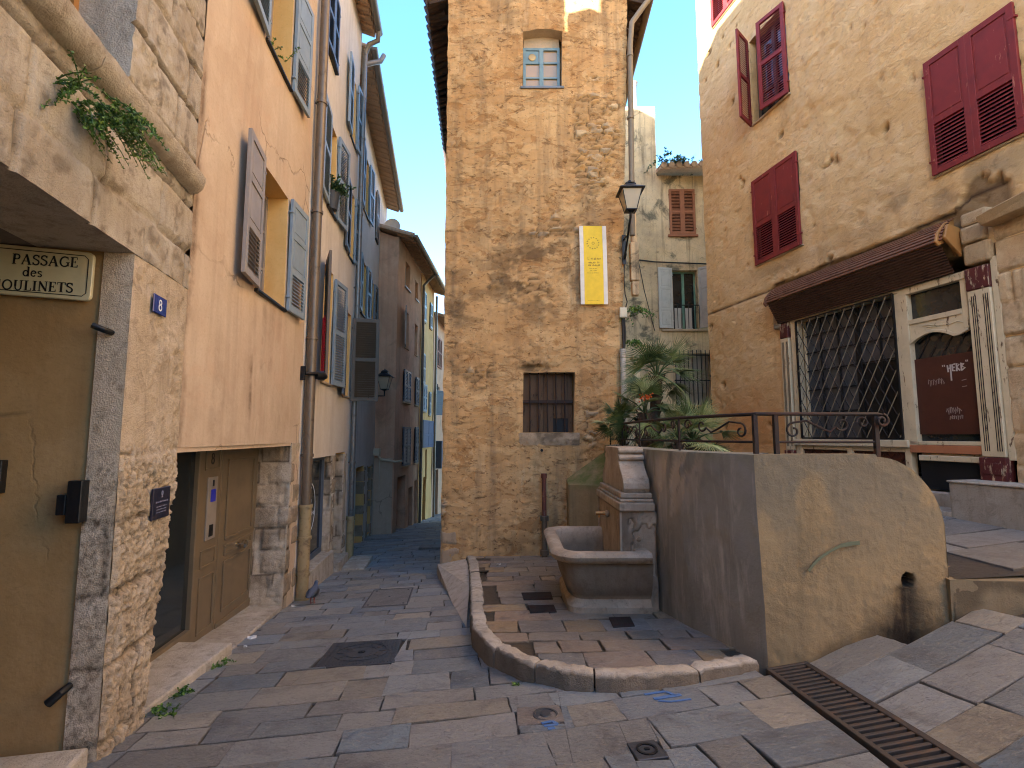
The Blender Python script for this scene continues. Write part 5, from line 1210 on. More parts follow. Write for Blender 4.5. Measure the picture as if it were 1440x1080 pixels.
mb = MB(); mb.wbox(2.14, 2.24, 8.9, 9.0, -.6, 1.34); mb.wbox(2.1, 2.27, 8.86, 9.04, 1.34, 1.40)
solid('pale_post', mb, M['cream'], 'pale square post with a flat cap behind the palm', 'post', (2.19, 8.95, -.6), bevel=.01)
mb = MB(); mb.wbox(1.96, 2.10, 8.2, 8.32, 2.55, 3.2); mb.wbox(1.98, 2.09, 8.21, 8.31, 2.3, 2.54); mb.tube([(2.03, 8.26, 3.2), (2.03, 8.26, 4.0)], .05, 10)
solid('hopper_pipe', mb, M['greyhouse'], 'grey green rectangular hopper pipe behind the lantern', 'pipe', (2.03, 8.26, 2.3), bevel=.01)
sp = thing('standpipe', 'rusty upright standpipe with collars at the foot of the ochre wall', 'standpipe', FT.pt(.49, -1.8, .08))
mb = MB(); mb.tube([FT.pt(.49, -1.22, .08), FT.pt(.488, -.62, .08)], .034, 12); mb.tube([FT.pt(.488, -.64, .08), FT.pt(.488, -.57, .08)], .046, 12); mb.box(FT, .476, .50, -.95, -.92, 0, .1); obj('upper_pipe', mb, M['rust_cast'], sp, smooth=50)
mb = MB(); mb.tube([FT.pt(.49, -1.86, .08), FT.pt(.49, -1.2, .08)], .044, 12)
for z in (-1.24, -1.74): mb.tube([FT.pt(.49, z - .035, .08), FT.pt(.49, z + .035, .08)], .066, 14)
obj('lower_pipe', mb, M['pipe'], sp, smooth=50)

# ================================================================== RETAINING WALL, LOW WALLS
k = N('streaked grey concrete'); a_ = k.attr()
c = k.mix(S(140, 138, 132), S(120, 118, 112), k.sel(k.noise(1.6, 7, .65), .4, .65))
c = k.mix(c, S(182, 174, 164), k.m('MULTIPLY', k.sel(k.noise(1, 7, .7, k.vec((7, 7, .9)), .4), .52, .7), .75))
c = k.mix(c, S(92, 84, 76), k.m('MULTIPLY', k.sel(k.noise(1, 7, .7, k.vec((5, 5, .5), (3, 1, 2)), .3), .52, .75), .7))
c = k.mix(c, S(126, 114, 92), k.m('MULTIPLY', k.sel(k.noise(2, 7, .7, k.vec(1, (6, 6, 2))), .55, .72), .6))
c = k.mix(c, S(176, 164, 150), k.m('MULTIPLY', a_[0], .9)); c = k.mix(c, S(92, 100, 50), k.m('MULTIPLY', a_[1], .75))
M['concrete'] = k.out(c, .85, nrm=k.bump(k.m('ADD', k.noise(7, 7, .65), k.m('MULTIPLY', k.noise(50, 4), .3)), .5, .02), spec=.3)
wt = thing('retaining_wall', 'ramp wall with a grey side, ochre front and rounded falling end, railing on top', 'wall', (1.8, 3.75, -1.6))
TOPZ = -.135
path = [(1.79, 3.745, 1.755, 3.755), (1.66, 4.12, 1.60, 4.10), (1.52, 4.55, 1.45, 4.5), (1.42, 5.0, 1.385, 5.0), (1.37, 5.6, 1.36, 5.6), (1.37, 6.5, 1.38, 6.5), (1.40, 7.3, 1.40, 7.3), (1.42, 8.0, 1.42, 8.0)]
bl = [0]
for p, q in zip(path[:-1], path[1:]): bl.append(bl[-1] + math.hypot(q[0] - p[0], q[1] - p[1]))
def sidept(s, f):
    xb = np.interp(s, bl, [p[0] for p in path]); yb = np.interp(s, bl, [p[1] for p in path]); xt = np.interp(s, bl, [p[2] for p in path]); yt = np.interp(s, bl, [p[3] for p in path])
    return xb + (xt - xb) * f, yb + (yt - yb) * f
mb = MB(); ns, nz = 190, 70; ss = np.linspace(0, bl[-1], ns); ff = np.linspace(0, 1, nz); SS, FF = np.meshgrid(ss, ff, indexing='ij')
X, Y = sidept(SS, FF); Z = -1.8 + (TOPZ + 1.8) * FF
scr = sst(.5, .6, fbm(SS * 5 + Z * 3.2, SS * 1.2 - Z * .9, 5, 6, .6)) * np.exp(-((SS - 1.55 + .75 * (Z + 1.0)) / .34) ** 2) * 1.4 + sst(.52, .62, fbm(SS * 6, Z * 1.3, 5, 3, .6)) * sst(.9, 1.5, SS) * sst(-1.2, -.4, Z) * .9
moss = sst(.45, .62, fbm(SS * 2, Z * 2, 4, 9)) * sst(1.8, 2.6, SS) + sst(.93, 1., FF) * .5 * fbm(SS * 4, Z, 3, 4)
D = .018 * (fbm(SS * 2, Z * 2, 4, 3) - .5) + .01 * (fbm(SS * 9, Z * 6, 4, 5) - .5) - .012 * scr
tdx = np.gradient(X, axis=0); tdy = np.gradient(Y, axis=0); tl = np.hypot(tdx, tdy); X = X - tdy / tl * D; Y = Y + tdx / tl * D
mb.add(np.stack([X, Y, Z], -1).reshape(-1, 3).tolist(), [(i * nz + j, i * nz + j + 1, (i + 1) * nz + j + 1, (i + 1) * nz + j) for i in range(ns - 1) for j in range(nz - 1)], 0, np.stack([np.clip(scr, 0, 1), np.clip(moss, 0, 1), moss * 0], -1).reshape(-1, 3).tolist())
# coping surface and inner face
wi = []
for i in range(ns):
    wi.append((X[i, -1], Y[i, -1], Z[i, -1]))
inn = [(p[0] + .21, p[1] + (.2 if i < 12 else .02), p[2] + .006) for i, p in enumerate(wi)]
mb.add(wi + inn + [(p[0], p[1], -1.0) for p in inn], [(i, i + 1, ns + i + 1, ns + i) for i in range(ns - 1)] + [(ns + i, ns + i + 1, 2 * ns + i + 1, 2 * ns + i) for i in range(ns - 1)], 0, (.25, .35, 0))
obj('side_face', mb, M['concrete'], wt, smooth=45, recalc=False)
def prof_top(x): return TOPZ if x < 2.70 else TOPZ - .02 - (.93 - .0) * (1 - math.sqrt(max(0, 1 - ((x - 2.70) / .475) ** 2))) * .62 - .0
mb = MB(); x0, x1 = 1.775, 3.17; FWl = Fr((0, 3.745), (1, .03)); nx, nz = 150, 100
xs_ = np.linspace(x0, x1, nx); tz = np.array([max(prof_top(x), -1.12) for x in xs_]); XX = np.repeat(xs_[:, None], nz, 1); F2 = np.linspace(0, 1, nz)[None]
bz = -1.85; ZZ = bz + (tz[:, None] - bz) * F2; XX = XX + np.where(XX < x0 + .05, (1 - F2) * .012, 0)
DD = .022 * (fbm(XX * 2.2, ZZ * 2.2, 4, 14) - .5) + .014 * (fbm(XX * 14 + ZZ * 8, ZZ * 16 - XX * 6, 4, 15) - .5) * sst(.42, .6, fbm(XX * 1.8, ZZ * 1.8, 3, 16)) + .006 * (fbm(XX * 40, ZZ * 40, 2, 18) - .5)
hl = np.hypot((XX - 2.87) / .042, (ZZ + 1.04) / .045); DD = DD - .12 * sst(1.25, .8, hl)
chn = np.exp(-((XX - 2.85) / .07) ** 2) * sst(-1.06, -1.12, ZZ); DD = DD - .02 * chn
dk = np.clip(sst(1.25, .9, hl) * 3 + np.exp(-((XX - 2.86) / (.05 + .14 * np.clip(-1.02 - ZZ, 0, 1) / .3)) ** 2) * sst(-1.0, -1.08, ZZ) * (.35 + .75 * fbm(XX * 30, ZZ * 2.5, 4, 44)) + .45 * np.exp(-((ZZ - (-1.63 + .27 * np.clip(XX - 1.9, 0, 9))) / .13) ** 2) * sst(.36, .6, fbm(XX * 3, ZZ * 4, 4, 5)), 0, 1)
gr_ = sst(.46, .6, fbm(XX * 2.4, ZZ * 1.2, 5, 33, .6)) * sst(-1.1, -.3, ZZ)
vs = np.stack([FWl.o[0] + FWl.u[0] * XX + FWl.n[0] * DD, FWl.o[1] + FWl.u[1] * XX + FWl.n[1] * DD, ZZ], -1)
mb.add(vs.reshape(-1, 3).tolist(), [(i * nz + j, (i + 1) * nz + j, (i + 1) * nz + j + 1, i * nz + j + 1) for i in range(nx - 1) for j in range(nz - 1)], 0, np.stack([dk, gr_, dk * 0], -1).reshape(-1, 3).tolist())
tp = [tuple(vs[i, -1]) for i in range(nx)]; tp += [(tp[-1][0], tp[-1][1], -1.9)]; n = len(tp); bk = [(x - .006, y + .2, z) for x, y, z in tp]
mb.add(tp + bk, [(i, n + i, n + i + 1, i + 1) for i in range(n - 1)], 0, (0., .4, 0.)); mb.add(bk + [(bk[0][0], bk[0][1], -1.9)], [tuple(range(n + 1))], 0, (0., .2, 0.))
k = N('ochre wall render'); a_ = k.attr()
c = k.mix(S(150, 128, 94), S(134, 114, 84), k.sel(k.noise(1.5, 7, .65), .4, .65)); c = k.mix(c, S(170, 140, 98), k.m('MULTIPLY', k.sel(k.noise(5, 7, .7), .5, .7), .6))
c = k.mix(c, S(116, 106, 88), k.m('MULTIPLY', a_[1], .85)); c = k.mix(c, S(90, 78, 60), k.m('MULTIPLY', k.sel(k.noise(1, 7, .7, k.vec((6, 6, .7))), .54, .75), .5)); c = k.mix(c, S(46, 38, 30), a_[0])
M['wall_render'] = k.out(c, .9, nrm=k.bump(k.m('ADD', k.m('MULTIPLY', k.m('MULTIPLY', k.noise(22, 6, .7, dist=.6), k.sel(k.noise(1.7, 5, .6), .4, .65)), 1.1), k.m('MULTIPLY', k.noise(70, 4, .7), .3)), .6, .02), spec=.25)
obj('front_face', mb, M['wall_render'], wt, smooth=50, recalc=False)
mb = MB(); pts_ = [(2.13, -.965), (2.17, -.92), (2.22, -.875), (2.30, -.825), (2.38, -.79), (2.46, -.775), (2.52, -.77)]
mb.stroke(FWl, pts_[:5], .018, .012, .004); mb.stroke(FWl, pts_[4:], .028, .012, .003); obj('spray_line', mb, M['green_spray'], wt)
# low kerb wall carrying the upper paving
lw = MB(); fl = Fr((3.165, 3.80), (1, -.12))
relief(lw, fl, .0, 2.6, -1.6, -1.03, .03, lambda a, z: .02 * (fbm(a * 3, z * 5, 4, 3) - .5) + .008 * (fbm(a * 18, z * 18, 3, 4) - .5), (), lambda a, z: (.55 * sst(.4, .6, fbm(a * 3, z * 5, 4, 7)), .5 + a * 0, a * 0), skirt=.0)
lw.hexa([fl.pt(-.02, -1.6, -.02), fl.pt(2.6, -1.6, -.02), fl.pt(2.6, -1.6, -.3), fl.pt(-.02, -1.6, -.3), fl.pt(-.02, -1.028, .0), fl.pt(2.6, -1.0, .0), fl.pt(2.6, -.98, -.3), fl.pt(-.02, -1.0, -.3)], 0, (.1, .5, 0))
solid('low_wall', lw, M['wall_render'], 'knee-low stained wall edging the upper paving at the right', 'wall', (3.6, 3.7, -1.3), smooth=45, recalc=False)
# mossy corner buttress
mb = MB(); A = (.84, 7.72, -.72); Bq = (1.40, 7.30, -.70); Cq = (1.45, 8.0, -.22); Dq = (.84, 8.02, -.66); E_ = (1.45, 7.3, -.70)
mb.add([A, Bq, E_, Cq, Dq] + [(x, y, -2.2) for x, y, z in (A, Bq, E_, Cq, Dq)], [(0, 1, 3, 4), (1, 2, 3), (0, 5, 6, 1), (1, 6, 7, 2), (4, 9, 5, 0), (3, 8, 9, 4), (2, 7, 8, 3)], 0, (0, 0, 0))
bm = bmesh.new(); me = bpy.data.meshes.new('t'); me.from_pydata(mb.v, [], mb.f); bm.from_mesh(me); bmesh.ops.subdivide_edges(bm, edges=bm.edges, cuts=14, use_grid_fill=True)
mb2 = MB(); mb2.add([v.co + Vector((0, -.012, .012)) * (mnoise_ - .5) * 2 if False else v.co for v, mnoise_ in ((v, 0) for v in bm.verts)], [[v.index for v in f.verts] for f in bm.faces], 0)
top_ = [min(1., max(0., (v.co.z + .78) * 9)) for v in bm.verts]; mb2.c = [(t * .95, 0., 0.) for t in top_]; bm.free()
solid('buttress', mb2, M['moss_render'], 'small mossy corner buttress with a sloping top between fountain and ochre house', 'buttress', (1.1, 7.6, -1.8))

# ================================================================== FOUNTAIN
fo = thing('fountain', 'old carved stone wall fountain with a deep rounded trough and a brass spout', 'fountain', (1.0, 5.5, -1.66))
def rr(x0, x1, y0, y1, r, n=6, right=False):
    P = []
    for cx, cy, t, q in ((x1 - r, y1 - r, 0, right), (x0 + r, y1 - r, 90, True), (x0 + r, y0 + r, 180, True), (x1 - r, y0 + r, 270, right)):
        if q: P += [(cx + r * math.cos(R(t + 90 * i / n)), cy + r * math.sin(R(t + 90 * i / n))) for i in range(n + 1)]
        else:
            ex = x1; ey = (y1 if t == 0 else y0); P += [(ex, ey)] * (n + 1)
    return P
lay = [  # x0, x1, y0, y1, r, z
    (.53, 1.30, 4.93, 6.05, .14, -1.740), (.53, 1.30, 4.93, 6.05, .14, -1.585), (.555, 1.30, 4.96, 6.02, .14, -1.565), (.575, 1.30, 4.985, 5.995, .14, -1.524),
    (.53, 1.30, 4.94, 6.04, .16, -1.473), (.50, 1.30, 4.90, 6.08, .18, -1.384), (.47, 1.30, 4.87, 6.13, .2, -1.256), (.45, 1.30, 4.85, 6.15, .2, -1.170),
    (.45, 1.30, 4.85, 6.15, .2, -1.168), (.41, 1.28, 4.80, 6.21, .22, -1.158), (.375, 1.27, 4.765, 6.245, .24, -1.130), (.365, 1.27, 4.755, 6.255, .24, -1.095), (.38, 1.27, 4.77, 6.24, .23, -1.070), (.41, 1.27, 4.80, 6.21, .22, -1.060),
    (.47, 1.2, 4.87, 6.14, .18, -1.060), (.50, 1.16, 4.90, 6.11, .16, -1.075), (.54, 1.12, 4.96, 6.05, .15, -1.230), (.60, 1.08, 5.02, 5.99, .14, -1.384)]
mb = MB(); vs = []; rg = random.Random(7)
for x0, x1, y0, y1, r, z in lay: vs += [(x + rg.uniform(-.003, .003), y + rg.uniform(-.003, .003), z + rg.uniform(-.002, .002)) for x, y in rr(x0, x1, y0, y1, r)]
n = len(rr(0, 1, 0, 1, .1)); fs = [(i * n + j, i * n + (j + 1) % n, (i + 1) * n + (j + 1) % n, (i + 1) * n + j) for i in range(len(lay) - 1) for j in range(n)]
fs += [tuple(range((len(lay) - 1) * n, len(lay) * n))]
cl = []
for L_ in lay: cl += [((.75 if -1.14 < L_[5] < -1.05 else .35), (.7 if -1.5 < L_[5] < -1.16 else .1), 0)] * n
mb.add(vs, fs, 0, cl); obj('trough', mb, M['fountain'], fo, smooth=50)
mb = MB()
def slab(x0, y0, y1, z0, z1, c=(.5, 0, 0)): mb.wbox(x0, 1.36, y0, y1, z0, z1, 0, c)
def dback(a, z): return .006 * (fbm(a * 4, z * 4, 4, 3) - .5) - .05 * sst(.5, .6, fbm(a * 6, z * 4, 4, 11) + .22 * np.exp(-((a - .13) / .09) ** 2) - .1)
FN = Fr((1.05, 5.0), (1, 0)); FX = Fr((1.05, 6.27), (0, -1), True)
relief(mb, FN, 0, .33, -1.7, -.722, .012, dback, (), lambda a, z: (.4 + a * 0, .55 * sst(.42, .6, fbm(a * 5, z * 4, 4, 8)), a * 0), skirt=.02)
relief(mb, FX, 0, 1.27, -1.7, -.722, .03, lambda a, z: .006 * (fbm(a * 4, z * 4, 4, 13) - .5), (), lambda a, z: (.55 + a * 0, .35 * sst(.45, .62, fbm(a * 4, z * 3, 4, 8)), a * 0), skirt=.02)
mb.wbox(1.062, 1.36, 5.02, 6.26, -1.74, -.725, 0, (.4, .1, 0)); obj('back_block', mb, M['fountain'], fo, smooth=45, recalc=False)
mb = MB(); slab(1.02, 4.96, 6.31, -.715, -.635, (.7, 0, 0)); slab(1.035, 5.0, 6.27, -.632, -.605, (.8, 0, 0)); slab(1.05, 5.04, 6.23, -.602, -.55, (.8, 0, 0)); obj('cornice', mb, M['fountain'], fo, bevel=.012, seg=2)
half = [(0, -.55), (-.56, -.55), (-.585, -.51), (-.58, -.46), (-.545, -.41), (-.49, -.37), (-.43, -.325), (-.385, -.28), (-.36, -.245)]
out = half + [(-.395, -.24), (-.40, -.215), (-.385, -.195), (-.345, -.19), (-.345, -.175), (-.375, -.17), (-.38, -.145), (-.36, -.12), (-.3, -.115)]
out = [(p[0] if p[0] else -.0, p[1]) for p in out]
L2 = [(5.64 + y, z) for y, z in out[1:]]; R2 = [(5.64 - y, z) for y, z in reversed(out[1:])]
mb = MB(); mb.c = []; mb.prism(L2 + R2, lambda y, z: (1.085, y, z), lambda y, z: (1.34, y, z)); mb.c = [(.85, 0., 0.)] * len(mb.v)
inr = [(5.64 + (y - 5.64) * .8, -.53 + (z + .55) * .8) for y, z in L2 + R2]
obj('crown_scroll', mb, M['fountain'], fo, bevel=.008, seg=2)
mb = MB(); mb.lathe([(.02, 0), (.034, .012), (.04, .03), (.02, .05)], (1.05, 5.62, -.83), 14, axis='x')
mb.v = [(2.1 - x - .002, y, z) for x, y, z in mb.v]
obj('spout_rose', mb, M['fountain'], fo, smooth=50)
mb = MB(); mb.tube([(1.04, 5.62, -.83), (.97, 5.62, -.825), (.90, 5.62, -.825)], [.022, .018, .018], 12); mb.tube([(.935, 5.62, -.825), (.935, 5.62, -.87)], [.012, .014], 10); obj('spout', mb, M['brass'], fo, smooth=50)

# ================================================================== RAILING
rl = thing('iron_railing', 'low rusty wrought iron railing with scrolls along the top of the ramp wall', 'railing', (1.85, 3.85, -.13))
rp = [(1.50, 7.85), (1.48, 6.9), (1.47, 5.7), (1.53, 4.75), (1.72, 4.15), (1.84, 3.86)]; ZT, ZB = .165, -.045
mb = MB(); mb.tube([(x, y, ZT) for x, y in rp] + [(2.02, 3.85, ZT), (2.75, 3.87, ZT), (2.80, 3.87, ZT - .012)], .014, 8); obj('top_rail', mb, M['rust_iron'], rl, smooth=50)
mb = MB(); mb.tube([(x, y, ZB) for x, y in rp], .010, 8); mb.tube([(1.98, 3.86, ZB), (2.74, 3.88, ZB)], .010, 8); obj('bottom_rail', mb, M['rust_iron'], rl, smooth=50)
for x, y, r in ((1.50, 7.85, .02), (1.48, 6.9, .016), (1.465, 5.9, .016), (1.535, 4.72, .02), (1.83, 3.87, .034), (1.98, 3.86, .034), (2.745, 3.88, .034)):
    mb = MB(); mb.wbox(x - r / 2, x + r / 2, y - r / 2, y + r / 2, TOPZ - .1, ZT - .004); obj('post', mb, M['rust_iron'], rl, bevel=.003)
def spiral(cx, cz, r0, r1, a0, a1, n=16): return [(cx + (r0 + (r1 - r0) * i / n) * math.cos(R(a0 + (a1 - a0) * i / n)), cz + (r0 + (r1 - r0) * i / n) * math.sin(R(a0 + (a1 - a0) * i / n))) for i in range(n + 1)]
def scroll(fr, L, flip=False):
    mb = MB(); zc = (ZT + ZB) / 2; f = -1 if flip else 1
    S1 = [(L * .5 + f * (x - L * .5), z) for x, z in ([(.10 * L + .075 + .0, zc)] and spiral(.16 * L, zc - .02, .06, .018, 90, 450))]
    S2 = [(L * .5 + f * (x - L * .5), z) for x, z in ([(.16 * L, zc + .04), (.3 * L, zc + .055), (.45 * L, zc + .0), (.55 * L, zc - .03)] + spiral(.68 * L, zc + .03, .055, .02, 200, 520))]
    S3 = [(L * .5 + f * (x - L * .5), z) for x, z in spiral(.9 * L, zc + .04, .05, .015, 180, -200)]
    for P in (S1, S2, S3): mb.tube([fr.pt(a, z, 0) for a, z in P], .0085, 6)
    return obj('scroll', mb, M['rust_iron'], rl, smooth=60)
def fr2(p, q): return Fr(p, (q[0] - p[0], q[1] - p[1])), math.hypot(q[0] - p[0], q[1] - p[1])
for p, q, fl_ in (((2.0, 3.86), (2.72, 3.88), False), ((1.83, 3.88), (1.55, 4.70), False), ((1.53, 4.75), (1.47, 5.85), True), ((1.47, 5.95), (1.48, 6.85), False), ((1.48, 6.95), (1.50, 7.8), True)):
    f_, L_ = fr2(p, q); scroll(f_, L_, fl_)
mb = MB(); f_, L_ = fr2((2.74, 3.84), (2.85, 3.84)); mb.tube([f_.pt(a, z, 0) for a, z in spiral(.03, ZT - .05, .05, .012, 80, -420)], .011, 8); obj('end_scroll', mb, M['rust_iron'], rl, smooth=60)
# ================================================================== RIGHT HOUSE WITH THE OLD SHOPFRONT
FR = Fr((4.97, 5.96), (-.22, 1), True)
rh = thing('shop_house', 'ochre plaster house with dark red shutters over an abandoned cream shopfront', 'house', FR.pt(1.0, -.7, 0))
def r_crack(a): return 2.53 + .05 * (fbm(a * 2.2, a * 0 + 1, 4, 3) - .5) + .12 * sst(-.25, -.6, a)
def r_disp(a, z):
    l = .03 * (fbm(a * 1.2, z * 1.2, 3, 2) - .5) + .02 * (fbm(a * 4.5 + z, z * 5, 4, 5) - .5)
    n = fbm(a * 6 + z * 3, z * 9 - a * 2, 4, 12, .6); l = l - .014 * sst(.60, .70, n) * sst(.3, .6, fbm(a * .8, z * .8, 3, 9) + .15)
    cr = r_crack(a); zone = sst(cr + .012, cr - .012, z) * sst(2.3, 2.36, z) * sst(-.95, -.85, a) * sst(2.7, 2.5, a)
    zone = np.maximum(zone, sst(.5, .58, fbm(a * 5, z * 5, 3, 7) + .8 * blob(a, z, -.62, 2.55, .22, .22) - .3))
    line = np.exp(-((z - (2.46 + .03 * (fbm(a * 3, a * 0, 4, 8) - .5) + .01 * (a - 2.5))) / .012) ** 2) * sst(2.45, 2.5, a)
    return l - .05 * zone * (.4 + fbm(a * 9, z * 9, 3, 6)) - .02 * line
def r_col(a, z):
    cr = r_crack(a); zone = sst(cr + .012, cr - .012, z) * sst(2.3, 2.36, z) * sst(-.95, -.85, a) * sst(2.7, 2.5, a)
    zone = np.maximum(zone, sst(.5, .58, fbm(a * 5, z * 5, 3, 7) + .8 * blob(a, z, -.62, 2.55, .22, .22) - .3))
    line = np.exp(-((z - (2.46 + .03 * (fbm(a * 3, a * 0, 4, 8) - .5) + .01 * (a - 2.5))) / .014) ** 2) * sst(2.45, 2.5, a)
    edge = np.exp(-((z - cr) / .014) ** 2) * sst(-.9, -.8, a) * sst(2.6, 2.5, a)
    org = 1.1 * blob(a, z, 3.3, .1, 1.4, .7) * sst(.2, .48, fbm(a * 1.5, z * 1.5, 4, 5))
    gry = .8 * blob(a, z, -.3, 2.85, 1.2, .28) * sst(.4, .62, fbm(a * 3, z * 3, 4, 15)) + .5 * blob(a, z, 2.4, 2.8, .8, .12) + .3 * blob(a, z, 2.2, 5.4, .7, .3) * sst(.4, .6, fbm(a * 3, z * 2, 4, 25))
    return np.clip(zone * .7 + np.maximum(line, edge) * .95, 0, 1), np.clip(org, 0, 1), np.clip(gry, 0, 1)
k = N('lumpy ochre wall'); a_ = k.attr()
c = k.mix(S(210, 176, 126), S(198, 160, 108), k.sel(k.noise(1, 6, .62), .38, .66)); c = k.mix(c, S(214, 184, 142), k.m('MULTIPLY', k.sel(k.noise(3.4, 7, .68), .48, .7), .7))
c = k.mix(c, S(156, 126, 92), k.m('MULTIPLY', k.sel(k.noise(10, 7, .72, k.vec((1, 1, 1.6))), .55, .70), .75)); c = k.mix(c, S(140, 112, 82), k.m('MULTIPLY', k.sel(k.noise(1, 6, .65, k.vec((4, 4, .3))), .56, .78), .3))
c = k.mix(c, S(194, 140, 86), a_[1]); c = k.mix(c, S(112, 98, 78), k.m('MULTIPLY', a_[2], .8)); c = k.mix(c, S(70, 52, 36), a_[0])
M['right_wall'] = k.out(c, .9, nrm=k.bump(k.m('ADD', k.m('MULTIPLY', k.noise(6, 6, .62, k.vec((1, 1, 1.5)), .5), .9), k.m('MULTIPLY', k.noise(60, 4), .12)), .8, .035), spec=.25)
RS1, RS2, RS3, RS4 = (-1.10, -.20, 3.06, 4.46, .12), (1.87, 2.9, 3.0, 4.53, .12), (1.95, 2.84, 5.6, 7.2, .2), (2.95, 3.85, 8.35, 9.9, .15)
SH = (-.72, 2.42, -1.6, 2.05, .55)
mb = MB(); relief(mb, FR, -1.6, 4.44, -1.6, 8.0, .035, r_disp, [RS1, RS2, RS3, SH], r_col, skirt=.4)
relief(mb, FR, -1.6, 4.44, 8.0, 13.2, .2, None, [RS4], lambda a, z: (a * 0, a * 0, a * 0), skirt=.4); relief(mb, FR, -6, -1.6, -1.6, 13.2, .3, None, (), lambda a, z: (a * 0, a * 0, a * 0), skirt=.4)
body(mb, FR, -6, 4.43, 2.2, 13.2, -.45, -6); body(mb, FR, -6, -.75, -1.6, 2.25, -.45, -6); body(mb, FR, 2.45, 4.43, -1.6, 2.25, -.45, -6)
mb.c = mb.c[:len(mb.v)] + [(0., 0., 0.)] * (len(mb.v) - len(mb.c))
obj('wall', mb, M['right_wall'], rh, recalc=False, smooth=180)
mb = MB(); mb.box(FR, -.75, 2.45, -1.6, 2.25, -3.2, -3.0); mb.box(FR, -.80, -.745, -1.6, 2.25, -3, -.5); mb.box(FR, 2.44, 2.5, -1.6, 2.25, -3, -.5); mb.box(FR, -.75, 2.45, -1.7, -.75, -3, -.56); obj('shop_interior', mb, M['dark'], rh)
for h, st_ in ((RS1, 'PL'), (RS2, 'PL'), (RS4, 'LL')):
    w_ = (h[1] - h[0]) / 2 + .012
    window(rh, FR, *h[:4], .1, 'shutter_brown', 'glass', 1, 1, [(h[0] - .012, h[2] - .01, w_, h[3] - h[2] + .02, st_, 'shutter_red', 1, 0), (h[1] + .012, h[2] - .01, w_, h[3] - h[2] + .02, st_, 'shutter_red', -1, 0)], (.03, .03, .03, 'sill'))
window(rh, FR, *RS3[:4], .2, 'shutter_brown', 'glass', 2, 3, [(RS3[0] - .01, 5.59, .52, 1.62, 'LL', 'shutter_red', 1, 14), (RS3[1] + .01, 5.56, .45, 1.66, 'LL', 'shutter_red', -1, 60)], (.02, .04, .03, 'sill'))
# roller canopy: ribbed hood and half lowered ribbed curtain
mb = MB(); s0, s1 = -.40, 2.44; n = 8
up = [(2.47 + .02 * math.sin(i) * 0 - .30 * (i / n) ** 1.15, .02 + .24 * math.sin(math.pi / 2 * i / n)) for i in range(n + 1)]
P = []
for i in range(n):
    (z0, d0), (z1, d1) = up[i], up[i + 1]; P += [(z0, d0), (z0 + (z1 - z0) * .25, d0 + (d1 - d0) * .25 + .016), (z0 + (z1 - z0) * .75, d0 + (d1 - d0) * .75 + .016)]
P.append(up[-1]); m_ = len(P)
mb.add([FR.pt(s0, z, d) for z, d in P] + [FR.pt(s1, z, d) for z, d in P], [(i, i + 1, m_ + i + 1, m_ + i) for i in range(m_ - 1)])
rw = obj('roller_canopy', mb, M['roller'], rh, recalc=False, smooth=60)
mb = MB(); P = []; n = 12
for i in range(n):
    z0 = 2.165 - i * .028; d0 = .24 - i * .0155; P += [(z0, d0), (z0 - .007, d0 + .008), (z0 - .021, d0 + .006)]
P.append((1.83, .055)); m_ = len(P)
mb.add([FR.pt(s0 + .05, z, d) for z, d in P] + [FR.pt(s1 - .03, z, d) for z, d in P], [(i, i + 1, m_ + i + 1, m_ + i) for i in range(m_ - 1)])
obj('roller_curtain', mb, M['roller_dark'], rw, recalc=False, smooth=60)
mb = MB(); q = [(2.46, .02), (2.40, .16), (2.28, .27), (2.17, .31), (2.12, .27), (2.2, .12), (2.02, .03)]
mb.prism(q, lambda z, d: FR.pt(-.33, z, d), lambda z, d: FR.pt(-.36, z, d)); mb.prism([(2.33, .03), (2.36, .2), (2.20, .26), (2.0, .03)], lambda z, d: FR.pt(-.42, z, d), lambda z, d: FR.pt(-.385, z, d)); obj('canopy_bracket', mb, M['ochre_frame'], rw, bevel=.006)
mb = MB(); mb.prism(q, lambda z, d: FR.pt(2.44, z, d), lambda z, d: FR.pt(2.41, z, d)); obj('end_cap', mb, M['roller'], rw)
mb = MB()
for c, d, w in ((1.86, 2.10, .0), (2.1, 2.3, .02), (2.3, 2.46, .0)): mb.box(FR, -.70 + w, -.44, c + .006, d, -.1, .06 + w, 0, (.2, .45, 0))
obj('corbel_stone', mb, M['quoin'], rh, bevel=.03, seg=2); mb = MB(); mb.box(FR, 2.36, 2.52, 1.76, 2.12, -.1, .07, 0, (.1, .6, 0)); obj('corbel_stone', mb, M['rough_stone'], rh, bevel=.02, seg=2)
# shop window
d0 = -.02
mb = MB()
mb.box(FR, .34, 2.20, 1.79, 1.86, -.08, .03); mb.box(FR, 2.06, 2.20, -.14, 1.79, -.08, .02); mb.box(FR, .36, .43, -.10, 1.79, -.08, .025); mb.box(FR, .36, 2.22, -.14, -.05, -.1, .06)
mb.box(FR, .36, .44, -.75, -.14, -.08, .02); mb.box(FR, 2.1, 2.22, -.75, -.14, -.08, .02); mb.box(FR, 1.2, 1.28, -.75, -.14, -.08, .02); mb.box(FR, .44, 2.1, -.2, -.14, -.07, .01); mb.box(FR, .44, 2.1, -.8, -.70, -.08, .02)
mb.box(FR, .43, .46, -.05, 1.79, -.14, -.085); mb.box(FR, 2.03, 2.06, -.05, 1.79, -.14, -.085)
sw = obj('shop_window', mb, M['cream'], rh, bevel=.006)
mb = MB(); mb.box(FR, .44, 2.06, -.05, 1.79, -.13, -.12); obj('pane', mb, M['dusty_glass'], sw)
mb = MB(); mb.box(FR, .46, 1.08, -.03, 1.0, -.119, -.112); obj('dark_panel', mb, M['black_board'], sw)
mb = MB()
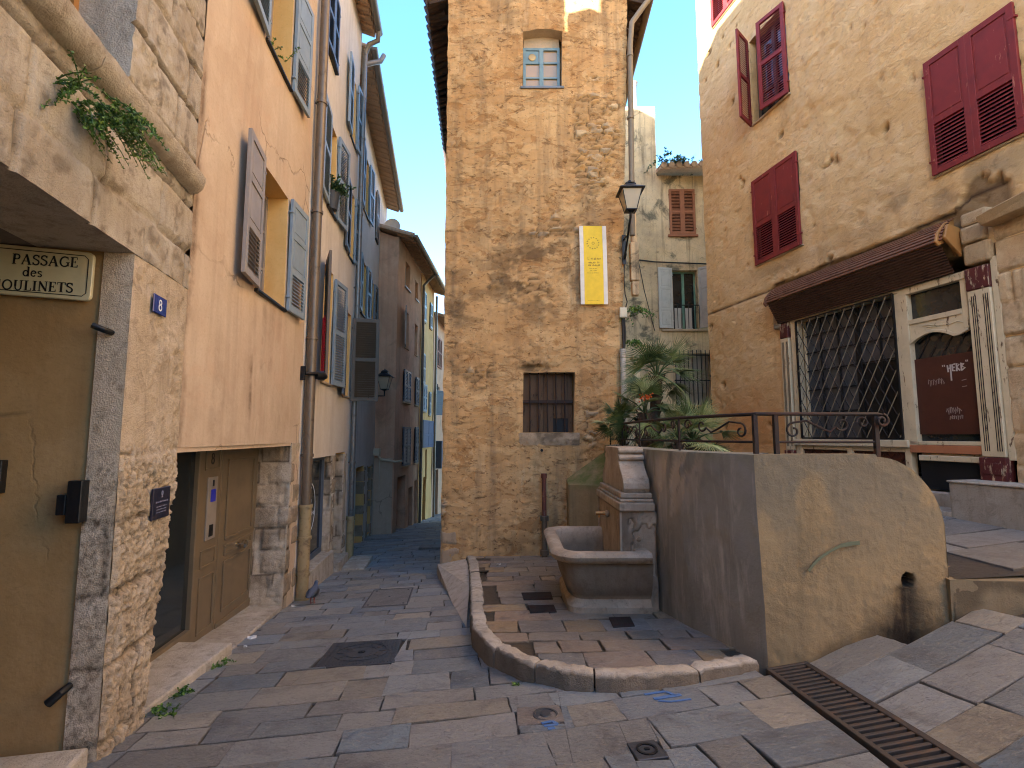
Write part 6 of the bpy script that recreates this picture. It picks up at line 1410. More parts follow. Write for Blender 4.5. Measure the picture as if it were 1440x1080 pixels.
for x in (.76, 1.1, 1.42, 1.74): mb.box(FR, x - (.04 if x == 1.1 else .012), x + (.04 if x == 1.1 else .012), -.04, 1.79, -.111, -.095)
for z in (.36, .70, 1.0, 1.28, 1.55):
    mb.box(FR, 1.142, 2.04, z - .011, z + .011, -.112, -.097)
    if z > .9: mb.box(FR, .46, 1.058, z - .011, z + .011, -.112, -.097)
obj('glazing_bars', mb, M['black_board'], sw)
mb = MB(); mbp = MB()                           # diamond grille in front
ga, gb, gc, gd = .43, 2.06, -.03, 1.80; sp_, sl = .155, 1.75
def clipbar(x0, sgn):
    pts = []
    za, zb = gc, gd; xa = x0; xb = x0 + sgn * (zb - za) / sl
    t0, t1 = 0., 1.
    dx = xb - xa
    for lim, s_ in ((ga, 1), (gb, -1)):
        f0 = (xa - lim) * s_; f1 = (xb - lim) * s_
        if f0 < 0 and f1 < 0: return
        if f0 < 0: t0 = max(t0, f0 / (f0 - f1))
        if f1 < 0: t1 = min(t1, f0 / (f0 - f1))
    if t1 - t0 < .02: return
    dd = .035 if sgn > 0 else .043
    (mb if sgn > 0 else mbp).tube([FR.pt(xa + dx * t0, za + (zb - za) * t0, dd), FR.pt(xa + dx * t1, za + (zb - za) * t1, dd)], .0062, 6, 0, False)
x = ga - 1.2
while x < gb + 1.2: clipbar(x, 1); clipbar(x, -1); x += sp_
mb.box(FR, ga - .012, ga + .012, gc, gd, .028, .05); mb.box(FR, gb - .012, gb + .012, gc, gd, .028, .05); mb.box(FR, ga, gb, gc - .01, gc + .01, .029, .049); mb.box(FR, ga, gb, gd - .01, gd + .01, .029, .049)
obj('diamond_grille', mb, M['iron'], sw, smooth=40); obj('lit_grille_bars', mbp, M['conduit'], sw, smooth=40)  # bars leaning one way are paler, their highlight put into the colour
mb = MB(); mb.box(FR, .44, 1.2, -.72, -.2, -.07, -.03); mb.box(FR, 1.28, 2.1, -.72, -.2, -.07, -.03)
for a, b in ((.44, 1.2), (1.28, 2.1)):
    for i in range(5): mb.stroke(FR, [(a + (b - a) * i / 5, -.2), (a + (b - a) * (i + .5) / 5, -.3), (a + (b - a) * (i + 1) / 5, -.2)], .02, -.029, .012)
obj('stall_riser_panel', mb, M['brown_board'], sw)
# shop door
mb = MB(); mb.box(FR, .26, .37, -.12, 1.80, -.06, .03); mb.box(FR, -.42, .37, 1.745, 1.83, -.06, .032); mb.box(FR, -.42, -.355, 1.2, 1.745, -.06, .02); mb.box(FR, -.355, .26, 1.36, 1.42, -.06, .028)
arch = [(.26, 1.36)] + [(.26 - .66 * t, 1.13 + .10 * math.sin(math.pi * min(1, t * 1.25)) ** .8 + (.05 if t > .8 else 0) * (t - .8) * 5) for t in [i / 14 for i in range(15)]] + [(-.40, 1.36)]
mb.prism(arch, lambda a, z: FR.pt(a, z, -.05), lambda a, z: FR.pt(a, z, .015))
mb.stroke(FR, arch[1:-1], .035, .015, .02)
mb.stroke(FR, [(.1, 1.32), (-.05, 1.30), (-.2, 1.27), (-.3, 1.29), (-.36, 1.26)], .012, .015, .008); mb.stroke(FR, [(.05, 1.29), (-.08, 1.275), (-.14, 1.30)], .010, .015, .008)
mb.box(FR, -.45, .36, -.105, -.06, -.06, .03)
sd = obj('shop_door', mb, M['cream'], rh, bevel=.006)
for c, d in ((1.41, 1.75), (.85, 1.25), (-.06, .02)):
    mb = MB(); mb.box(FR, -.42, .27, c, d, -.055, -.045); obj('pane', mb, M['glass'], sd)
mb = MB()
for i in range(7): mb.tube([FR.pt(.25 - i * .14, .9, -.03), FR.pt(.25 - i * .14 - .22, 1.25, -.03)], .006, 6)
obj('door_grille', mb, M['rust_iron'], sd)
mb = MB(); mb.box(FR, -.45, .258, .02, .93, -.04, -.02); bd = obj('boarding', mb, M['brown_board'], sd)
mb = MB(); hb = [(-.20, .72)]
def gtext(mb, P, w): [mb.stroke(FR, p, w, -.0198, .002) for p in P]
s_, z_ = -.12, .73; u = -.055
gtext(mb, [[(s_, z_ + .08), (s_ - .005, z_)], [(s_ + u * .6, z_ + .085), (s_ + u * .6, z_ - .10)], [(s_, z_ + .04), (s_ + u * .6, z_ + .045)],
           [(s_ + u * 1.5, z_ + .085), (s_ + u * .95, z_ + .08), (s_ + u, z_ + .01), (s_ + u * 1.5, z_ + .01)], [(s_ + u * .95, z_ + .045), (s_ + u * 1.4, z_ + .05)],
           [(s_ + u * 1.8, z_ + .0), (s_ + u * 1.8, z_ + .09), (s_ + u * 2.3, z_ + .075), (s_ + u * 1.85, z_ + .045), (s_ + u * 2.4, z_ + .005)],
           [(s_ + u * 2.7, z_ + .0), (s_ + u * 2.7, z_ + .09), (s_ + u * 3.2, z_ + .075), (s_ + u * 2.75, z_ + .05), (s_ + u * 3.4, z_ + .03), (s_ + u * 2.7, z_ + .005)]], .016)
for x in (.055, .035): gtext(mb, [[(s_ + x, z_ + .09), (s_ + x - .004, z_ + .07)]], .008)
for x in (-.20, -.215): gtext(mb, [[(s_ + x, z_ + .115), (s_ + x - .004, z_ + .095)]], .008)
obj('graffiti', mb, M['graffiti'], bd)
mb = MB(); rg = random.Random(14)
for cx, cz, n, w, h in ((.02, .63, 6, .18, .09), (-.15, .29, 7, .16, .09), (-.17, .21, 6, .14, .06)):
    mb = MB()
    for i in range(n):
        x = cx + w / 2 - w * i / n; gtext(mb, [[(x, cz - h / 2 * rg.uniform(.3, 1)), (x - .006, cz + h / 2 * rg.uniform(.4, 1)), (x - w / n, cz + h * rg.uniform(-.3, .4)), (x - w / n * .8, cz - h / 2 * rg.uniform(.2, 1))]], .007)
    obj('graffiti', mb, M['graffiti_dim'], bd)
mb = MB()
gtext(mb, [[(-.26, .62), (-.31, .63)], [(-.26, .55), (-.31, .555)]], .008)
obj('graffiti', mb, M['graffiti_dim'], bd)
mb = MB(); mb.box(FR, -.46, .36, -.20, -.108, -.03, .035); obj('orange_rail', mb, M['orange_board'], sd, bevel=.005)
mb = MB(); mb.box(FR, -.44, .25, -.29, -.225, -.06, .045); mb.box(FR, -.44, .25, -.224, -.205, -.05, .0); obj('weather_board', mb, M['cream'], sd, bevel=.006)
mb = MB(); mb.box(FR, -.46, .27, -.62, -.295, -.05, .0); obj('kick_panel', mb, M['black_board'], sd, bevel=.004)
# pilasters
def pilaster(a, b, zb):
    mb = MB(); mb.box(FR, a, b, -.22, 1.58, -.05, .045); w = b - a
    for f in (.14, .22, .30, .62, .70, .78):
        pass
    o = obj('pilaster', mb, M['cream'], rh, bevel=.006)
    mb = MB()
    for f in (.12, .21, .30, .64, .73, .82): mb.box(FR, a + w * f - w * .018, a + w * f + w * .018, -.16, 1.52, .0445, .0475)
    obj('flute', mb, M['black_board'], o)
    mb = MB(); mb.box(FR, a - .005, b + .005, 1.585, 1.83, -.05, .055); obj('capital', mb, M['cream_red'], o, bevel=.008)
    mb = MB(); mb.box(FR, a - .012, b + .012, zb, -.225, -.05, .075); mb.box(FR, a + .02, b - .02, zb + .1, -.28, .075, .088); mb.box(FR, a - .02, b + .02, zb - .02, zb, -.05, .09); obj('base_block', mb, M['cream_red'], o, bevel=.012, seg=2)
    return o
pilaster(-.665, -.44, -.50); pilaster(2.23, 2.40, -.55)
mb = MB(); mb.box(FR, -.735, -.668, -.25, 1.9, -.05, .02); obj('door_surround', mb, M['cream'], rh, bevel=.006); mb = MB(); mb.box(FR, 2.405, 2.44, -.5, 1.78, -.05, .02); obj('window_surround', mb, M['cream'], rh, bevel=.006)
mb = MB(); mb.box(FR, -.55, .45, -.95, -.64, -.3, .06, 0, (.4, .2, 0)); mb.box(FR, -.36, .6, -1.1, -.80, -.2, .42, 0, (.5, .1, 0)); obj('doorstep', mb, M['kerb'], rh, bevel=.015, seg=2)
mb = MB(); mb.box(FR, .45, 2.44, -1.2, -.72, -.2, .03, 0, (.4, .3, 0)); obj('stall_base', mb, M['kerb'], rh, bevel=.01)
mb = MB(); relief(mb, FR, -1.6, -.74, -.6, 2.28, .025, lambda a, z: .025 + d_ash(a + 3, z) * .8, (), c_ash, skirt=.1); obj('stone_quoins', mb, M['quoin'], rh, smooth=180, recalc=False)
mb = MB(); mb.hexa([FR.pt(-1.6, 2.27, .0), FR.pt(-.73, 2.20, .0), FR.pt(-.73, 2.20, .2), FR.pt(-1.6, 2.27, .2), FR.pt(-1.6, 2.44, .0), FR.pt(-.73, 2.30, .0), FR.pt(-.73, 2.30, .26), FR.pt(-1.6, 2.44, .26)], 0, (.2, .5, 0)); obj('canopy_ledge', mb, M['quoin'], rh, bevel=.01)
eave(rh, FR, -6, 4.5, 13.0, .4, 13.2)
mb = MB(); mb.box(FR, -2.2, -.36, -1.2, -.49, .05, .42, 0, (.1, .35, 0)); mb.box(FR, -2.2, -.345, -.49, -.465, .04, .435, 0, (.9, 0, 0))
solid('stone_block', mb, M['kerb'], 'long grey stone block standing beside the shop door at the right edge', 'stone block', FR.pt(-1.2, -.95, .2), bevel=.015, seg=2)

# ================================================================== GREY HOUSE AT THE BACK OF THE LANE
FG = Fr((0, 14), (1, 0))
gh = thing('grey_house', 'weathered grey house behind the palm with a tall chimney block and mixed shutters', 'house', FG.pt(4.4, -.7, 0))
HG = [(4.47, 5.2, 5.67, 7.0, .12), (4.5, 5.2, 2.95, 4.64, .25), (4.52, 5.45, .84, 2.27, .15)]
def g_disp(a, z): return .06 * (fbm(a * 1.3, z * 1.3, 4, 3) - .5) + .03 * (fbm(a * 6, z * 6, 4, 4) - .5)
mb = MB(); relief(mb, FG, 1.4, 7, -1.6, 7.42, .06, g_disp, HG, skirt=.4); relief(mb, FG, 1.4, 4.15, 7.42, 9.53, .06, g_disp, [(3.38, 3.52, 7.79, 8.87, .3)], skirt=2)
body(mb, FG, 1.4, 7, -1.6, 7.4); mb.box(FG, 1.42, 4.14, 7.3, 9.5, -2, -.35)
obj('wall', mb, M['greyhouse'], gh, recalc=False, smooth=180)
mb = MB(); mb.lathe([(.09, 0), (.085, 1.0), (.10, 1.02), (.10, 1.08), (.13, 1.12), (.02, 1.2)], FG.pt(3.68, 9.5, -.5), 14); mb.tube([FG.pt(3.68, 10.1, -.5), FG.pt(3.2, 10.12, -.5)], .008, 6)
mb.tube([FG.pt(3.68, 10.0, -.5), FG.pt(3.35, 9.55, -.5)], .006, 6); obj('chimney_pipe', mb, M['pipe_pvc'], gh, smooth=50)
mb = MB(); mb.hexa([FG.pt(4.12, 7.36, .5), FG.pt(7.1, 7.48, .5), FG.pt(7.1, 8.2, -2.5), FG.pt(4.12, 8.1, -2.5), FG.pt(4.12, 7.42, .5), FG.pt(7.1, 7.54, .5), FG.pt(7.1, 8.26, -2.5), FG.pt(4.12, 8.16, -2.5)])
for i in range(14):
    s = 4.2 + i * .21; mb.tube([FG.pt(s, 7.45 + i * .008, .55), FG.pt(s, 7.7 + i * .008, -.6)], .085, 8)
obj('roof', mb, M['tile'], gh, smooth=40)
def wpair(h, st_, mt, d=.1):
    w_ = (h[1] - h[0]) / 2
    return window(gh, FG, *h[:4], d, mt, 'glass', 1, 1, [(h[0], h[2], w_, h[3] - h[2], st_, mt, 1, 0), (h[1], h[2], w_, h[3] - h[2], st_, mt, -1, 0)], (.06, .07, .06, mt))
wpair(HG[0], 'LL', 'shutter_rust')
o = window(gh, FG, *HG[1][:4], .25, 'green_frame', 'glass', 2, 1, [(4.48, 2.97, .42, 1.72, 'PPP', 'shutter_white', -1, 10), (5.22, 2.97, .36, 1.72, 'PPP', 'shutter_white', 1, 50)], (.35, .06, .07, 'sill'), label='green French window with white shutters')
mb = MB(); mb.box(FG, 4.6, 4.8, 3.0, 3.6, -.20, -.19); mb.box(FG, 4.9, 5.1, 3.0, 3.6, -.20, -.19); obj('lower_panel', mb, M['white_frame'], o)
mb = MB(); mb.tube([FG.pt(4.5, 3.62, .06), FG.pt(5.2, 3.62, .06)], .014, 6)
for i in range(8): mb.tube([FG.pt(4.5 + i * .1, 2.97, .06), FG.pt(4.5 + i * .1, 3.62, .06)], .009, 6)
obj('balcony_rail', mb, M['iron'], o)
mb = MB(); h = HG[2]
for i in range(6): mb.box(FG, h[0] + (h[1] - h[0]) * i / 6 + .004, h[0] + (h[1] - h[0]) * (i + 1) / 6 - .004, h[2], h[3], -.12, -.09)
for z in (1.2, 1.85): mb.box(FG, h[0] + .03, h[1] - .03, z - .03, z + .03, -.09, -.07)
o = obj('window', mb, M['shutter_taupe'], gh, label='boarded window behind tall upright bars', bevel=.004)
mb = MB()
for i in range(9): mb.tube([FG.pt(4.5 + i * .118, .75, .05), FG.pt(4.5 + i * .118, 2.36, .05)], .013, 6)
mb.box(FG, 4.46, 5.5, 1.5, 1.53, .03, .06); mb.box(FG, 4.46, 5.5, 2.2, 2.23, .03, .06); obj('window_bars', mb, M['iron'], o)
mb = MB(); mb.tube([FG.pt(3.3, 4.95, .05), FG.pt(4.0, 4.86, .06), FG.pt(4.6, 4.83, .07), FG.pt(5.6, 4.80, .05)], .02, 6); mb.tube([FG.pt(3.55, 4.9, .05), FG.pt(3.7, 4, .05), FG.pt(3.95, 2.9, .05)], .01, 6); obj('cable', mb, M['cable'], gh)

# ================================================================== UNSEEN HOUSE ADDED BEHIND THE VIEWPOINT TO HOLD BACK SKY LIGHT
FH = Fr((7.5, -6.5), (-1, .05)); qh = thing('added_rear_house', 'plain ochre house added unseen behind the viewpoint to hold back sky light', 'house', FH.pt(6, -1.4, 0))
HQ = [(2 + i * 2.6, 2.8 + i * 2.6, z, z + 1.3, .2) for i in range(4) for z in (.2, 2.0)]
mb = MB(); relief(mb, FH, 0, 12, -2.2, 3.7, .3, und(.05, .6, 3), HQ, skirt=.4); body(mb, FH, 0, 12, -2.2, 3.7); obj('wall', mb, M['right'], qh, recalc=False, smooth=30)
for h in HQ: window(qh, FH, *h[:4], .2, 'white_frame', 'glass', 2, 3)
eave(qh, FH, 0, 12, 3.6, .4, 3.7)
# ================================================================== IRONWORK IN THE GROUND
dg = thing('drain_grate', 'long black slotted drain grate across the foot of the ramp', 'drain grate', (1.9, 3.0, H(1.9, 3.0)))
GA, GB = Vector((1.895, 3.69, 0)), Vector((1.92, 1.75, 0)); gd_ = (GB - GA).normalized(); gx = Vector((-gd_.y, gd_.x, 0)); GLn = (GB - GA).length
def gp(t, w, dz):
    p = GA + gd_ * t + gx * w; return (p.x, p.y, H(p.x, p.y) + .024 + dz)
def gbox(mb, t0, t1, w0, w1, z0, z1): mb.hexa([gp(t0, w0, z0), gp(t1, w0, z0), gp(t1, w1, z0), gp(t0, w1, z0), gp(t0, w0, z1), gp(t1, w0, z1), gp(t1, w1, z1), gp(t0, w1, z1)])
mb = MB(); gbox(mb, 0, GLn, -.145, -.112, -.08, .014); gbox(mb, 0, GLn, .112, .145, -.08, .014); gbox(mb, -.03, 0, -.145, .145, -.08, .014); obj('frame', mb, M['grate_iron'], dg, bevel=.003)
mb = MB(); gbox(mb, 0, GLn, -.112, .112, -.02, -.016); obj('channel', mb, M['black_board'], dg)
mb = MB(); t = .0
while t < GLn - .05: gbox(mb, t + .004, t + .028, -.112, .112, -.015, .010); t += .052
obj('bars', mb, M['grate_iron'], dg, bevel=.002)
def cover(name, label, cat, P, hf, mat_, rib=None, th=.03, circle=None, lift=.006):
    c = (sum(p[0] for p in P) / 4, sum(p[1] for p in P) / 4); base = lambda x, y: hf(x, y) + .018
    root = thing(name, label, cat, (c[0], c[1], hf(*c)))
    mb = MB(); mb.hexa([(x, y, base(x, y) - .02) for x, y in P] + [(x, y, base(x, y) + lift) for x, y in P]); obj('plate', mb, M[mat_], root, bevel=.003)
    def bl_(u, v):
        x = (P[0][0] * (1 - u) + P[1][0] * u) * (1 - v) + (P[3][0] * (1 - u) + P[2][0] * u) * v; y = (P[0][1] * (1 - u) + P[1][1] * u) * (1 - v) + (P[3][1] * (1 - u) + P[2][1] * u) * v
        return x, y
    class FB2:
        @staticmethod
        def pt(a, z, d): x, y = bl_(a, z); return (x, y, base(x, y) + lift + d)
    if rib:
        mb = MB()
        for i in range(rib):
            u = .05 + .9 * i / (rib - 1)
            if circle:
                q = [v for v in np.linspace(.04, .96, 25)]; run = []
                for v in q:
                    inside_ = ((u - .5) / circle) ** 2 + ((v - .5) / circle) ** 2 < 1
                    if inside_:
                        if len(run) > 1: mb.stroke(FB2, run, .012, 0, .004)
                        run = []
                    else: run.append((u, v))
                if len(run) > 1: mb.stroke(FB2, run, .012, 0, .004)
            else: mb.stroke(FB2, [(u, .05), (u, .95)], .014, 0, .004)
        if circle:
            mb.stroke(FB2, arcp(.5, .5, circle * .97, circle * .97, 0, 360, 30), .02, 0, .005); mb.stroke(FB2, arcp(.5, .5, circle * .6, circle * .6, 0, 360, 24), .02, 0, .004)
            for i in range(10): mb.stroke(FB2, [(.5 + circle * .66 * math.cos(i * .628), .5 + circle * .66 * math.sin(i * .628)), (.5 + circle * .9 * math.cos(i * .628), .5 + circle * .9 * math.sin(i * .628))], .02, 0, .004)
        obj('raised_pattern', mb, M[mat_], root)
    return root, FB2
_, f2 = cover('manhole_cover', 'ribbed square cast iron cover with a round centre in the street', 'manhole cover', [(-1.56, 4.23), (-.93, 4.26), (-1.0, 4.88), (-1.62, 4.85)], H, 'cast_iron', 22, circle=.36)
mb = MB(); mb.stroke(f2, arcp(.5, .5, .03, .03, 0, 360, 8), .04, 0, .006); o = obj('lift_hole', mb, M['black_board'], _)
_, f2 = cover('stone_hatch', 'stone filled hatch in the street further away than the ribbed cover', 'hatch', [(-1.74, 6.12), (-1.20, 6.14), (-1.32, 7.14), (-1.86, 7.12)], H, 'flag_up', lift=.008)
mb = MB()
for e in ([(0.03, .03), (.97, .03)], [(.97, .03), (.97, .97)], [(.97, .97), (.03, .97)], [(.03, .97), (.03, .03)]): mb.stroke(f2, e, .025, 0, .003)
for u, v in ((.12, .12), (.88, .12), (.88, .88), (.12, .88), (.5, .5)): mb.stroke(f2, [(u - .02, v), (u + .02, v)], .03, 0, .005)
obj('rim', mb, M['cast_iron'], _)
vc = thing('water_valve', 'small round iron valve cap set in a tan stone', 'water valve', (.2, 3.23, H(.2, 3.23)))
mb = MB(); mb.lathe([(.075, .012), (.075, .026), (.062, .028), (.06, .022), (.035, .022), (.03, .029), (.0, .029)], (.2, 3.23, H(.2, 3.23)), 24); obj('valve_lid', mb, M['cast_iron'], vc, smooth=40)
mb = MB(); q = [(.03, 3.11), (.31, 3.14), (.29, 3.36), (.03, 3.34)]; mb.hexa([(x, y, H(x, y)) for x, y in q] + [(x, y, H(x, y) + .0225) for x, y in q], 0, (.55, .75, 0)); obj('surround', mb, M['flag_warm'], vc, bevel=.004)
_, f2 = cover('valve_box', 'small square iron valve box near the bottom of the photo', 'valve box', [(.62, 2.69), (.78, 2.71), (.75, 2.88), (.60, 2.86)], H, 'cast_iron')
mb = MB(); mb.stroke(f2, arcp(.5, .5, .3, .3, 0, 360, 18), .08, 0, .005); mb.stroke(f2, [(.42, .5), (.58, .5)], .1, 0, .006); obj('lid', mb, M['iron'], _)
for P, lab in (([(.12, 5.42), (.42, 5.46), (.42, 5.74), (.10, 5.70)], 'rust brown plate in the platform, farther of the two left of the trough'), ([(.17, 4.95), (.42, 4.98), (.41, 5.22), (.15, 5.2)], 'rust brown plate in the platform, nearer of the two left of the trough'), ([(.86, 4.53), (1.05, 4.56), (1.07, 4.82), (.87, 4.80)], 'dark square plate in the platform in front of the trough')):
    cover('floor_plate', lab, 'floor plate', P, lambda x, y: ZP(x, y) - .018, 'rust_iron', 5)
mb = MB(); mb.hexa([(-.52, 6.66, ZP(0, 6.66) + .008), (-.3, 6.74, ZP(0, 6.74) + .008), (-.3, 6.82, ZP(0, 6.8) + .008), (-.52, 6.74, ZP(0, 6.74) + .008)] + [(-.52, 6.66, ZP(0, 6.66) + .018), (-.3, 6.74, ZP(0, 6.74) + .018), (-.3, 6.82, ZP(0, 6.8) + .018), (-.52, 6.74, ZP(0, 6.74) + .018)])
solid('slot_drain', mb, M['iron'], 'narrow dark slot drain across the kerb near the ochre house', 'drain', (-.41, 6.74, ZP(0, 6.74)))

# ================================================================== LAMP ON THE WHITE HOUSE, BOX ON THE ORANGE ONE
c = FE.pt(3.55, 1.22, .42)
ll = thing('street_lamp', 'black lantern on the white house down the lane, beside the big brown shutter', 'street lamp', FE.pt(3.55, 1.0, 0))
lantern(ll, c, .34, 0)
mb = MB(); mb.tube([FE.pt(3.55, 1.02, 0), FE.pt(3.55, 1.05, .3), FE.pt(3.55, 1.05, .42), FE.pt(3.55, 1.2, .42)], .018, 8); mb.box(FE, 3.51, 3.59, .92, 1.12, 0, .03); mb.tube([FE.pt(3.55, .95, .02), FE.pt(3.55, .92, .12), FE.pt(3.55, 1.03, .22)], .012, 6); obj('bracket', mb, M['iron'], ll, smooth=50)
mb = MB(); mb.wbox(-3.93, -3.73, 14.5, 14.68, -.55, -.35); mb.tube([(-3.78, 14.6, -.55), (-3.7, 14.6, -.66), (-3.3, 14.6, -.72), (-3.1, 14.6, -.70)], .03, 8); mb.tube([(-3.75, 14.66, -.6), (-3.75, 14.66, -1.5)], .012, 6)
solid('wall_box', mb, M['box_cream'], 'grey box with a horizontal pipe on the side of the orange house', 'wall box', (-3.8, 14.6, -.5), bevel=.008)

# ================================================================== PLANTS
def leafcol(rg, lo=0., hi=1.): return (rg.uniform(lo, hi), 0., 0.)
def fan(mb, c, direc, rad, n, rg, spread=150, droop=.25, w=.0125):
    """one palmate leaf: thin folded blades spreading from the end of a stalk"""
    d = Vector(direc).normalized(); side = d.cross(Vector((0, 0, 1)))
    if side.length < .1: side = Vector((1, 0, 0))
    side.normalize(); up = side.cross(d).normalized(); roll = rg.uniform(-.7, .7); sd2 = side * math.cos(roll) + up * math.sin(roll); up2 = d.cross(sd2)
    c = Vector(c); tone = rg.uniform(0, .75)
    for i in range(n):
        a = R(-spread + 2 * spread * i / (n - 1)) * (.5 + .5) ; L = rad * (.72 + .28 * math.cos(a * .55)) * rg.uniform(.88, 1.05)
        v = (d * math.cos(a * .62) + sd2 * math.sin(a * .62)).normalized() + up2 * .12 * abs(math.sin(a)); v.normalize()
        p = v.cross(up2).normalized() * w * .5; t = tone + rg.uniform(-.12, .3); t = min(1, max(0, t))
        m1 = c + v * L * .5 + Vector((0, 0, -droop * L * .12)); e = c + v * L + Vector((0, 0, -droop * L * rg.uniform(.3, .8))); fold = up2 * w * .3
        b0 = c + v * L * .04
        mb.add([b0 - p * .5, b0 + p * .5, m1 + p, m1 - fold, m1 - p, e], [(0, 1, 2, 3), (0, 3, 4), (3, 2, 5), (4, 3, 5)], 0, [(t, 0., 0.)] * 5 + [(min(1, t + .25), 0., 0.)])
def palm(label, base, head, nl, rad, stalk, rg, lo=-35, trunk_r=(.085, .075), dead=3):
    root = thing('palm_tree', label, 'palm', base, 'palms behind the ramp wall')
    b, h = Vector(base), Vector(head); mid = (b + h) / 2 + Vector((.03, .02, 0)); m = MB(); P = []; rr_ = []
    for i in range(15):
        t = i / 14; p = b * (1 - t) ** 2 + mid * 2 * t * (1 - t) + h * t * t; P.append(p); rr_.append((trunk_r[0] + (trunk_r[1] - trunk_r[0]) * t) * rg.uniform(.88, 1.14))
    m.tube(P, rr_, 11)
    for i in range(70):
        t = rg.uniform(.1, 1); p = b.lerp(h, t); a = rg.uniform(0, 6.28); q = Vector((math.cos(a), math.sin(a), 0)); r = trunk_r[1] * .95
        m.tube([p + q * r, p + q * (r + .05) + Vector((0, 0, .07))], [.016, .004], 4)
    obj('trunk', m, M['trunk'], root, smooth=60)
    m = MB(); s_ = MB()
    for i in range(nl):
        az = 2.4 * i + rg.uniform(-.3, .3); el = R(lo + (88 - lo) * (i / nl) ** .8 + rg.uniform(-8, 8)); d = Vector((math.cos(az) * math.cos(el), math.sin(az) * math.cos(el), math.sin(el)))
        L = stalk * rg.uniform(.75, 1.15); c = h + d * L + Vector((0, 0, -.05 * L)); s_.tube([h + d * .03, h + d * L * .5 + Vector((0, 0, .02)), c], [.012, .008, .006], 5)
        fan(m, c, d + Vector((0, 0, -.15)), rad * rg.uniform(.9, 1.2), 30, rg, 150, .3)
    obj('stalks', s_, M['leaf_palm'], root); m_ = obj('crown', m, M['leaf_palm'], root, recalc=False)
    return root
rg = random.Random(21)
pt_ = palm('tallest fan palm behind the ramp wall, its crown against the grey house', (1.80, 6.9, -.62), (1.97, 6.9, .80), 18, .40, .31, rg)
p2_ = palm('shorter fan palm with orange flowers between the pale pipe and the tallest palm', (1.70, 6.75, -.62), (1.74, 6.72, .30), 16, .30, .30, rg, -50)
m = MB(); rg2 = random.Random(3); c = Vector((1.72, 6.55, .50))
for i in range(45): p = c + Vector((rg2.gauss(0, .035), rg2.gauss(0, .03), rg2.gauss(0, .025))); m.lathe([(.0, -.012), (.011, -.004), (.011, .004), (.0, .012)], p, 6)
obj('flower_head', m, M['flower'], p2_)
palm('bushy low fan palm at the right end of the planting by the scrolls', (2.25, 6.6, -.72), (2.30, 6.55, -.05), 15, .36, .32, rg, -20, (.07, .06))
palm('small low fan palm squeezed between the tallest palm and the bushy right one', (2.02, 6.3, -.68), (2.03, 6.28, -.05), 10, .27, .26, rg, -20, (.05, .045))
palm('small fan palm at the left end of the planting by the ochre wall', (1.58, 7.2, -.62), (1.52, 7.15, .12), 13, .27, .26, rg, -20, (.05, .045))
def tuft(name, label, cat, c, n, L, mt, rg, up=.8, spread=.12, wide=.012, group=None, hang=0., norm=None, leaves=5):
    root = thing(name, label, cat, c, group) ; m = MB(); s_ = MB(); c = Vector(c)
    for i in range(n):
        az = rg.uniform(0, 6.28); d = Vector((math.cos(az), math.sin(az), rg.uniform(up * .4, up * 1.6) - hang))
        if norm is not None and d.dot(norm) < .1: d = d + norm * (.5 - d.dot(norm))
        d.normalize(); l = L * rg.uniform(.5, 1.1); b = c + Vector((rg.gauss(0, spread), rg.gauss(0, spread), 0)) * .5; pts = [b]
        for k_ in range(1, 5): t = k_ / 4; pts.append(b + d * l * t + Vector((0, 0, -.35 * l * t * t * (1 + hang * 2))))
        s_.tube(pts, [.0035, .003, .0025, .002, .0012], 4, 0, False)
        for p, q in zip(pts[:-1], pts[1:]):
            for j in range(leaves):
                o = p.lerp(q, rg.random()); v = Vector((rg.gauss(0, 1), rg.gauss(0, 1), rg.gauss(.2, .8))).normalized() * wide * rg.uniform(1.4, 3.2); w = v.cross(Vector((rg.gauss(0, 1), rg.gauss(0, 1), rg.gauss(0, 1)))).normalized() * wide * rg.uniform(.5, .9); t = rg.random()
                m.add([o, o + v * .5 + w, o + v, o + v * .5 - w], [(0, 1, 2, 3)], 0, (t, 0., 0.))
    obj('stems', s_, M[mt], root); obj('leaves', m, M[mt], root, recalc=False); return root
rg = random.Random(33)
tuft('wall_fern', 'feathery green plant growing from a joint high in the pale stone wall', 'plant', FA.pt(-.56, 1.64, .02), 80, .25, 'leaf_green', rg, .15, .2, .0075, None, .35, FA.N(), 12)
tuft('wall_fern', 'thin sprig of dry green stems left of the feathery wall plant', 'plant', FA.pt(-.78, 1.60, .02), 12, .2, 'leaf_green', rg, .8, .08, .007, None, 0, FA.N())
tuft('potted_shrub', 'round leafy shrub in a dark pot on a window sill of the beige house', 'potted plant', FB.pt(4.12, 3.86, .06), 42, .36, 'leaf_dark', rg, .9, .1, .022)
m = MB(); m.lathe([(.06, 0), (.10, .02), (.13, .26), (.14, .3), (.12, .3), (.11, .27), (.0, .27)], FB.pt(4.12, 3.552, .0), 16); solid('flower_pot', m, M['pot'], 'dark flower pot holding the leafy shrub on the sill', 'pot', FB.pt(4.12, 3.552, .0), smooth=50)
tuft('sill_plant', 'small cactus like green plant on the upper sill of the peach house', 'plant', FB.pt(1.52, 4.12, -.05), 12, .28, 'leaf_green', rg, 1.6, .1, .012)
tuft('gutter_fern', 'upper bright green fern clinging beside the hopper pipe', 'plant', (1.98, 8.15, 2.05), 26, .34, 'leaf_green', rg, .2, .1, .016, None, .25)
tuft('gutter_fern', 'lower bright green fern on the wall just above the palms', 'plant', (2.0, 8.3, 1.55), 20, .28, 'leaf_green', rg, .2, .1, .016, None, .2)
tuft('roof_weeds', 'green weeds growing along the tiled edge of the grey house', 'plant', FG.pt(4.45, 7.55, .4), 50, .4, 'leaf_dark', rg, .4, .5, .03)
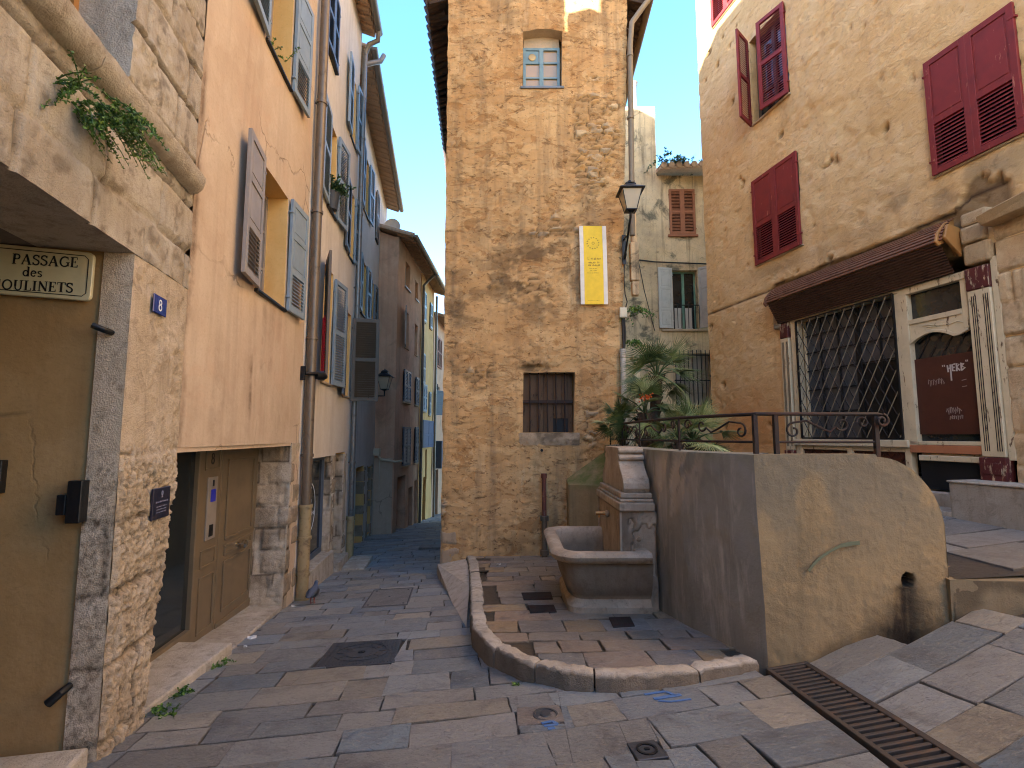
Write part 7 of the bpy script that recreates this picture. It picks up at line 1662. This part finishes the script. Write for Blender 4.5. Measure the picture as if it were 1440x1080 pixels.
for (x, y, lab, n) in ((-2.27, 3.50, 'weed tuft at the kerb, nearest to the rough pier', 12), (-2.36, 3.86, 'weed tuft at the kerb, middle one of three', 12), (-2.46, 4.42, 'leafy weed tuft at the end of the glazing sill', 20)):
    tuft('weed_tuft', lab, 'weed', (x, y, H(x, y) + .01), n, .11, 'leaf_green', rg, .8, .08, .010, 'weeds along the sill')
tuft('weed_tuft', 'tiny weed sprouting under the curved kerb', 'weed', (.02, 3.70, H(.02, 3.7) + .015), 7, .05, 'leaf_green', rg, .8, .04, .008)
# planting under the palms
tuft('ground_shrub', 'low green shrub under the palms behind the railing, left side', 'shrub', (1.66, 6.4, -.6), 30, .4, 'leaf_dark', rg, .9, .3, .02)
tuft('ground_shrub', 'low green shrub under the palms behind the railing, right side', 'shrub', (2.1, 6.0, -.64), 30, .4, 'leaf_dark', rg, .9, .3, .02)

# ================================================================== PIGEON AND LITTER
pg = thing('pigeon', 'grey pigeon standing in the street near the drainpipe, facing away', 'pigeon', (-2.44, 6.5, H(-2.44, 6.5) + .02))
bx, by, bz = -2.44, 6.5, H(-2.44, 6.5) + .02
sec = [(-.155, .115, .004, .004), (-.15, .115, .022, .008), (-.09, .125, .030, .014), (-.05, .125, .048, .040), (.0, .125, .062, .058), (.045, .135, .058, .058), (.075, .16, .040, .044), (.092, .195, .027, .028), (.105, .222, .025, .025), (.125, .225, .019, .018), (.138, .220, .008, .007), (.158, .214, .003, .003)]
mb = MB(); n = 14; vs = []
for y, z, rx, rz in sec:
    for k_ in range(n): a = 2 * math.pi * k_ / n; vs.append((bx + rx * math.cos(a), by + y, bz + z + rz * math.sin(a)))
mb.add(vs, [(i * n + j, i * n + (j + 1) % n, (i + 1) * n + (j + 1) % n, (i + 1) * n + j) for i in range(len(sec) - 1) for j in range(n)] + [tuple(range(n)), tuple(range((len(sec) - 1) * n, len(sec) * n))])
obj('body', mb, M['pigeon'], pg, smooth=70)
for s in (-1, 1):
    mb = MB(); x = bx + s * .02; mb.tube([(x, by, bz + .09), (x, by - .005, bz + .04), (x, by, bz + .004)], [.012, .006, .005], 6)
    for a in (-.5, 0, .5): mb.tube([(x, by, bz + .004), (x + .03 * math.sin(a), by + .03 * math.cos(a), bz + .003)], .003, 5)
    mb.tube([(x, by, bz + .004), (x, by - .018, bz + .003)], .003, 5); obj('leg', mb, M['pigeon_leg'], pg)
    mb = MB(); vs = []
    for y, z, w, h in ((-.12, .128, .012, .010), (-.06, .138, .012, .026), (.0, .142, .012, .040), (.05, .145, .008, .034), (.075, .15, .004, .012)):
        for k_ in range(10): a = 2 * math.pi * k_ / 10; vs.append((bx + s * (.052 - (.02 if y < -.1 else 0)) + w * math.cos(a), by + y, bz + z - .01 + h * math.sin(a)))
    mb.add(vs, [(i * 10 + j, i * 10 + (j + 1) % 10, (i + 1) * 10 + (j + 1) % 10, (i + 1) * 10 + j) for i in range(4) for j in range(10)] + [tuple(range(10)), tuple(range(40, 50))]); obj('wing', mb, M['cast_iron'], pg, smooth=70)
rg = random.Random(9)
def scrap(x, y, s, hf, label, lift=.026):
    mb = MB(); n = 9; vs = []
    for lv in (0, 1):
        for k_ in range(n): a = 2 * math.pi * k_ / n; r = s * rg.uniform(.6, 1.2); vs.append((x + r * math.cos(a), y + r * .7 * math.sin(a), hf(x, y) + lift + lv * rg.uniform(.004, .02)))
    mb.add(vs, [tuple(range(n)), tuple(range(n, 2 * n))] + [(i, (i + 1) % n, n + (i + 1) % n, n + i) for i in range(n)]); solid('paper_scrap', mb, M['paper'], label, 'litter', (x, y, hf(x, y)))
scrap(-2.50, 5.14, .05, H, 'crumpled white paper scrap in front of the taupe door'); scrap(-2.42, 4.86, .018, H, 'tiny white scrap nearer than the crumpled paper')
scrap(-2.62, 6.36, .03, H, 'small white scrap at the foot of the drainpipe'); scrap(-.18, 7.25, .035, lambda x, y: ZP(x, y) - .02, 'small white scrap on the fountain platform')
